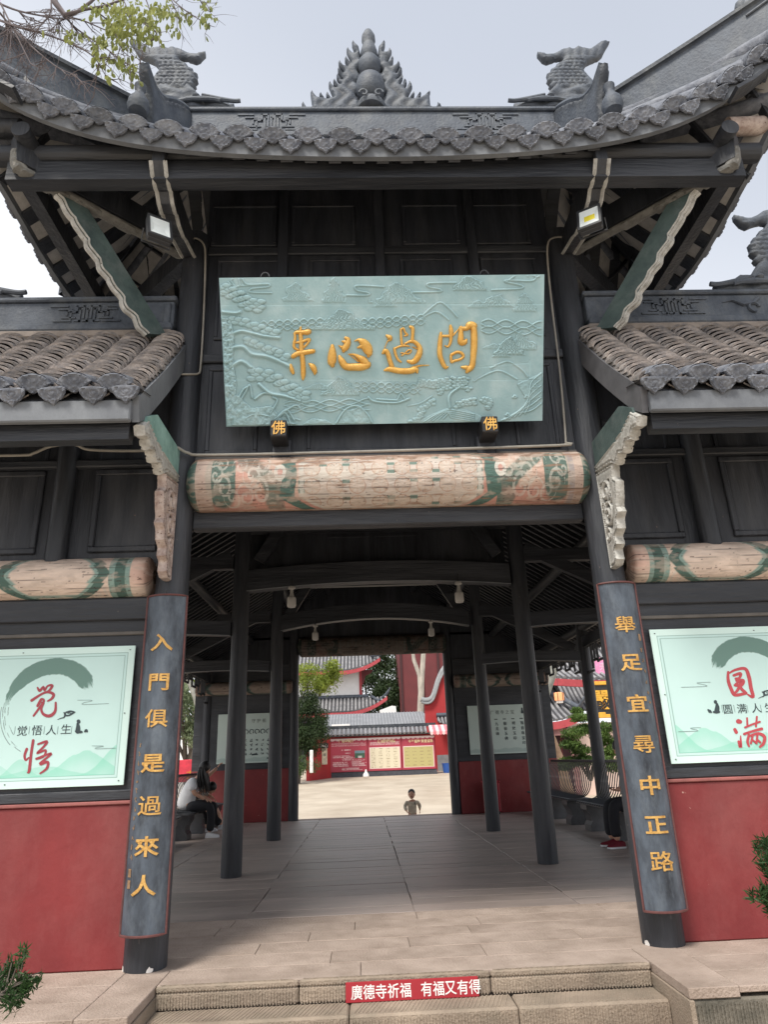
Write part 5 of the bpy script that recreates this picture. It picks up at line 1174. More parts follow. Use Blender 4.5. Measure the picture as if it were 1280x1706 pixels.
for s, x0, x1 in ((-1, -3.80, -2.28), (1, 2.30, 3.74)):
    z0, z1 = 1.31, 2.44
    t = empty('poster_panel', ((x0+x1)/2, 11.9, z0), label='pale poster on the rear %s wall inside, %s' % (('left', 'row of ink circles over columns of text') if s < 0 else ('right', 'four columns of text over faint grey hills')), cat='poster')
    def pf(U, V, s=s):
        rgb = np.tile(np.array(srgb(190, 206, 200)), (len(U), 1)); hz = .08+.10*np.abs(np.sin(U*7))*fbm(U*6, U*0, 2, 3); rgb = layer(rgb, np.array(srgb(140, 165, 160)), sstep(.01, -.01, V-hz)*(V > .03)*.5)
        return rgb
    painted('print', 120, 90, lambda U, V: np.stack([x0+(x1-x0)*U, np.full_like(U, 11.895), z0+(z1-z0)*V], 1), pf, PM, t)
    MB().bbox((x0-.003, 11.897, z0-.003), (x1+.003, 11.915, z1+.003), .004).build('board', mat('poster_edge', (.7, .8, .78)), t)
    W_ = x1-x0
    if s > 0:
        for i, ch in enumerate('广德寺之宝'): c = MB(); put_text(c, ch, .10, (x0+W_*.42+i*.125, 11.892, z1-.17), ext=.001); c.build('printed_character', mat('grey_ink', srgb(105, 115, 112)), t)
        for j, col_ in enumerate(('观音珠宝印', '明敕玉印', '临前玉佛', '九龙碑')):
            for i, ch in enumerate(col_): c = MB(); put_text(c, ch, .085, (x0+W_*.92-j*.21, 11.892, z1-.44-i*.115), ext=.001, off=.001); c.build('printed_character', INK, t)
            MB().box((x0+W_*.92-j*.21-.05, 11.891, z1-.345), (x0+W_*.92-j*.21+.03, 11.893, z1-.325)).build('column_mark', INK, t)
        F = lambda x, y: Vector((x0+W_*.94+x*.01, 11.891, z1-.16+y*.01))
    else:
        for i, ch in enumerate('守护祖'): c = MB(); put_text(c, ch, .10, (x0+W_*.56+i*.13, 11.892, z1-.17), ext=.001); c.build('printed_character', mat('grey_ink', srgb(105, 115, 112)), t)
        for j in range(6):
            cx = x0+W_*.80-j*.135
            if j in (3, 4): pass
            P = [(cx+.05*math.cos(a), 11.891, z1-.42+.05*math.sin(a)) for a in np.linspace(-.9, 4.6, 18)]; MB().tube(P, .008, 5).build('ink_circle', INK, t)
            for i in range(4+(j == 0)):
                st = [[(random.uniform(-3, 3), random.uniform(-3, 3), 1.6), (random.uniform(-3, 3), random.uniform(-3, 3), 1)] for _ in range(4)]
                brush(st, lambda x, y: Vector((cx+x*.01, 11.891, z1-.62-i*.105+y*.01)), (0, -1, 0), .001, .01, 2, 5).build('printed_character', INK, t)
        brush([[(-6, 0, 3), (0, 1, 4), (6, 0, 2)]], lambda x, y: Vector((x0+W_*.6+x*.01, 11.891, z0+.18+y*.01)), (0, -1, 0), .001, .01).build('ink_print', INK, t)
        F = lambda x, y: Vector((x0+W_*.85+x*.01, 11.891, z1-.16+y*.01))
    brush([[(0, 6, 4), (0, 4, 4)], [(0, 2, 4), (0, -2, 6)], [(-2, -4, 3), (6, -4, 3)]], F, (0, -1, 0), .001, .01).build('meditating_figure_print', INK, t)
# bulbs
BULB = mat('opal_bulb', srgb(190, 188, 184), .35, .05)
for x, y, z, w in ((-1.23, 3.82, 3.30, 'front row under the nearer arched beam, left'), (1.11, 3.82, 3.30, 'front row under the nearer arched beam, right'), (-1.17, 7.82, 3.50, 'back row under the farther arched beam, left'), (1.10, 7.82, 3.51, 'back row under the farther arched beam, right')):
    t = empty('light_bulb', (x, y, z+.25), label='unlit square-shouldered bulb, '+w, cat='light bulb', group='bulbs hanging from the arched beams')
    MB().lathe([(.01, .31), (.045, .30), (.05, .27), (.02, .255), (.025, .20), (.035, .165), (.035, .155)], 14, (x, y, z)).build('socket', mat('socket_white', srgb(170, 168, 164), .5), t, 50)
    MB().lathe([(.03, .16), (.055, .15), (.062, .13), (.062, .03), (.05, .008), (.02, .0)], 18, (x, y, z)).build('bulb', BULB, t, 50)
    MB().tube([(x, y, z+.30), (x, y, z+.42)], .012, 8).build('stem', DIM, t)
# benches with bowed slat backs
BENCH = mat('bench_grey', (.06, .062, .068), .38, .25, 8, .15)
def bench(s, y0, y1, label):
    xf, xb = s*3.52, s*3.98; t = empty('slat_bench', (s*3.75, (y0+y1)/2, 0), label=label, cat='bench', group='slat-backed benches along the open sides')
    sb = MB(); sb.bbox((min(xf, xb), y0, .42), (max(xf, xb), y1, .465), .012); sb.build('seat', BENCH, t)
    prof = [(3.50, .45), (3.70, .475), (3.86, .50), (3.96, .60), (4.01, .75), (4.05, .90), (4.12, 1.05), (4.16, 1.11)]; pc = catmull([(s*a, 0, b) for a, b in prof], 3)
    me = MB().tube([(p[0], 0, p[2]) for p in pc], .011, 5).mesh('slat', mat('bench_slat', (.075, .078, .084), .25, .2), 50)
    n_ = int((y1-y0-.08)/.115)
    for i in range(n_+1): link('slat', me, t, Matrix.Translation((0, y0+.04+i*(y1-y0-.08)/n_, 0)))
    MB().beam((s*4.17, y0, 1.11), (s*4.17, y1, 1.11), .05, .045).build('top_rail', BENCH, t)
    for y in (y0+.35, (y0+y1)/2, y1-.35) if y1-y0 > 3.2 else (y0+.3, y1-.35):
        prof2 = [(3.58, 0), (3.58, .10), (3.62, .16), (3.60, .26), (3.54, .34), (3.54, .42), (3.98, .42), (3.98, .34), (3.94, .26), (3.96, .1), (3.98, 0)]
        MB().prism([(s*a, b) for a, b in prof2], (0, y, 0), (1, 0, 0), (0, 0, 1), (0, 1, 0), .36 if True else .1).build('leg', BENCH, t)
bench(1, 8.2, 11.6, 'dark slat bench on the right side, farther one beside the rear wall')
bench(1, 4.2, 7.7, 'dark slat bench on the right side, nearer one where the person in red shoes sits')
bench(-1, 8.25, 11.6, 'dark slat bench on the left side, where the long-haired woman sits')
bench(-1, 4.3, 7.7, 'dark slat bench on the left side, mostly behind the left couplet board')
# hanging lattice under the side eaves
LAT = mat('lattice_wood', (.03, .032, .036), .6)
for s in (-1, 1):
    for y0, y1 in ((4.0, 7.8), (8.0, 11.9)):
        t = empty('hanging_lattice', (s*4.1, (y0+y1)/2, 3.1), parent=gate)
        def bar(ya, za, yb, zb): MB().beam((s*4.1, ya, za), (s*4.1, yb, zb), .04, .035, (1, 0, 0)).build('lattice_bar', LAT, t)
        zt = 3.22; n_ = 12; w = (y1-y0)/n_; bar(y0, zt, y1, zt)
        for i in range(n_+1):
            u = abs(i/n_*2-1); zb = 3.02-.34*u**1.5; y = y0+i*w; bar(y, zt, y, zb)
            if i < n_:
                u2 = abs((i+1)/n_*2-1); zm = (zb+3.02-.34*u2**1.5)/2; bar(y, zm if i % 2 else zm+.10, y+w, zm if i % 2 else zm+.10)
                if i % 2 == 0: bar(y+w*.5, zt, y+w*.5, zm+.10)
# red box near the right rear wall
t = empty('red_stand', (2.65, 11.4, 0), label='small red metal box standing against the right rear red wall', cat='box')
MB().bbox((2.50, 11.45, .06), (2.85, 11.75, .68), .015).build('body', mat('red_box', srgb(150, 24, 42), .4, .1), t)
MB().bbox((2.48, 11.43, .68), (2.87, 11.77, .72), .01).build('lid', mat('red_box', (.3, .02, .03)), t)
for a in (2.53, 2.80):
    for b in (11.48, 11.70): MB().box((a, b, 0), (a+.03, b+.03, .06)).build('foot', DIM, t)

# ------------------------------------------------------------------ people
SKIN = mat('skin', srgb(208, 162, 138), .55, .08, 20); HAIR = mat('black_hair', (.012, .011, .012), .45, .3, 40, .3, 80, stretch=(1, 1, .1))
def skin(name, verts, edges, rad, m, parent, sub=2, root=0, **k):
    me = bpy.data.meshes.new(name); me.from_pydata([tuple(v) for v in verts], edges, []); o = bpy.data.objects.new(name, me); C.objects.link(o)
    md = o.modifiers.new('s', 'SKIN'); sv = me.skin_vertices[0].data
    for i, r in enumerate(rad): sv[i].radius = (r, r) if not isinstance(r, tuple) else r
    for i in range(len(verts)): sv[i].use_root = (i == root)
    md.use_smooth_shade = True; md.branch_smoothing = .6; su = o.modifiers.new('u', 'SUBSURF'); su.levels = sub; su.render_levels = sub
    dg = bpy.context.evaluated_depsgraph_get(); dg.update(); nm = bpy.data.meshes.new_from_object(o.evaluated_get(dg)); bpy.data.objects.remove(o)
    nm.materials.clear(); nm.materials.append(m)
    for f in nm.polygons: f.use_smooth = True
    return link(name, nm, parent, **k)
def chain(n0, n): return [(n0+i, n0+i+1) for i in range(n-1)]
def ell(mb, c, r, R=None, n=14, seed=None, jit=0):
    """lumpy ellipsoid"""
    b = len(mb.v); c = Vector(c); rs = np.random.RandomState(seed or 0)
    for i in range(1, n):
        th = PI*i/n
        for j in range(2*n):
            ph = PI*j/n; d = Vector((math.sin(th)*math.cos(ph), math.sin(th)*math.sin(ph), math.cos(th)))
            q = 1+jit*(rs.rand()-.5); p = Vector((d.x*r[0]*q, d.y*r[1]*q, d.z*r[2]*q)); mb.v.append(tuple(c+(R @ p if R else p)))
    m2 = 2*n
    for i in range(n-2):
        for j in range(m2): mb.f.append((b+i*m2+j, b+(i+1)*m2+j, b+(i+1)*m2+(j+1) % m2, b+i*m2+(j+1) % m2))
    mb.f.append(tuple(b+j for j in range(m2))); e = b+(n-2)*m2; mb.f.append(tuple(e+j for j in range(m2))[::-1]); return mb
def head(parent, c, r, face, hair_label=None, long=0, extra=None):
    """skull with eyes, nose, mouth, ears; face = unit direction it looks in"""
    c = Vector(c); f = Vector(face).normalized(); sx = f.cross(Vector((0, 0, 1))).normalized(); up = sx.cross(f); R = Matrix((sx, f, up)).transposed()
    P = lambda x, y, z: c+R @ Vector((x*r, y*r, z*r))
    mb = MB(); ell(mb, c, (r*.80, r*.95, r*1.08), R, 16); ell(mb, P(0, .25, -.55), (r*.55, r*.62, r*.55), R, 12)
    ell(mb, P(0, .95, -.12), (r*.13, r*.18, r*.22), R, 8)
    for q in (-1, 1): ell(mb, P(q*.80, -.02, -.12), (r*.10, r*.18, r*.25), R, 8)
    hd = mb.build('head', SKIN, parent, 60)
    e = MB()
    for q in (-1, 1): ell(e, P(q*.32, .84, .06), (r*.13, r*.06, r*.07), R, 8)
    e.build('eyes', mat('eye_dark', (.03, .02, .02), .3), hd); l = MB(); ell(l, P(0, .84, -.50), (r*.24, r*.07, r*.07), R, 8); l.build('mouth', mat('lips', srgb(160, 90, 84), .5), hd)
    return hd, P, R
def hand(parent, wrist, direction, palm_n, size=.17, curl=.5, m=None):
    """palm, four fingers and a thumb as one skin"""
    w = Vector(wrist); d = Vector(direction).normalized(); n_ = Vector(palm_n); n_ = (n_-d*n_.dot(d)).normalized(); sd_ = d.cross(n_); s = size/.17
    V = [w, w+d*.035*s, w+d*.07*s]; E_ = [(0, 1), (1, 2)]; R_ = [(.020*s, .016*s), (.030*s, .016*s), (.032*s, .014*s)]
    for k, (off, ln) in enumerate(((-.028, .065), (-.010, .075), (.010, .070), (.028, .055))):
        p = w+d*.075*s+sd_*off*s; b = len(V); V.append(p); R_.append((.009*s, .009*s)); E_.append((2, b)); a = 0
        for j in range(3):
            a += curl*.55; p = p+(d*math.cos(a)+n_*math.sin(a))*ln*s/3; V.append(p); R_.append((.0078*s-.0008*j,)*2); E_.append((b+j, b+j+1))
    b = len(V); p = w+d*.03*s+sd_*(-.028)*s; V += [p, p+(d*.6-sd_*.7+n_*.3).normalized()*.03*s, p+(d*.8-sd_*.5+n_*.5).normalized()*.055*s]; R_ += [(.011*s,)*2, (.009*s,)*2, (.008*s,)*2]; E_ += [(1, b), (b, b+1), (b+1, b+2)]
    return skin('hand', V, E_, R_, m or SKIN, parent, 1)
def shoe(parent, heel, toe, m, sole_m, h=.07, w=.045):
    h0, t0 = Vector(heel), Vector(toe); d = (t0-h0); L_ = d.length; d.normalize(); sd_ = Vector((-d.y, d.x, 0)).normalized(); up = Vector((0, 0, 1)); mb = MB(); n_ = 12
    secs = [(0, .75, .9), (.12, .95, 1.1), (.30, .95, 1.1), (.5, .95, .85), (.75, 1.12, .62), (.92, .9, .5), (1.0, .35, .35)]
    mb.grid([h0+d*(t*L_)+sd_*(w*a*math.cos(PI*j/(n_-1)))+up*(.018+h*b*math.sin(PI*j/(n_-1))) for t, a, b in secs for j in range(n_)], n_, len(secs)); f = mb.build('shoe', m, parent, 60)
    so_ = MB(); so_.prism([(t*L_, w*a*1.08) for t, a, b in secs]+[(t*L_, -w*a*1.08) for t, a, b in secs[::-1]], h0+up*.011, d, sd_, up, .022); so_.build('sole', sole_m, f)
def person_base(loc, label): return empty('person', loc, label=label, cat='person')
WT = mat('white_cotton', srgb(228, 230, 234), .85, .08, 12, .3, 25); BLK = mat('black_trousers', (.014, .015, .02), .8, .2, 12, .3, 25)
# woman on the left bench, facing into the pavilion, leaning over a child
wy = 8.95; t = person_base((-3.55, wy, 0), 'woman with long black hair, white T-shirt and black trousers, bent over a child')
hip = Vector((-3.74, wy, .56)); ch = Vector((-3.66, wy, .88)); nk = Vector((-3.52, wy, 1.10)); hdp = Vector((-3.42, wy, 1.24))
V = [hip, (-3.74, wy, .70), ch, nk, (-3.46, wy, 1.17)]; E_ = chain(0, 5); R_ = [(.14, .12), (.13, .11), (.14, .105), (.06, .06), (.055, .055)]
def limb(pts, rs, base):
    b = len(V); 
    for p, r in zip(pts, rs): V.append(Vector(p)); R_.append((r, r))
    E_.append((base, b)); E_.extend(chain(b, len(pts)))
limb([(-3.62, wy-.17, 1.00), (-3.56, wy-.22, .80), (-3.36, wy-.16, .68)], [.055, .045, .033], 2)
limb([(-3.58, wy+.16, 1.02), (-3.40, wy+.24, 1.10), (-3.24, wy+.28, 1.24)], [.055, .043, .03], 2)
limb([(-3.66, wy-.10, .53), (-3.28, wy-.12, .54), (-3.22, wy-.12, .30), (-3.26, wy-.12, .09)], [.10, .08, .055, .04], 0)
limb([(-3.66, wy+.10, .53), (-3.26, wy+.12, .56), (-3.14, wy+.14, .36), (-3.08, wy+.14, .18)], [.10, .08, .055, .04], 0)
skin('body', V, E_, R_, SKIN, t, 2)
def garment(name, V_, E2, R2, m, sub=2): return skin(name, V_, E2, R2, m, t, sub)
garment('shirt', [(-3.76, wy, .47), (-3.76, wy, .68), (-3.69, wy, .88), (-3.58, wy, 1.04), (-3.63, wy-.18, 1.00), (-3.57, wy-.235, .84), (-3.59, wy+.17, 1.02), (-3.46, wy+.23, 1.07)], [(0,1),(1,2),(2,3),(3,4),(4,5),(3,6),(6,7)], [(.195,.185),(.185,.165),(.195,.16),(.11,.10),(.085,.08),(.085,.08),(.085,.08),(.07,.07)], WT)
for sy, kx, fx, fz in ((-.12, -3.26, -3.25, .10), (.13, -3.24, -3.10, .20)):
    garment('trouser_leg', [(-3.74, wy+sy*.8, .53), (-3.50, wy+sy, .555), (kx, wy+sy, .55), (kx+.03, wy+sy, .33), (fx, wy+sy, fz)], chain(0, 5), [.13, .115, .10, .08, .085], BLK)
shoe(t, (-3.32, wy-.12, 0), (-3.06, wy-.13, 0), WT, WT); shoe(t, (-3.14, wy+.14, .12), (-2.90, wy+.13, .10), WT, WT)
hd, P, R = head(t, hdp, .10, (.82, .1, -.5))
hm = MB(); ell(hm, P(0, -.22, .18), (.108, .112, .112), R, 16, 5, .02)
h1 = hm.build('hair', HAIR, t, 60)
hl = MB()
rs = np.random.RandomState(3)
for k in range(70):
    a = rs.uniform(-1, 1); b = rs.uniform(0, 1); st = hdp+Vector((-.09+.10*b, a*.095, .06-.04*abs(a))); L_ = rs.uniform(.34, .50)
    hl.tube([st, st+Vector((-.03+.05*b, a*.03, -.12)), st+Vector((-.02+.09*b, a*.02-.02, -.26)), st+Vector((.02+.10*b, a*.0-.02, -L_))], [.016, .02, .018, .003], 6)
hl.build('hair_strands', HAIR, h1, 60)
hand(t, (-3.36, wy-.16, .68), (1, .2, -.25), (0, .2, -1)); hand(t, (-3.24, wy+.28, 1.24), (.6, .1, .8), (1, 0, -.4))
# child beside her, head down, striped shirt
t = person_base((-3.3, wy+.35, 0), 'small child in striped shirt, head bent down beside the long-haired woman')
cy_ = wy+.36
V = [(-3.46, cy_, .50), (-3.42, cy_, .64), (-3.30, cy_, .82), (-3.18, cy_, .86)]; E_ = chain(0, 4); R_ = [(.10, .09), (.10, .09), (.11, .08), (.045, .045)]
limb([(-3.30, cy_-.12, .80), (-3.16, cy_-.16, .70), (-3.03, cy_-.14, .62)], [.04, .032, .024], 2); limb([(-3.28, cy_+.12, .80), (-3.14, cy_+.15, .72), (-3.05, cy_+.10, .66)], [.04, .032, .024], 2)
limb([(-3.40, cy_-.07, .48), (-3.18, cy_-.08, .47), (-3.14, cy_-.08, .28), (-3.12, cy_-.08, .14)], [.065, .05, .038, .03], 0); limb([(-3.40, cy_+.07, .48), (-3.16, cy_+.08, .47), (-3.10, cy_+.08, .28), (-3.06, cy_+.08, .14)], [.065, .05, .038, .03], 0)
skin('body', V, E_, R_, SKIN, t, 2)
stripe = mat('striped_shirt', srgb(170, 162, 150), .85, .15, 12); n_ = stripe.node_tree
wv = n_.nodes.new('ShaderNodeTexWave'); wv.inputs['Scale'].default_value = 9; wv.bands_direction = 'DIAGONAL'; tcx = n_.nodes.new('ShaderNodeTexCoord'); n_.links.new(tcx.outputs['Object'], wv.inputs['Vector'])
cr = n_.nodes.new('ShaderNodeValToRGB'); cr.color_ramp.interpolation = 'CONSTANT'; cr.color_ramp.elements[0].color = (.10, .10, .10, 1); cr.color_ramp.elements[1].position = .3; cr.color_ramp.elements[1].color = (.5, .47, .42, 1); n_.links.new(wv.outputs['Fac'], cr.inputs[0]); n_.links.new(cr.outputs[0], n_.nodes['Principled BSDF'].inputs['Base Color'])
garment('shirt', [(-3.46, cy_, .50), (-3.42, cy_, .64), (-3.32, cy_, .80), (-3.30, cy_-.12, .80), (-3.18, cy_-.16, .71), (-3.29, cy_+.12, .80), (-3.16, cy_+.15, .73)], [(0,1),(1,2),(2,3),(3,4),(2,5),(5,6)], [(.125,.115),(.125,.11),(.125,.10),(.06,.055),(.045,.045),(.06,.055),(.045,.045)], stripe)
for sy in (-.08, .08): garment('trouser_leg', [(-3.42, cy_+sy, .48), (-3.17, cy_+sy, .47), (-3.12, cy_+sy, .20)], chain(0, 3), [.08, .065, .055], BLK)
shoe(t, (-3.15, cy_-.08, .08), (-3.0, cy_-.08, .07), WT, WT, .05, .033); shoe(t, (-3.10, cy_+.08, .08), (-2.95, cy_+.08, .07), WT, WT, .05, .033)
hd, P, R = head(t, (-3.08, cy_, .86), .088, (.75, 0, -.65)); hm = MB(); ell(hm, P(0, -.25, .22), (.094, .10, .098), R, 14, 4, .03); hm.build('hair', HAIR, t, 60)
hand(t, (-3.03, cy_-.14, .62), (.7, .1, -.7), (0, 0, -1), .11); t.location.x -= .24; t.location.y -= .12; kid = t; hand(t, (-3.05, cy_+.10, .66), (.7, -.3, -.6), (0, 0, -1), .11)
# person on the right bench, mostly behind the couplet board, looking at a phone
py_ = 5.08; t = person_base((3.55, py_, 0), 'seated person in grey top and dark red shoes, partly behind the right couplet board')
V = [(3.74, py_, .56), (3.76, py_, .72), (3.74, py_, .94), (3.66, py_, 1.14), (3.60, py_, 1.22)]; E_ = chain(0, 5); R_ = [(.15, .14), (.14, .12), (.16, .12), (.06, .06), (.055, .055)]
for sy in (-.18, .18): limb([(3.70, py_+sy, 1.04), (3.66, py_+sy*1.35, .80), (3.42, py_+sy*.6, .74)], [.055, .045, .033], 2)
for sy in (-.11, .12): limb([(3.66, py_+sy, .53), (3.30, py_+sy, .54), (3.26, py_+sy, .32), (3.26, py_+sy, .09)], [.10, .08, .055, .042], 0)
skin('body', V, E_, R_, SKIN, t, 2); GT = mat('grey_cardigan', srgb(180, 180, 190), .9, .15, 20, .3, 40)
garment('shirt', [(3.76, py_, .52), (3.77, py_, .72), (3.75, py_, .94), (3.68, py_, 1.08), (3.70, py_-.19, 1.02), (3.66, py_-.26, .80), (3.48, py_-.15, .75), (3.70, py_+.19, 1.02), (3.66, py_+.26, .80), (3.48, py_+.15, .75)], [(0,1),(1,2),(2,3),(3,4),(4,5),(5,6),(3,7),(7,8),(8,9)], [(.18,.165),(.17,.15),(.18,.14),(.10,.09),(.08,.08),(.065,.065),(.055,.055),(.08,.08),(.065,.065),(.055,.055)], GT)
for sy in (-.11, .12): garment('trouser_leg', [(3.74, py_+sy*.8, .53), (3.50, py_+sy, .555), (3.28, py_+sy, .55), (3.25, py_+sy, .33), (3.26, py_+sy, .13)], chain(0, 5), [.13, .115, .10, .08, .085], BLK)
RS = mat('dark_red_suede', srgb(120, 26, 44), .7, .15, 30)
shoe(t, (3.36, py_-.11, 0), (3.10, py_-.14, 0), RS, WT); shoe(t, (3.36, py_+.12, 0), (3.10, py_+.16, 0), RS, WT)
hd, P, R = head(t, (3.52, py_, 1.32), .10, (-.8, 0, -.5)); hm = MB(); ell(hm, P(0, -.22, .2), (.108, .112, .110), R, 14, 5, .03); hm.build('hair', HAIR, t, 60)
hand(t, (3.43, py_-.11, .74), (-1, .3, .1), (0, .2, 1)); hand(t, (3.43, py_+.11, .74), (-1, -.3, .1), (0, -.2, 1))
ph = MB().bbox((3.28, py_-.04, .78), (3.36, py_+.04, .79), .003).build('phone', DIM, None); tag(ph, 'dark phone held by the seated person in red shoes', 'phone')
# boy climbing the rear steps
bp = at(687, 1345, Y=13.2); bx, by = bp.x, 13.2; zf = -.55; t = person_base((bx, by, zf), 'little boy in beige shirt climbing the rear steps, seen from the waist up')
V = [(bx, by, .0), (bx, by, .12), (bx, by, .24), (bx, by, .32)]; E_ = chain(0, 4); R_ = [(.105, .085), (.10, .08), (.115, .08), (.04, .04)]
limb([(bx-.13, by, .24), (bx-.19, by-.04, .12), (bx-.14, by-.12, .02)], [.038, .03, .022], 2); limb([(bx+.13, by, .24), (bx+.20, by+.03, .14), (bx+.19, by+.02, .02)], [.038, .03, .022], 2)
limb([(bx-.06, by, -.06), (bx-.07, by-.10, -.24), (bx-.07, by-.05, -.47)], [.065, .045, .032], 0); limb([(bx+.06, by, -.06), (bx+.07, by+.02, -.26), (bx+.07, by+.10, -.47)], [.065, .045, .032], 0)
skin('body', V, E_, R_, SKIN, t, 2); OL = mat('olive_shirt', srgb(214, 204, 184), .9, .25, 14, .3, 40)
garment('shirt', [(bx, by, -.10), (bx, by, .12), (bx, by, .24), (bx-.13, by, .24), (bx-.185, by-.04, .13), (bx-.155, by-.10, .05), (bx+.13, by, .24), (bx+.195, by+.03, .15), (bx+.19, by+.02, .06)], [(0,1),(1,2),(2,3),(3,4),(4,5),(2,6),(6,7),(7,8)], [(.135,.11),(.13,.105),(.125,.095),(.058,.055),(.05,.05),(.042,.042),(.058,.055),(.05,.05),(.042,.042)], OL)
mb = MB(); put_text(mb, 'R', .10, (bx+.075, by-.112, .20), ext=.004); mb.build('chest_letter', DIM, t)
for sx_, dy_ in ((-.06, -.06), (.06, .06)): garment('trouser_leg', [(bx+sx_, by, -.04), (bx+sx_*1.1, by+dy_, -.25), (bx+sx_*1.1, by+dy_*.8, -.46)], chain(0, 3), [.085, .065, .055], mat('khaki_trousers', srgb(110, 100, 84), .9))
shoe(t, (bx-.07, by-.02, -.55), (bx-.07, by-.20, -.55), WT, WT, .05, .033); shoe(t, (bx+.07, by+.08, -.55), (bx+.07, by-.10, -.55), WT, WT, .05, .033)
hd, P, R = head(t, (bx, by-.01, .42), .102, (-.1, -1, -.1)); hm = MB(); ell(hm, P(0, -.16, .34), (.090, .096, .090), R, 14, 5, .03); hm.build('hair', HAIR, t, 60)
hand(t, (bx-.14, by-.12, .02), (.5, -.6, -.3), (0, 0, -1), .10); hand(t, (bx+.19, by+.02, .02), (0, -.1, -1), (-1, 0, 0), .10)
# ------------------------------------------------------------------ vegetation helpers
def leafmat(name, a, b, tr=.25):
    m = mat(name, a, .55, .2, 1.7, 0, col2=b, spec=.3); b_ = m.node_tree.nodes['Principled BSDF']; b_.inputs['Subsurface Weight'].default_value = 0
    t = m.node_tree; td = t.nodes.new('ShaderNodeBsdfTranslucent'); mx = t.nodes.new('ShaderNodeMixShader'); mx.inputs[0].default_value = tr
    t.links.new(b_.inputs['Base Color'].links[0].from_socket, td.inputs['Color']); t.links.new(b_.outputs[0], mx.inputs[1]); t.links.new(td.outputs[0], mx.inputs[2]); t.links.new(mx.outputs[0], t.nodes['Material Output'].inputs['Surface']); return m
LG = leafmat('leaf_dark', (.018, .034, .014), (.055, .09, .032)); LY = leafmat('leaf_yellow_green', (.13, .19, .03), (.36, .42, .08), .4); LM = leafmat('leaf_mid', (.04, .075, .025), (.13, .19, .07)); LP = leafmat('leaf_pine', (.02, .05, .018), (.06, .12, .035))
BARK = mat('bark', srgb(92, 84, 76), .9, .3, 10, .5, 40, stretch=(1, 1, .3)); PALEB = mat('pale_bark', srgb(180, 172, 160), .85, .3, 5, .3, 30, stretch=(1, 1, .3))
def leaves(name, clumps, size, m, parent, seed=1, asp=.45, kind=None, droop=.3):
    rs = np.random.RandomState(seed); V = []; 
    for (c, r, n) in clumps:
        d = rs.normal(size=(n, 3)); d /= np.linalg.norm(d, axis=1)[:, None]; rad = rs.uniform(.35, 1, (n, 1))**.6
        nz_ = .75+.5*fbm(d[:, 0]*2.2+c[0], d[:, 2]*2.2+c[2], 2, seed)[:, None]; P = np.array(c)+d*rad*np.array(r)*nz_
        a = rs.normal(size=(n, 3)); a[:, 2] -= droop; a /= np.linalg.norm(a, axis=1)[:, None]; b = np.cross(a, d+rs.normal(size=(n, 3))*.5); b /= np.linalg.norm(b, axis=1)[:, None]+1e-9
        s = size*rs.uniform(.6, 1.3, (n, 1)); V.append(np.stack([P, P+a*s*.5+b*s*asp*.5, P+a*s, P+a*s*.5-b*s*asp*.5], 1))
    V = np.concatenate(V); n = len(V); me = bpy.data.meshes.new(name); me.vertices.add(n*4); me.vertices.foreach_set('co', V.astype(np.float32).ravel())
    me.loops.add(n*4); me.loops.foreach_set('vertex_index', np.arange(n*4, dtype=np.int32)); me.polygons.add(n); me.polygons.foreach_set('loop_start', np.arange(n, dtype=np.int32)*4); me.polygons.foreach_set('loop_total', np.full(n, 4, np.int32))
    me.update(calc_edges=True); me.materials.append(m); return link(name, me, parent, kind=kind)
def tree(name, base, h, clumps, size, m, label, cat='tree', bark=None, seed=1, r=.15, limbs=5, asp=.45):
    t = empty(name, base, label=label, cat=cat); B = Vector(base); rs = np.random.RandomState(seed); mb = MB()
    top_ = B+Vector((rs.uniform(-.2, .2), rs.uniform(-.2, .2), h)); mb.tube([B, B.lerp(top_, .4)+Vector((.1, 0, 0)), B.lerp(top_, .75), top_], [r, r*.8, r*.5, r*.2], 9)
    for i in range(min(limbs, len(clumps))):
        c = Vector(clumps[(i*7) % len(clumps)][0]); st = B.lerp(top_, rs.uniform(.35, .8)); mb.tube([st, st.lerp(c, .5)+Vector((0, 0, .1)), c], [r*.4, r*.25, r*.08], 6)
    mb.build('trunk', bark or BARK, t, 50); leaves('crown', clumps, size, m, t, seed, asp); return t
def blob(c, R_, n, cr_, cn, seed=1, sq=(1, 1, 1)):
    """n clumps of radius cr_ spread through a crown of radii R_"""
    rs = np.random.RandomState(seed); out = []
    for i in range(n):
        d = rs.normal(size=3); d /= np.linalg.norm(d); q = rs.uniform(.2, 1)**.5; p = np.array(c)+d*q*np.array(R_); k = cr_*rs.uniform(.7, 1.3); out.append((tuple(p), (k*sq[0], k*sq[1], k*sq[2]), cn))
    return out

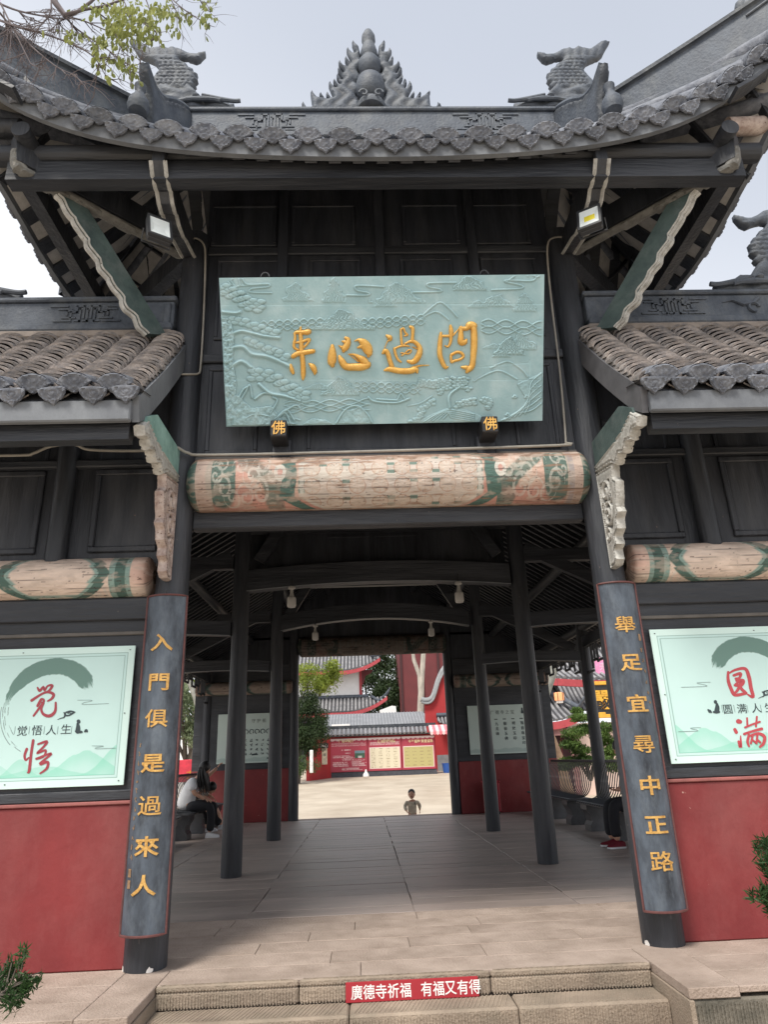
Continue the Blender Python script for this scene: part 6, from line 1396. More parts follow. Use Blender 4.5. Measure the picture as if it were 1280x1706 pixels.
# ------------------------------------------------------------------ courtyard beyond the gate
WHITEW = mat('white_plaster', srgb(240, 239, 237), .85, .06, 2); FASR = mat('red_fascia', srgb(172, 70, 76), .7, .15, 6); FARW = mat('bright_red_wall', srgb(172, 50, 52), .75, .12, 1.2); DKR = mat('dark_red_wall', srgb(108, 52, 54), .8, .15, 1); GTI = mat('far_grey_tile', srgb(108, 108, 112), .8, .3, 3, col2=srgb(158, 156, 156), stretch=(1, 1, 1))
def swept_roof(parent, x0, x1, y0, yr, z0, zr, flare_r=.9, flare_l=.0, rows=.28, name='roof', over=.5, fascia=True, m=GTI):
    """tiled slope facing the viewer, its eave sweeping up at the ends; barrel rows are real"""
    n_ = max(6, int((x1-x0)/rows)); mb = MB(); eave = []
    def ez(x):
        t = (x-x0)/(x1-x0); return flare_r*max(0, (t-.55)/.45)**2.4+flare_l*max(0, (.45-t)/.45)**2.4
    def sx_(x, u): 
        xm = x1-(x1-x0)*.0; return x
    nv = 7
    for i in range(n_):
        xa = x0+(x1-x0)*(i+.5)/n_; P = []
        for j in range(nv):
            u = j/(nv-1); xx = xa+(0 if xa < x1-1.5 else 0); zz = zr+(z0-zr)*u-.22*math.sin(PI*u)*(zr-z0)*.5+ez(xa)*u**2; P.append(Vector((xx, yr+(y0-yr)*u, zz)))
        mb.tube(P, rows*.30, 6)
    X_ = np.linspace(x0, x1, 24); bed = MB(); bed.grid([(x, yr+(y0-yr)*u, zr+(z0-zr)*u-.22*math.sin(PI*u)*(zr-z0)*.5+ez(x)*u**2-.03) for u in np.linspace(0, 1, nv) for x in X_], 24, nv)
    r = bed.build(name, mat('far_tile_pan', srgb(72, 72, 76), .8), parent, 60); mb.build('tile_rows', m, r, 60, kind='stuff')
    if fascia:
        f = MB(); f.grid([(x, y0-.02, z0+ez(x)+dz) for dz in (-.34, -.06) for x in X_], 24, 2); f.grid([(x, y0+.15, z0+ez(x)+dz) for dz in (-.06, -.34) for x in X_], 24, 2); f.grid([(x, y, z0+ez(x)-.34) for y in (y0+.15, y0-.02) for x in X_], 24, 2); f.build('fascia', FASR, parent, 60)
    rd = MB(); rd.tube([Vector((x, yr, zr+.12)) for x in X_[:20]], .14, 8); e = ez(x1)
    rd.tube([Vector((x1-(1.2), yr, zr+.1)), Vector((x1-.6, (yr+y0)/2, (zr+z0)/2+.2)), Vector((x1, y0, z0+e+.15)), Vector((x1+.25, y0-.15, z0+e+.55))], [.13, .12, .11, .05], 8); rd.build('ridge', RIDGE, parent, 60)
# notice wall
A0, A1 = at(550, 1290, Y=38), at(728, 1283, Y=38)
nw = empty('notice_wall', (1, 38, .3), label='tile-capped red courtyard wall with notice boards, seen through the gateway', cat='wall')
zb = -.2; xl, xr_ = A0.x, A1.x
MB().box((xl, 38.0, zb), (xr_, 38.35, 2.6)).build('wall_body', FARW, nw)
MB().box((xl-.02, 37.93, zb), (xr_+.02, 38.0, .60)).build('plinth', mat('dark_plinth', srgb(74, 76, 84), .8), nw)
# return leg of the wall towards the left front
MB().prism([(0, 0), (1.6, 0), (1.6, 0+.0), (0, 0)], (0, 0, 0), (1, 0, 0), (0, 0, 1), (0, 1, 0), .01) if False else None
rl = MB(); ax, ay = xl-1.15, 36.2; d_ = (Vector((ax, ay, 0))-Vector((xl, 38, 0))).normalized()
rl.beam((xl, 38.1, 1.2), (ax, ay, 1.2), .3, 2.8); rl.build('wall_return', FARW, nw)
for q0, q1 in ((Vector((xl-.3, 38.15, 2.65)), Vector((xr_+.1, 38.15, 2.65))),):
    cp = MB(); cp.beam(q0, q1, .9, .06); cp.build('coping_bed', mat('far_tile_pan', (.06, .06, .065)), nw)
    rw = MB(); n_ = int((q1-q0).length/.26)
    for i in range(n_):
        p = q0.lerp(q1, (i+.5)/n_); rw.tube([p+Vector((0, .0, .42)), p+Vector((0, -.3, .22)), p+Vector((0, -.58, .04))], .075, 6)
    rw.build('coping_tiles', mat('coping_tile', srgb(150, 150, 154), .7, .3, 4), nw, 60, kind='stuff'); MB().beam(q0+Vector((0, 0, .50)), q1+Vector((0, 0, .50)), .22, .2).build('coping_ridge', RIDGE, nw)
NB = mat('notice_print', (.5, .2, .2), .6, .05, attr=True)
def notice(x0, x1, z0, z1, y, kind_, label, name='notice_board'):
    t = empty(name, ((x0+x1)/2, y, z0), label=label, cat='notice board')
    def cf(U, V):
        rgb = np.tile(np.array(srgb(176, 66, 84)), (len(U), 1)); cr_ = np.array(srgb(226, 216, 190)); wh = np.array(srgb(236, 214, 214))
        rgb = layer(rgb, wh, ((V > .955-.03*np.abs(np.sin(U*22)))*1.))
        def lines(u0, u1, v0, v1, n, seed, al=.75, jag=True):
            nonlocal rgb
            vv = (V-v0)/(v1-v0)*n; row = np.floor(vv); inb = (vv > 0)*(vv < n)*(np.abs(vv % 1-.5) < .27); rg = u0+(u1-u0)*(1-.35*vnoise(row*1.7, row*0, seed)*jag); l_ = u0+(u1-u0)*.12*vnoise(row*2.3, row*0+4, seed)*jag
            rgb = layer(rgb, wh, inb*(U > l_)*(U < rg)*(vnoise(U*90, row*5., seed) > .22)*al)
        if kind_ == 0:
            lines(.04, .97, .76, .87, 4, 1, .6, False); lines(.3, .62, .62, .68, 1, 2); lines(.40, .58, .53, .58, 1, 3); lines(.06, .62, .42, .50, 3, 4); lines(.3, .70, .34, .42, 3, 5); lines(.04, .5, .16, .3, 5, 6); lines(.55, .98, .16, .36, 7, 7); lines(.3, .9, .04, .13, 3, 8)
            ph = (U > .66)*(U < .93)*(V > .40)*(V < .62); rgb = layer(rgb, np.array(srgb(120, 150, 160)), ph*1.); rgb = layer(rgb, np.array(srgb(70, 104, 84)), ph*(V < .54)*1.); rgb = layer(rgb, np.array(srgb(210, 210, 205)), ph*(V < .47)*(np.abs(U-.8) < .05))
        else:
            lines(.06, .95, .76 if kind_ == 1 else .80, .87, 3, 9, .6, False) if kind_ == 1 else None
            bx = (U > .04)*(U < .96)*(V > .06)*(V < .70); rgb = layer(rgb, cr_ if kind_ == 1 else np.array(srgb(190, 180, 124)), bx*1.); ed = bx*((U < .055)+(U > .945)+(V < .075)+(V > .685)); rgb = layer(rgb, wh, (ed > 0)*1.)
            cols = 4; rows_ = 12 if kind_ == 1 else 6; uu = (U-.06)/.88*cols; vv = (V-.08)/.60*rows_
            tx = bx*(np.abs(uu % 1-.45) < .25)*(np.abs(vv % 1-.5) < (.16 if kind_ == 1 else .10))*(vnoise(U*70, np.floor(vv)*3., 9) > .3); rgb = layer(rgb, np.array(srgb(150, 130, 96)), tx*.8)
        return rgb
    painted('print', 170, 90, lambda U, V: np.stack([x0+(x1-x0)*U, np.full_like(U, y-.006), z0+(z1-z0)*V], 1), cf, NB, t)
    MB().box((x0, y, z0), (x1, y+.03, z1)).build('board', FASR, t); return t
W_ = (xr_-xl)/3
T0 = notice(xl+.01, xl+W_*1.06, .62, 2.5, 37.9, 0, 'crimson notice board with lines of white text and a small landscape photo')
T1 = notice(xl+W_*1.08, xl+W_*2.02, .62, 2.5, 37.9, 1, 'crimson notice board with a cream table of small entries, middle of the three')
T2 = notice(xl+W_*2.04, xr_-.05, .62, 2.5, 37.9, 2, 'crimson notice board with a yellow table, rightmost of the three on the far wall')
for t_, tx, px in ((T0, '广德寺简介', 577), (T1, '佛法护持功德', 644), (T2, '千年福地 观音道场', 701)):
    p = at(px, 1234.5, Y=37.88); mb = MB(); v, f = text_mesh(tx, .20, ext=.004, off=.004); mb.add([Vector(q)+p for q in v*np.array([.9, 1, 1])], f); mb.build('title', mat('cream_title', srgb(240, 214, 170), .6), t_)
# small vertical notices on the return leg
p = at(541, 1255, Y=37.2); t = empty('wall_plaque', tuple(p), label='narrow cream vertical notice on the short red wall left of the notice boards', cat='sign')
MB().bbox((p.x-.16, p.y-.15, p.z-.62), (p.x+.16, p.y-.11, p.z+.42), .01).build('board', mat('cream_board', srgb(222, 214, 190), .7), t); mb = MB()
for i, ch in enumerate('祈福'): put_text(mb, ch, .17, (p.x, p.y-.155, p.z+.22-i*.3), ext=.002)
mb.build('lettering', INK, t)
p = at(541, 1243, Y=37.1); t = empty('wall_plaque', tuple(p), label='small black and white lettered board above the cream vertical notice', cat='sign')
MB().bbox((p.x-.28, p.y-.15, p.z-.12), (p.x+.22, p.y-.11, p.z+.16), .01).build('board', mat('black_board', (.03, .03, .03), .6), t); mb = MB(); put_text(mb, '净心', .22, (p.x-.03, p.y-.155, p.z+.02), ext=.002); mb.build('lettering', WH, t)
p = at(519, 1285, Z=.45); MBp = MB().bbox((-.09, -.09, 0), (.09, .09, 1.15), .02, tuple(at(519, 1286, Y=33.5)-Vector((0, 0, .05)))).build('bollard_post', mat('white_post', srgb(225, 225, 222), .6), None); tag(MBp, 'white square post standing below the dark round tree in the courtyard', 'post')
p = at(610, 1292, Y=36.5); bg_ = MB(); bg_.lathe([(.18, 0), (.16, .12), (.10, .2), (.06, .26), (.04, .36), (.01, .38)], 10, (p.x, p.y, p.z-.05)); o = bg_.build('plastic_bag', WH, None, 60); tag(o, 'small white tied bag lying at the foot of the notice wall', 'bag')
# long grey shed roof behind the wall
q0, q1 = at(540, 1196, Y=43), at(716, 1192, Y=43); t = empty('long_shed', (q0.x, 43, .4), label='long low shed with a smooth grey roof behind the notice wall', cat='shed')
MB().prism([(0, 0), (0, -.9), (1.6, -.55), (1.7, .55)], (0, 0, 0), (0, 1, 0), (0, 0, 1), (1, 0, 0), .01) if False else None
za = at(600, 1212, Y=42).z; zc = at(600, 1189, Y=45).z
rf = MB(); rf.add([(q0.x, 42, za), (q1.x+.3, 42, za), (q1.x-.3, 45, zc), (q0.x, 45, zc), (q0.x, 42, za-.12), (q1.x+.3, 42, za-.12), (q1.x-.3, 45, zc-.12), (q0.x, 45, zc-.12)], [(0,1,2,3),(7,6,5,4),(4,5,1,0),(5,6,2,1),(7,4,0,3)]); rf.build('roof', mat('shed_roof', srgb(140, 142, 146), .6, .15, 2), t)
sm = MB()
for i in range(34): x = q0.x+(q1.x-q0.x)*(i+.5)/34; sm.beam((x, 42, za+.02), (x-.02, 45, zc+.02), .05, .04)
sm.build('seam', mat('shed_seam', srgb(120, 122, 126), .6), t); MB().box((q0.x, 42.2, -.1), (q1.x, 44.8, za-.12)).build('wall_body', mat('shed_dark', (.05, .05, .055), .8), t); MB().box((q0.x, 41.95, za-.42), (q1.x+.2, 42.0, za-.14)).build('gutter', mat('shed_seam', (.2, .2, .2)), t)
p = at(568, 1210, Y=41.5); o = MB().bbox((p.x-.6, 41.3, p.z-.2), (p.x+.6, 41.36, p.z+.12), .01).build('white_board', WHITEW, None); tag(o, 'plain white board leaning on the shed eave behind the notice wall', 'board')
# white two-storey hall with red-edged roofs
Yh = 50; t = empty('white_hall', (at(560, 1250, Y=Yh).x, Yh, .4), label='white-walled two-tier temple hall with red-edged upswept roofs, seen through the gateway', cat='building')
L_, R2 = at(470, 1150, Y=Yh).x, at(600, 1150, Y=Yh).x; zt, zl = at(560, 1120, Y=Yh).z, at(560, 1160, Y=Yh).z
MB().box((L_, Yh, -.1), (R2, Yh+6, zt+.4)).build('wall_body', WHITEW, t)
MB().box((R2-.05, Yh-.06, zl-.2), (R2+.16, Yh+.15, zt+.3)).build('corner_post', FASR, t)
bk = MB(); bk.prism([(0, 0), (.9, .0), (.75, -.25), (.3, -.45), (.12, -1.1), (0, -1.1)], (R2+.16, Yh, zt+.1), (1, 0, 0), (0, 0, 1), (0, 1, 0), .1); bk.build('bracket', DKR, t)
w0, w1 = at(526, 1128, Y=Yh-.02), at(542, 1148, Y=Yh-.02); f = MB().box((w0.x, Yh-.05, w1.z), (w1.x, Yh-.001, w0.z)).build('window', DIM, t)
g_ = MB()
for i in range(4): x = w0.x+(w1.x-w0.x)*(i+.5)/4; g_.box((x-.02, Yh-.08, w1.z), (x+.02, Yh-.05, w0.z))
for i in range(3): z = w1.z+(w0.z-w1.z)*(i+.5)/3; g_.box((w0.x, Yh-.085, z-.02), (w1.x, Yh-.055, z+.02))
g_.build('window_bars', DKR, f)
e1 = at(634, 1112, Y=Yh-1.3); swept_roof(t, at(470, 1116, Y=Yh-1.3).x, e1.x, Yh-1.3, Yh+1.5, at(560, 1117, Y=Yh-1.3).z, at(560, 1093, Y=Yh+1.5).z+.6, .95)
e2 = at(646, 1178, Y=Yh-1.6); swept_roof(t, at(470, 1186, Y=Yh-1.6).x, e2.x, Yh-1.6, Yh-.05, at(560, 1186, Y=Yh-1.6).z, at(560, 1164, Y=Yh-.05).z, 1.1)
MB().box((L_, Yh-1.2, -.1), (R2+1.6, Yh-.05, at(560, 1190, Y=Yh-1).z)).build('lower_storey', DIM, t)
q = at(648, 1184, Y=47); o = MB(); o.prism([(-.6, -.4), (.55, -.4), (.5, .25), (.2, .3), (-.7, .0)], (q.x, 47, q.z), (1, 0, 0), (0, 0, 1), (0, 1, 0), 1.5); o = o.build('white_outbuilding', WHITEW, None); tag(o, 'small white gable end peeping between the lower hall roof and the dark red building', 'outbuilding')
# dark red tall block
Yd = 56; a, b = at(665, 1100, Y=Yd).x, at(760, 1100, Y=Yd).x; t = empty('red_building', ((a+b)/2, Yd, .4), label='tall plain dark red building behind the courtyard, above the notice boards', cat='building')
zt = at(700, 1050, Y=Yd).z; MB().box((a, Yd, -.1), (b, Yd+8, zt+2)).build('wall_body', DKR, t)
for px in (668, 703, 730): x = at(px, 1100, Y=Yd).x; MB().box((x-.1, Yd-.12, -.1), (x+.1, Yd-.001, zt+2)).build('downpipe', mat('dark_pipe', srgb(70, 40, 42), .8), t)
# red gable wall with wavy coping on the right
Yg = 40.5; g0 = [(702,1168),(708,1170),(716,1169),(722,1163),(726,1152),(730,1138),(736,1124),(744,1112),(752,1104),(762,1100),(790,1100)]
cpts = [at(x, y, Y=Yg) for x, y in g0]; t = empty('gable_wall_red', (cpts[4].x, Yg, .3), label='bright red wall with a wavy grey tiled coping at the right of the courtyard', cat='wall')
poly = [(p.x, p.z) for p in cpts[1:]]+[(cpts[-1].x, 0), (at(707, 1200, Y=Yg).x, 0)]
MB().prism(poly, (0, Yg+.15, 0), (1, 0, 0), (0, 0, 1), (0, 1, 0), .3).build('wall_body', FARW, t)
cb = MB(); P = catmull([tuple(p) for p in cpts], 4)
for off, r_, m_ in ((0, .20, None),): cb.tube([Vector((p[0], Yg-.05, p[2]+.12)) for p in P], .17, 8); cb.tube([Vector((p[0], Yg-.22, p[2]-.08)) for p in P], .07, 6)
cb.build('coping', mat('coping_grey', srgb(146, 148, 150), .75, .2, 4), t, 60)
z0_ = at(730, 1258, Y=Yg).z; MB().box((at(725, 1200, Y=Yg).x, Yg-.06, -.1), (cpts[-1].x, Yg-.01, z0_)).build('stone_plinth', mat('grey_brick', srgb(132, 134, 136), .85, .2, 3), t)
p = at(746, 1288, Y=38.6); t = empty('blue_bin', tuple(p), label='blue plastic bin at the foot of the red wall, right edge of the gateway', cat='bin'); mb = MB(); mb.lathe([(.22, 0), (.24, .02), (.30, .5), (.31, .55)], 14, tuple(p)); mb.build('body', mat('blue_plastic', srgb(58, 110, 200), .4, .05), t, 50); MB().tube([p+Vector((.31*math.cos(a), .31*math.sin(a), .55)) for a in np.linspace(0, 2*PI, 18)], .02, 6).build('rim', mat('blue_plastic', (.04, .16, .6)), t)
# pink awning and small tiled canopy
p = at(733, 1215, Y=37.6); t = empty('awning', tuple(p), label='pink and white striped awning over the right end of the notice wall', cat='awning')
for i in range(8):
    x0 = p.x-.62+i*.18; mb = MB(); mb.add([(x0, 37.2, p.z-.12), (x0+.18, 37.2, p.z-.12), (x0+.18, 38.0, p.z+.28), (x0, 38.0, p.z+.28), (x0, 37.2, p.z-.28), (x0+.09, 37.19, p.z-.33), (x0+.18, 37.2, p.z-.28)], [(0,1,2,3), (4,5,6,1,0)]); mb.build('stripe', mat('awning_pink' if i % 2 else 'awning_white', srgb(222, 120, 130) if i % 2 else srgb(236, 200, 200), .8), t)
p = at(742, 1200, Y=39.5); t = empty('tiled_canopy', tuple(p), label='small grey tiled canopy on the red wall above the pink awning', cat='canopy'); swept_roof(t, p.x-.45, p.x+1.6, 39.3, 40.3, p.z-.35, p.z+.25, 0, .35, .22, fascia=False)
# trees in and behind the courtyard
def gz(y): return ground_z(y)
c = at(520, 1130, Y=35); cl = blob((c.x, 35, c.z), (1.4, 1.3, .85), 22, .46, 150, 3); c2 = at(550, 1115, Y=35); cl += blob((c2.x, 35, c2.z), (.68, .6, .5), 9, .34, 120, 4)
tree('camphor_tree', (c.x-1.6, 35.6, gz(35)), 3.9, cl, .17, LY, 'yellow-green leafy tree overhanging the left of the gateway view', seed=2)
c = at(511, 1208, Y=34.5); cl = blob((c.x, 34.5, c.z), (1.08, .9, 1.65), 80, .42, 220, 5)
tree('osmanthus_tree', (c.x-.5, 34.6, gz(34)), 2.3, cl, .11, LG, 'dense dark green rounded tree at the left of the gateway view', seed=3)
for i, (px, py, Y, R_, lab) in enumerate(((640, 1120, 62, (2.2, 2, 3.0), 'tall dark evergreen between the white hall and the dark red building'), (612, 1160, 60, (2.2, 2, 2.4), 'dark evergreen behind the lower roof tip of the white hall'), (500, 1110, 64, (3, 2, 3), 'dark tree rising behind the left end of the white hall'), (655, 1160, 59, (1.6, 1.6, 2.2), 'low dark bushy tree beside the dark red building'))):
    c = at(px, py, Y=Y); tree('evergreen_tree', (c.x, Y, gz(Y)), max(2, c.z), blob((c.x, Y, c.z), R_, 40, .8, 150, 10+i), .26, LG, lab, seed=10+i, r=.25)
p = at(500, 1272, Y=34); leaves_ = blob((p.x, 34, p.z), (1.0, .5, .5), 22, .30, 130, 30); t = empty('clipped_hedge', (p.x, 34, gz(34)), label='low green hedge under the dark round tree', cat='hedge'); leaves('foliage', leaves_, .1, LM, t, 31)
# pale twin trunk
t = empty('twin_trunk_tree', tuple(at(700, 1190, Y=47)-Vector((0, 0, 4))), label='pale-barked tree with two bare stems in front of the dark red building', cat='tree'); mb = MB()
mb.tube([at(700, 1230, Y=47), at(701, 1175, Y=47), at(703, 1130, Y=47), at(706, 1085, Y=47), at(708, 1020, Y=47)], [.26, .24, .2, .18, .14], 10); mb.tube([at(701, 1170, Y=47), at(699, 1125, Y=47), at(690, 1100, Y=47), at(684, 1060, Y=47)], [.14, .16, .15, .1], 8); mb.build('trunk', PALEB, t, 50)
leaves('crown', blob(tuple(at(700, 1030, Y=47)), (2.5, 2, 1.2), 18, .6, 90, 44), .25, LM, t, 45)

# ------------------------------------------------------------------ seen to the right, past the benches
Yt = 24.
t = empty('right_temple', tuple(at(960, 1200, Y=Yt)), label='grey-tiled temple hall with red-edged two-tier roof, right of the gateway', cat='building')
a, b = at(895, 1135, Y=Yt-1), at(1100, 1128, Y=Yt-1); swept_roof(t, a.x, b.x+4, Yt-1, Yt+3.5, a.z-.0, at(960, 1060, Y=Yt+3.5).z, 0, .25, .26)
a2, b2 = at(880, 1202, Y=Yt-2), at(968, 1200, Y=Yt-2); swept_roof(t, a2.x-1, b2.x, Yt-2, Yt+1.2, a2.z, at(920, 1128, Y=Yt+1.2).z, .3, 0, .20)
q_ = at(930, 1150, Y=Yt+6); swept_roof(t, q_.x-5, q_.x+6, Yt+4.5, Yt+8, at(920, 1185, Y=Yt+4.5).z, at(930, 1085, Y=Yt+8).z, 0, 0, .22, name='rear_roof', fascia=False)
MB().box((a2.x-1, Yt-1.2, -.6), (b.x+4, Yt+4, a2.z-.1)).build('wall_body', mat('pale_rose_wall', srgb(214, 190, 178), .85, .1, 2), t)
MB().box((a2.x-1, Yt-1.9, a2.z-.55), (b2.x-.1, Yt-1.6, a2.z-.3)).build('lintel', mat('pinkish_beam', srgb(150, 110, 108), .8), t)
d0, d1 = at(918, 1212, Y=Yt-1.3), at(952, 1262, Y=Yt-1.3); dr = MB().box((d0.x, Yt-1.35, -.55), (d1.x, Yt-1.201, d0.z)).build('door', mat('dark_maroon_door', srgb(62, 32, 38), .7), t)
MB().box(((d0.x+d1.x)/2-.02, Yt-1.37, -.55), ((d0.x+d1.x)/2+.02, Yt-1.351, d0.z)).build('door_stile', DKR, dr)
for px in (915, 955): x = at(px, 1240, Y=Yt-1.6).x; MB().tube([(x, Yt-1.7, -.55), (x, Yt-1.7, a2.z-.3)], .12, 10).build('post', mat('pinkish_beam', (.3, .16, .15)), t, 50)
p0, p1 = at(984, 1142, Y=Yt-1.6), at(1030, 1190, Y=Yt-1.6); t = empty('hall_plaque', tuple(p0), label='black plaque with a large gold 嚴 and gold bars on the right temple hall', cat='name board')
MB().bbox((p0.x, Yt-1.75, p1.z), (p1.x+.5, Yt-1.65, p0.z), .02).build('board', mat('black_lacquer', (.02, .02, .022), .35), t)
GP = mat('gold_plaque_edge', srgb(222, 168, 60), .5, .2, 8)
for z in (p0.z+.06, p1.z-.06): MB().bbox((p0.x, Yt-1.82, z-.07), (p1.x+.5, Yt-1.66, z+.07), .02).build('gold_bar', GP, t)
q = at(1003, 1166, Y=Yt-1.78); mb = MB(); put_text(mb, '嚴', .78, (q.x, Yt-1.77, q.z), ext=.02, off=.02, sx=.95); mb.build('character', GP, t)
mb = MB()
for k in range(6): q = at(987+(k % 2)*3, 1150+k*6, Y=Yt-1.77); mb.box((q.x-.04, q.y-.01, q.z-.03), (q.x+.04, q.y, q.z+.03))
mb.build('small_inscription', WH, t); q = at(1004, 1192, Y=Yt-1.8); MB().bbox((q.x-.14, q.y-.06, q.z-.1), (q.x+.14, q.y, q.z+.12), .02).build('gold_block', GP, t)
q0, q1 = at(991, 1100, Y=Yt-.2), at(1030, 1122, Y=Yt-.2); t = empty('pink_banner', tuple(q0), label='pink square banner standing on the tiles of the right temple hall', cat='banner'); MB().box((q0.x, Yt-.2, q1.z), (q1.x, Yt-.17, q0.z+.1)).build('sheet', mat('pink_sheet', srgb(236, 150, 190), .7), t); mb = MB(); put_text(mb, '寿', .4, ((q0.x+q1.x)/2-.1, Yt-.21, (q0.z+q1.z)/2), ext=.004); mb.build('lettering', mat('pale_pink', srgb(245, 200, 215), .7), t)
# lantern on its wire
q = at(932, 1160, Y=18); t = empty('palace_lantern', tuple(q), label='glowing orange and white box lantern hanging in front of the grey roofs', cat='lantern')
LO = mat('lantern_silk', srgb(232, 168, 120), .6, .1, 8); bn_ = LO.node_tree.nodes['Principled BSDF']; bn_.inputs['Emission Color'].default_value = (1, .45, .18, 1); bn_.inputs['Emission Strength'].default_value = .25
MB().lathe([(.10, -.14), (.16, -.13), (.17, 0), (.16, .11), (.10, .13)], 6, tuple(q)).build('silk', LO, t); mb = MB()
for i in range(6): a = PI/3*i; mb.tube([q+Vector((.17*math.cos(a), .17*math.sin(a), -.15)), q+Vector((.17*math.cos(a), .17*math.sin(a), .13))], .012, 5)
mb.build('frame', mat('lantern_frame', srgb(120, 60, 40), .6), t); MB().lathe([(.12, -.22), (.12, -.14)], 6, tuple(q)).build('fringe', WH, t); MB().tube([q+Vector((0, 0, .13)), q+Vector((0, 0, 1.2))], .006, 5).build('cord', DIM, t)
# rock, trunk, cloud-pruned tree
q = at(925, 1262, Y=17); t = empty('garden_rock', (q.x, 17, -.55), label='tall pale brown garden rock beside the temple door on the right', cat='rock'); mb = MB(); rs = np.random.RandomState(4); H_ = at(918, 1205, Y=17).z+.55
n1, n2 = 18, 12; P = []
for j in range(n2):
    v = j/(n2-1)
    for i in range(n1+1):
        a = 2*PI*i/n1; r = (.62*(1-v)**.55+.10)*(1+.35*(fbm(np.array([math.cos(a)*1.5+5]), np.array([v*4+math.sin(a)*1.5]), 3, 6)[0]-.5)); P.append((q.x-.25*v+r*math.cos(a)*.9, 17+r*math.sin(a)*.6, -.55+v*H_))
mb.grid(P, n1+1, n2); mb.build('rock_body', mat('brown_rock', srgb(156, 128, 104), .9, .35, 4, .6, 12), t, 60)
t = empty('leaning_tree', tuple(at(903, 1262, Y=16)), label='grey leaning tree trunk behind the right bench, in front of the grey roofs', cat='tree'); mb = MB(); mb.tube([at(912, 1290, Y=16), at(908, 1220, Y=16), at(908, 1160, Y=16), at(922, 1120, Y=16), at(930, 1085, Y=16)], [.16, .15, .14, .13, .11], 10); mb.tube([at(908, 1150, Y=16), at(900, 1100, Y=16)], [.09, .06], 8); mb.build('trunk', mat('grey_bark', srgb(150, 150, 142), .9, .3, 6, .4, 30), t, 50); leaves('crown', blob(tuple(at(925, 1040, Y=16)), (1.2, 1, .5), 10, .35, 90, 50), .14, LM, t, 51)
t = empty('cloud_pruned_tree', tuple(at(985, 1290, Y=14.5)), label='bright green cloud-pruned pine in tiers behind the right benches', cat='tree'); cl = []
for (px, py, r) in ((968,1196,.30),(955,1222,.36),(975,1215,.3),(1008,1212,.36),(952,1240,.30),(968,1250,.30),(1015,1236,.36),(1000,1226,.3),(1022,1250,.3),(950,1270,.32),(972,1266,.36),(1005,1268,.36),(1025,1277,.3),(940,1277,.2),(962,1185,.16),(1012,1255,.25)):
    c = at(px, py, Y=14.5+random.uniform(-.2, .2)); cl.append((tuple(c), (r, r*.8, r*.42), 900))
leaves('crown', cl, .085, leafmat('leaf_bright_pine', (.035, .08, .02), (.17, .26, .06), .3), t, 60, .4, droop=-.3); mb = MB(); b0 = at(985, 1300, Y=14.6)
for (px, py) in ((955,1225),(1010,1215),(968,1252),(1015,1240),(952,1272),(1005,1270)): mb.tube([b0, at((985+px)/2, (1290+py)/2-6, Y=14.6), at(px, py+4, Y=14.5)], [.05, .035, .015], 6)
mb.build('trunk', BARK, t, 50)
# ------------------------------------------------------------------ seen to the left, past the woman
c = at(314, 1190, Y=17); tree('silverberry_tree', (c.x, 17.4, -.55), 2.6, blob((c.x-.3, 17, c.z+.1), (.9, .8, 1.25), 34, .34, 200, 70), .12, leafmat('leaf_pale', (.10, .14, .07), (.34, .40, .24), .35), 'pale green bushy tree outside the left side of the pavilion', seed=71)
c = at(330, 1120, Y=20); tree('camphor_tree', (c.x, 20, -.4), 3.5, blob((c.x, 20, c.z+.5), (1.6, 1, .8), 16, .4, 120, 73), .14, LY, 'yellow-green tree seen through the left hanging lattice', seed=74)
t = empty('leaning_tree', tuple(at(345, 1260, Y=16)), label='grey leaning trunk outside the left side, beside the pale bushy tree', cat='tree'); mb = MB(); mb.tube([at(352, 1290, Y=16), at(340, 1215, Y=16), at(326, 1160, Y=16), at(306, 1110, Y=16)], [.12, .11, .10, .09], 9); mb.build('trunk', mat('grey_bark', (.3, .3, .28)), t, 50)
q = at(312, 1285, Y=12.6); t = empty('red_notice', (q.x, 12.6, -.55), label='red notice with a gold character standing outside behind the left bench', cat='sign'); MB().bbox((q.x-.22, 12.6, q.z-.25), (q.x+.22, 12.63, q.z+.27), .01).build('board', mat('notice_red', srgb(214, 60, 78), .6), t); mb = MB(); put_text(mb, '吉', .2, (q.x+.07, 12.59, q.z-.08), ext=.004); mb.build('character', GP, t)
MB().box((q.x-.25, 12.6, q.z-.28), (q.x-.22, 12.64, q.z+.30)).build('frame', PALEB, t); MB().box((q.x-.02, 12.64, -.55), (q.x+.02, 12.68, q.z)).build('post', DIM, t)
for i, (x, y, h, w, lab) in enumerate(((-13, 30, 3.2, 9, 'long white garden wall far left of the pavilion, grey coping'), )):
    t = empty('garden_wall', (x, y, -.2), label=lab, cat='wall'); MB().box((x-w, y, -.5), (x+w-3, y+.3, h)).build('wall_body', WHITEW, t); MB().prism([(-.35, 0), (.35, 0), (0, .3)], (x-1.5, y+.15, h), (0, 1, 0), (0, 0, 1), (1, 0, 0), 2*w-3).build('coping', RIDGE, t)
for i, (x, y) in enumerate(((-16, 26), (-22, 34), (-9.5, 37), (17, 40), (25, 33), (-28, 20))):
    tree('background_tree', (x, y, gz(y)-.2), 5.5, blob((x, y, 5.8), (2.6, 2.4, 2.2), 26, .9, 110, 80+i), .32, LG, ['dark tree behind the far left garden wall', 'large dark tree far left beyond the garden wall', 'dark tree left of the white hall', 'dark tree behind the right temple hall', 'large dark tree far right beyond the temple', 'dark tree at the far left side of the courtyard'][i], seed=90+i, r=.3)

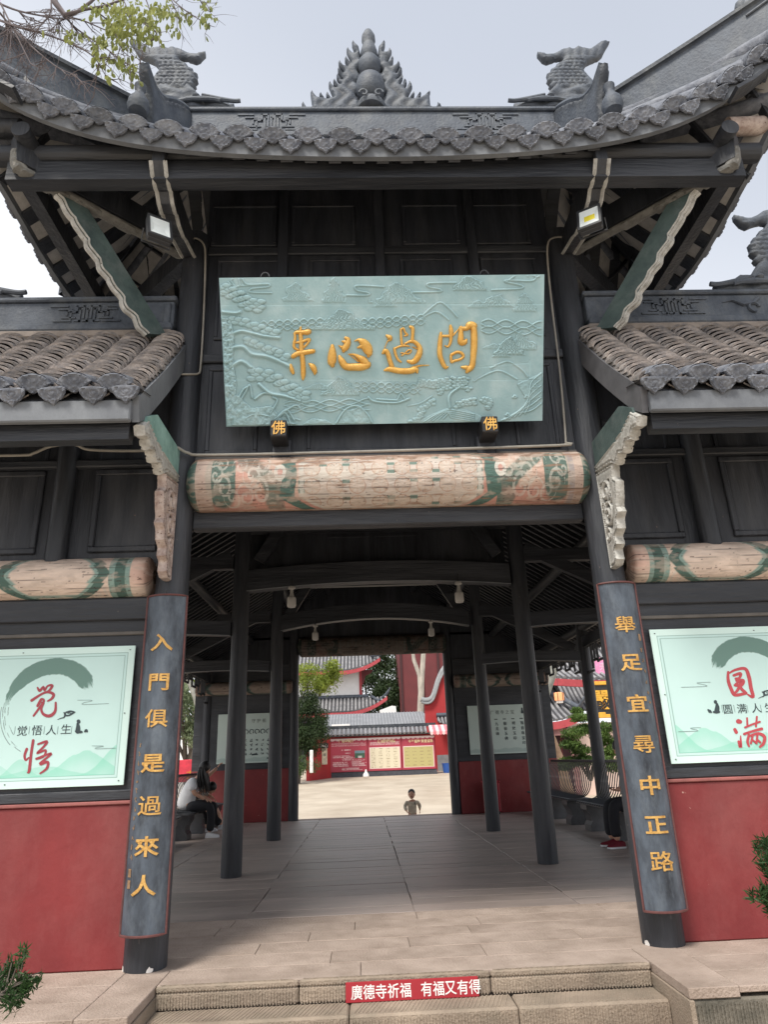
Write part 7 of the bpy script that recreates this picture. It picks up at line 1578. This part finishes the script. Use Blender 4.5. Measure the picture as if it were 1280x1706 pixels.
# ------------------------------------------------------------------ nearest plants
def needle_branch(t, p0, p1, name, seed, n=26, L_=.075):
    rs = np.random.RandomState(seed); p0, p1 = Vector(p0), Vector(p1); br = MB(); nd = MB(); mid = p0.lerp(p1, .5)+Vector((0, 0, -.03))
    P = [Vector(q) for q in catmull([tuple(p0), tuple(mid), tuple(p1)], 6)]; br.tube(P, [.008-.0004*i for i in range(len(P))], 6); tips = [P[-1]]
    for i in range(3, len(P)):
        for q in range(2):
            d = (P[i]-P[i-1]).normalized(); s = Vector(rs.normal(size=3)); s = (s-d*s.dot(d)).normalized(); e = P[i]+(d*.6+s*.8+Vector((0, 0, .4)))*rs.uniform(.05, .11); br.tube([P[i], e], [.003, .002], 5); tips.append(e)
    for e in tips:
        for k in range(n):
            d = Vector(rs.normal(size=3))+Vector((0, 0, .9)); d.normalize(); st = e-Vector((0, 0, rs.uniform(0, .05))); w = Vector(rs.normal(size=3)).cross(d).normalized()*.0035; l = L_*rs.uniform(.6, 1.15); nd.add([st-w*.4, st+d*l*.5-w, st+d*l, st+d*l*.5+w, st+w*.4], [(0, 1, 2, 3, 4)])
    br.build('branch', BARK, t, 50); nd.build('needles', LP, t)
q = at(5, 1655, Y=-1.9); t = empty('potted_pine', (q.x-.5, -1.9, -.55), label='dark green needled pine sprays entering at the bottom left corner', cat='plant')
for k, (px, py, qx, qy) in enumerate(((-25, 1655, 32, 1630), (-30, 1668, 28, 1640), (-35, 1655, -2, 1624))): needle_branch(t, at(px, py, Y=-1.95), at(qx, qy, Y=-1.85+.05*k), 'spray', 100+k, 30, .038)
MB().tube([(q.x-.5, -1.9, -.55), (q.x-.42, -1.92, -.2), (q.x-.2, -1.93, q.z-.02)], [.03, .025, .012], 7).build('trunk', BARK, t, 50)
q = at(1275, 1480, Y=-2.2); t = empty('potted_pine', (q.x+.35, -2.2, -.55), label='dark green needled pine sprays entering at the right edge in front of the red wall', cat='plant')
for k, (px, py, qx, qy) in enumerate(((1345, 1450, 1296, 1432), (1345, 1445, 1304, 1416), (1350, 1500, 1292, 1490), (1340, 1475, 1308, 1450))): needle_branch(t, at(px, py, Y=-2.2), at(qx, qy, Y=-2.2+.04*k), 'spray', 110+k, 30, .045)
MB().tube([(q.x+.35, -2.2, -.55), (q.x+.30, -2.2, 0), (q.x+.2, -2.2, q.z)], [.03, .025, .012], 7).build('trunk', BARK, t, 50)
# overhanging tree, top left: bare twigs and leaves
T_Y = -1.6
t = empty('overhanging_tree', (-4.6, -1.0, -.55), label='tree branches with bare twigs and yellow-green leaves hanging over the top left corner', cat='tree')
mb = MB(); TW = mat('twig_grey', srgb(104, 96, 98), .9, .2, 10); A_ = lambda x, y, dy=0: at(x, y, Y=T_Y+dy)
mb.tube([A_(75, -30), A_(92, 5), A_(108, 26), A_(128, 20), A_(150, 4), A_(175, -20)], [.028, .026, .024, .014, .012, .010], 8)
mb.tube([A_(108, 26), A_(140, 16), A_(175, 10), A_(230, -10)], [.018, .012, .010, .008], 7)
rs = np.random.RandomState(8)
def twig(P, r0, sub, depth=0):
    Q = [Vector(q) for q in catmull([tuple(p) for p in P], 5)]; k = len(Q); mb.tube(Q, [r0*(1-.75*i/k) for i in range(k)], 5)
    tips.append(Q[-1]); 
    for i in range(sub):
        j = rs.randint(2, k); d = (Q[min(j, k-1)]-Q[j-1]).normalized(); s = CR*rs.uniform(-1, 1)+CU*rs.uniform(-1, .4)+CF*rs.uniform(-.4, .4); e = Q[min(j, k-1)]+(d*.5+s*.8)*rs.uniform(.10, .32)/(1+depth*.6); 
        if depth < 2: twig([Q[min(j, k-1)], Q[min(j, k-1)].lerp(e, .5)+CU*rs.uniform(-.02, .02), e], r0*.6, max(0, sub-3-depth*2), depth+1)
        else: mb.tube([Q[min(j, k-1)], e], [r0*.4, r0*.2], 4)
tips = []
for pts, r in (([(-10, 2), (30, 18), (90, 30), (112, 32)], .010), ([(-10, 10), (15, 40), (55, 80), (95, 112), (128, 126)], .009), ([(-10, 30), (30, 45), (90, 62), (150, 90), (175, 125)], .010), ([(0, 5), (25, 55), (50, 105)], .008), ([(110, 30), (130, 50), (175, 80), (215, 108), (235, 105)], .008), ([(85, -5), (82, 25), (60, 50)], .007), ([(5, 20), (12, 60), (18, 85)], .006)):
    twig([A_(x, y, rs.uniform(-.15, .15)) for x, y in pts], r*1.05, 9)
tw_n = len(tips); tips = []
for pts, r in (([(112, 28), (140, 35), (190, 55), (240, 60)], .008), ([(150, 12), (185, 40), (200, 75), (215, 120)], .007), ([(170, 5), (215, 25), (255, 50), (262, 62)], .007), ([(280, -8), (305, 15), (345, 40), (358, 45)], .006), ([(200, -10), (215, 25), (210, 60), (218, 140)], .006), ([(240, -8), (250, 25), (240, 55)], .006), ([(285, 0), (293, 20), (295, 50)], .005), ([(330, -5), (342, 15), (352, 20)], .005), ([(120, 35), (118, 55), (100, 55)], .005)):
    twig([A_(x, y, rs.uniform(-.2, .2)) for x, y in pts], r, 5)
mb.build('branches', TW, t, 50)
lv = []
LT = leafmat('leaf_autumn_green', (.16, .20, .05), (.42, .44, .14), .5)
cl = []
for (x, y, w, h, n) in ((205, 25, 45, 28, 200), (185, 60, 35, 22, 60), (190, 100, 35, 22, 55), (220, 118, 12, 22, 26), (250, 48, 22, 22, 60), (225, 55, 25, 20, 40), (125, 57, 20, 8, 20), (290, 45, 14, 14, 14), (315, 28, 12, 12, 10), (345, 30, 14, 22, 20), (285, 15, 25, 15, 26), (340, 5, 18, 10, 16), (160, 80, 8, 20, 6), (180, 125, 8, 12, 6), (255, 20, 30, 20, 60), (160, 15, 30, 14, 30), (100, 50, 25, 10, 8)):
    for k in range(n):
        p = A_(x+rs.normal()*w*.5, y+rs.normal()*h*.5, rs.uniform(-.3, .3)); cl.append(p)
V = []; F = []
for p in cl:
    a = Vector((rs.normal()*.35, rs.normal()*.3, -1)).normalized(); b = Vector(rs.normal(size=3)).cross(a).normalized(); l = rs.uniform(.045, .085); c_ = a.cross(b)*l*.08; k = len(V)
    V += [p, p+a*l*.35+b*l*.24-c_, p+a*l*.75+b*l*.18-c_, p+a*l, p+a*l*.75-b*l*.18-c_, p+a*l*.35-b*l*.24-c_, p+a*l*.5+c_]; F += [(k, k+1, k+6), (k+1, k+2, k+6), (k+2, k+3, k+6), (k+3, k+4, k+6), (k+4, k+5, k+6), (k+5, k, k+6)]
lm = MB().add(V, F); lm.build('leaves', LT, t)
MB().tube([(-4.6, -1.0, -.55), (-4.9, -1.1, 2.5), (-5.2, -1.3, 5.4), tuple(A_(-60, -160)), tuple(A_(75, -120)), tuple(A_(75, -30))], [.16, .13, .10, .06, .04, .028], 10).build('trunk', BARK, t, 50)
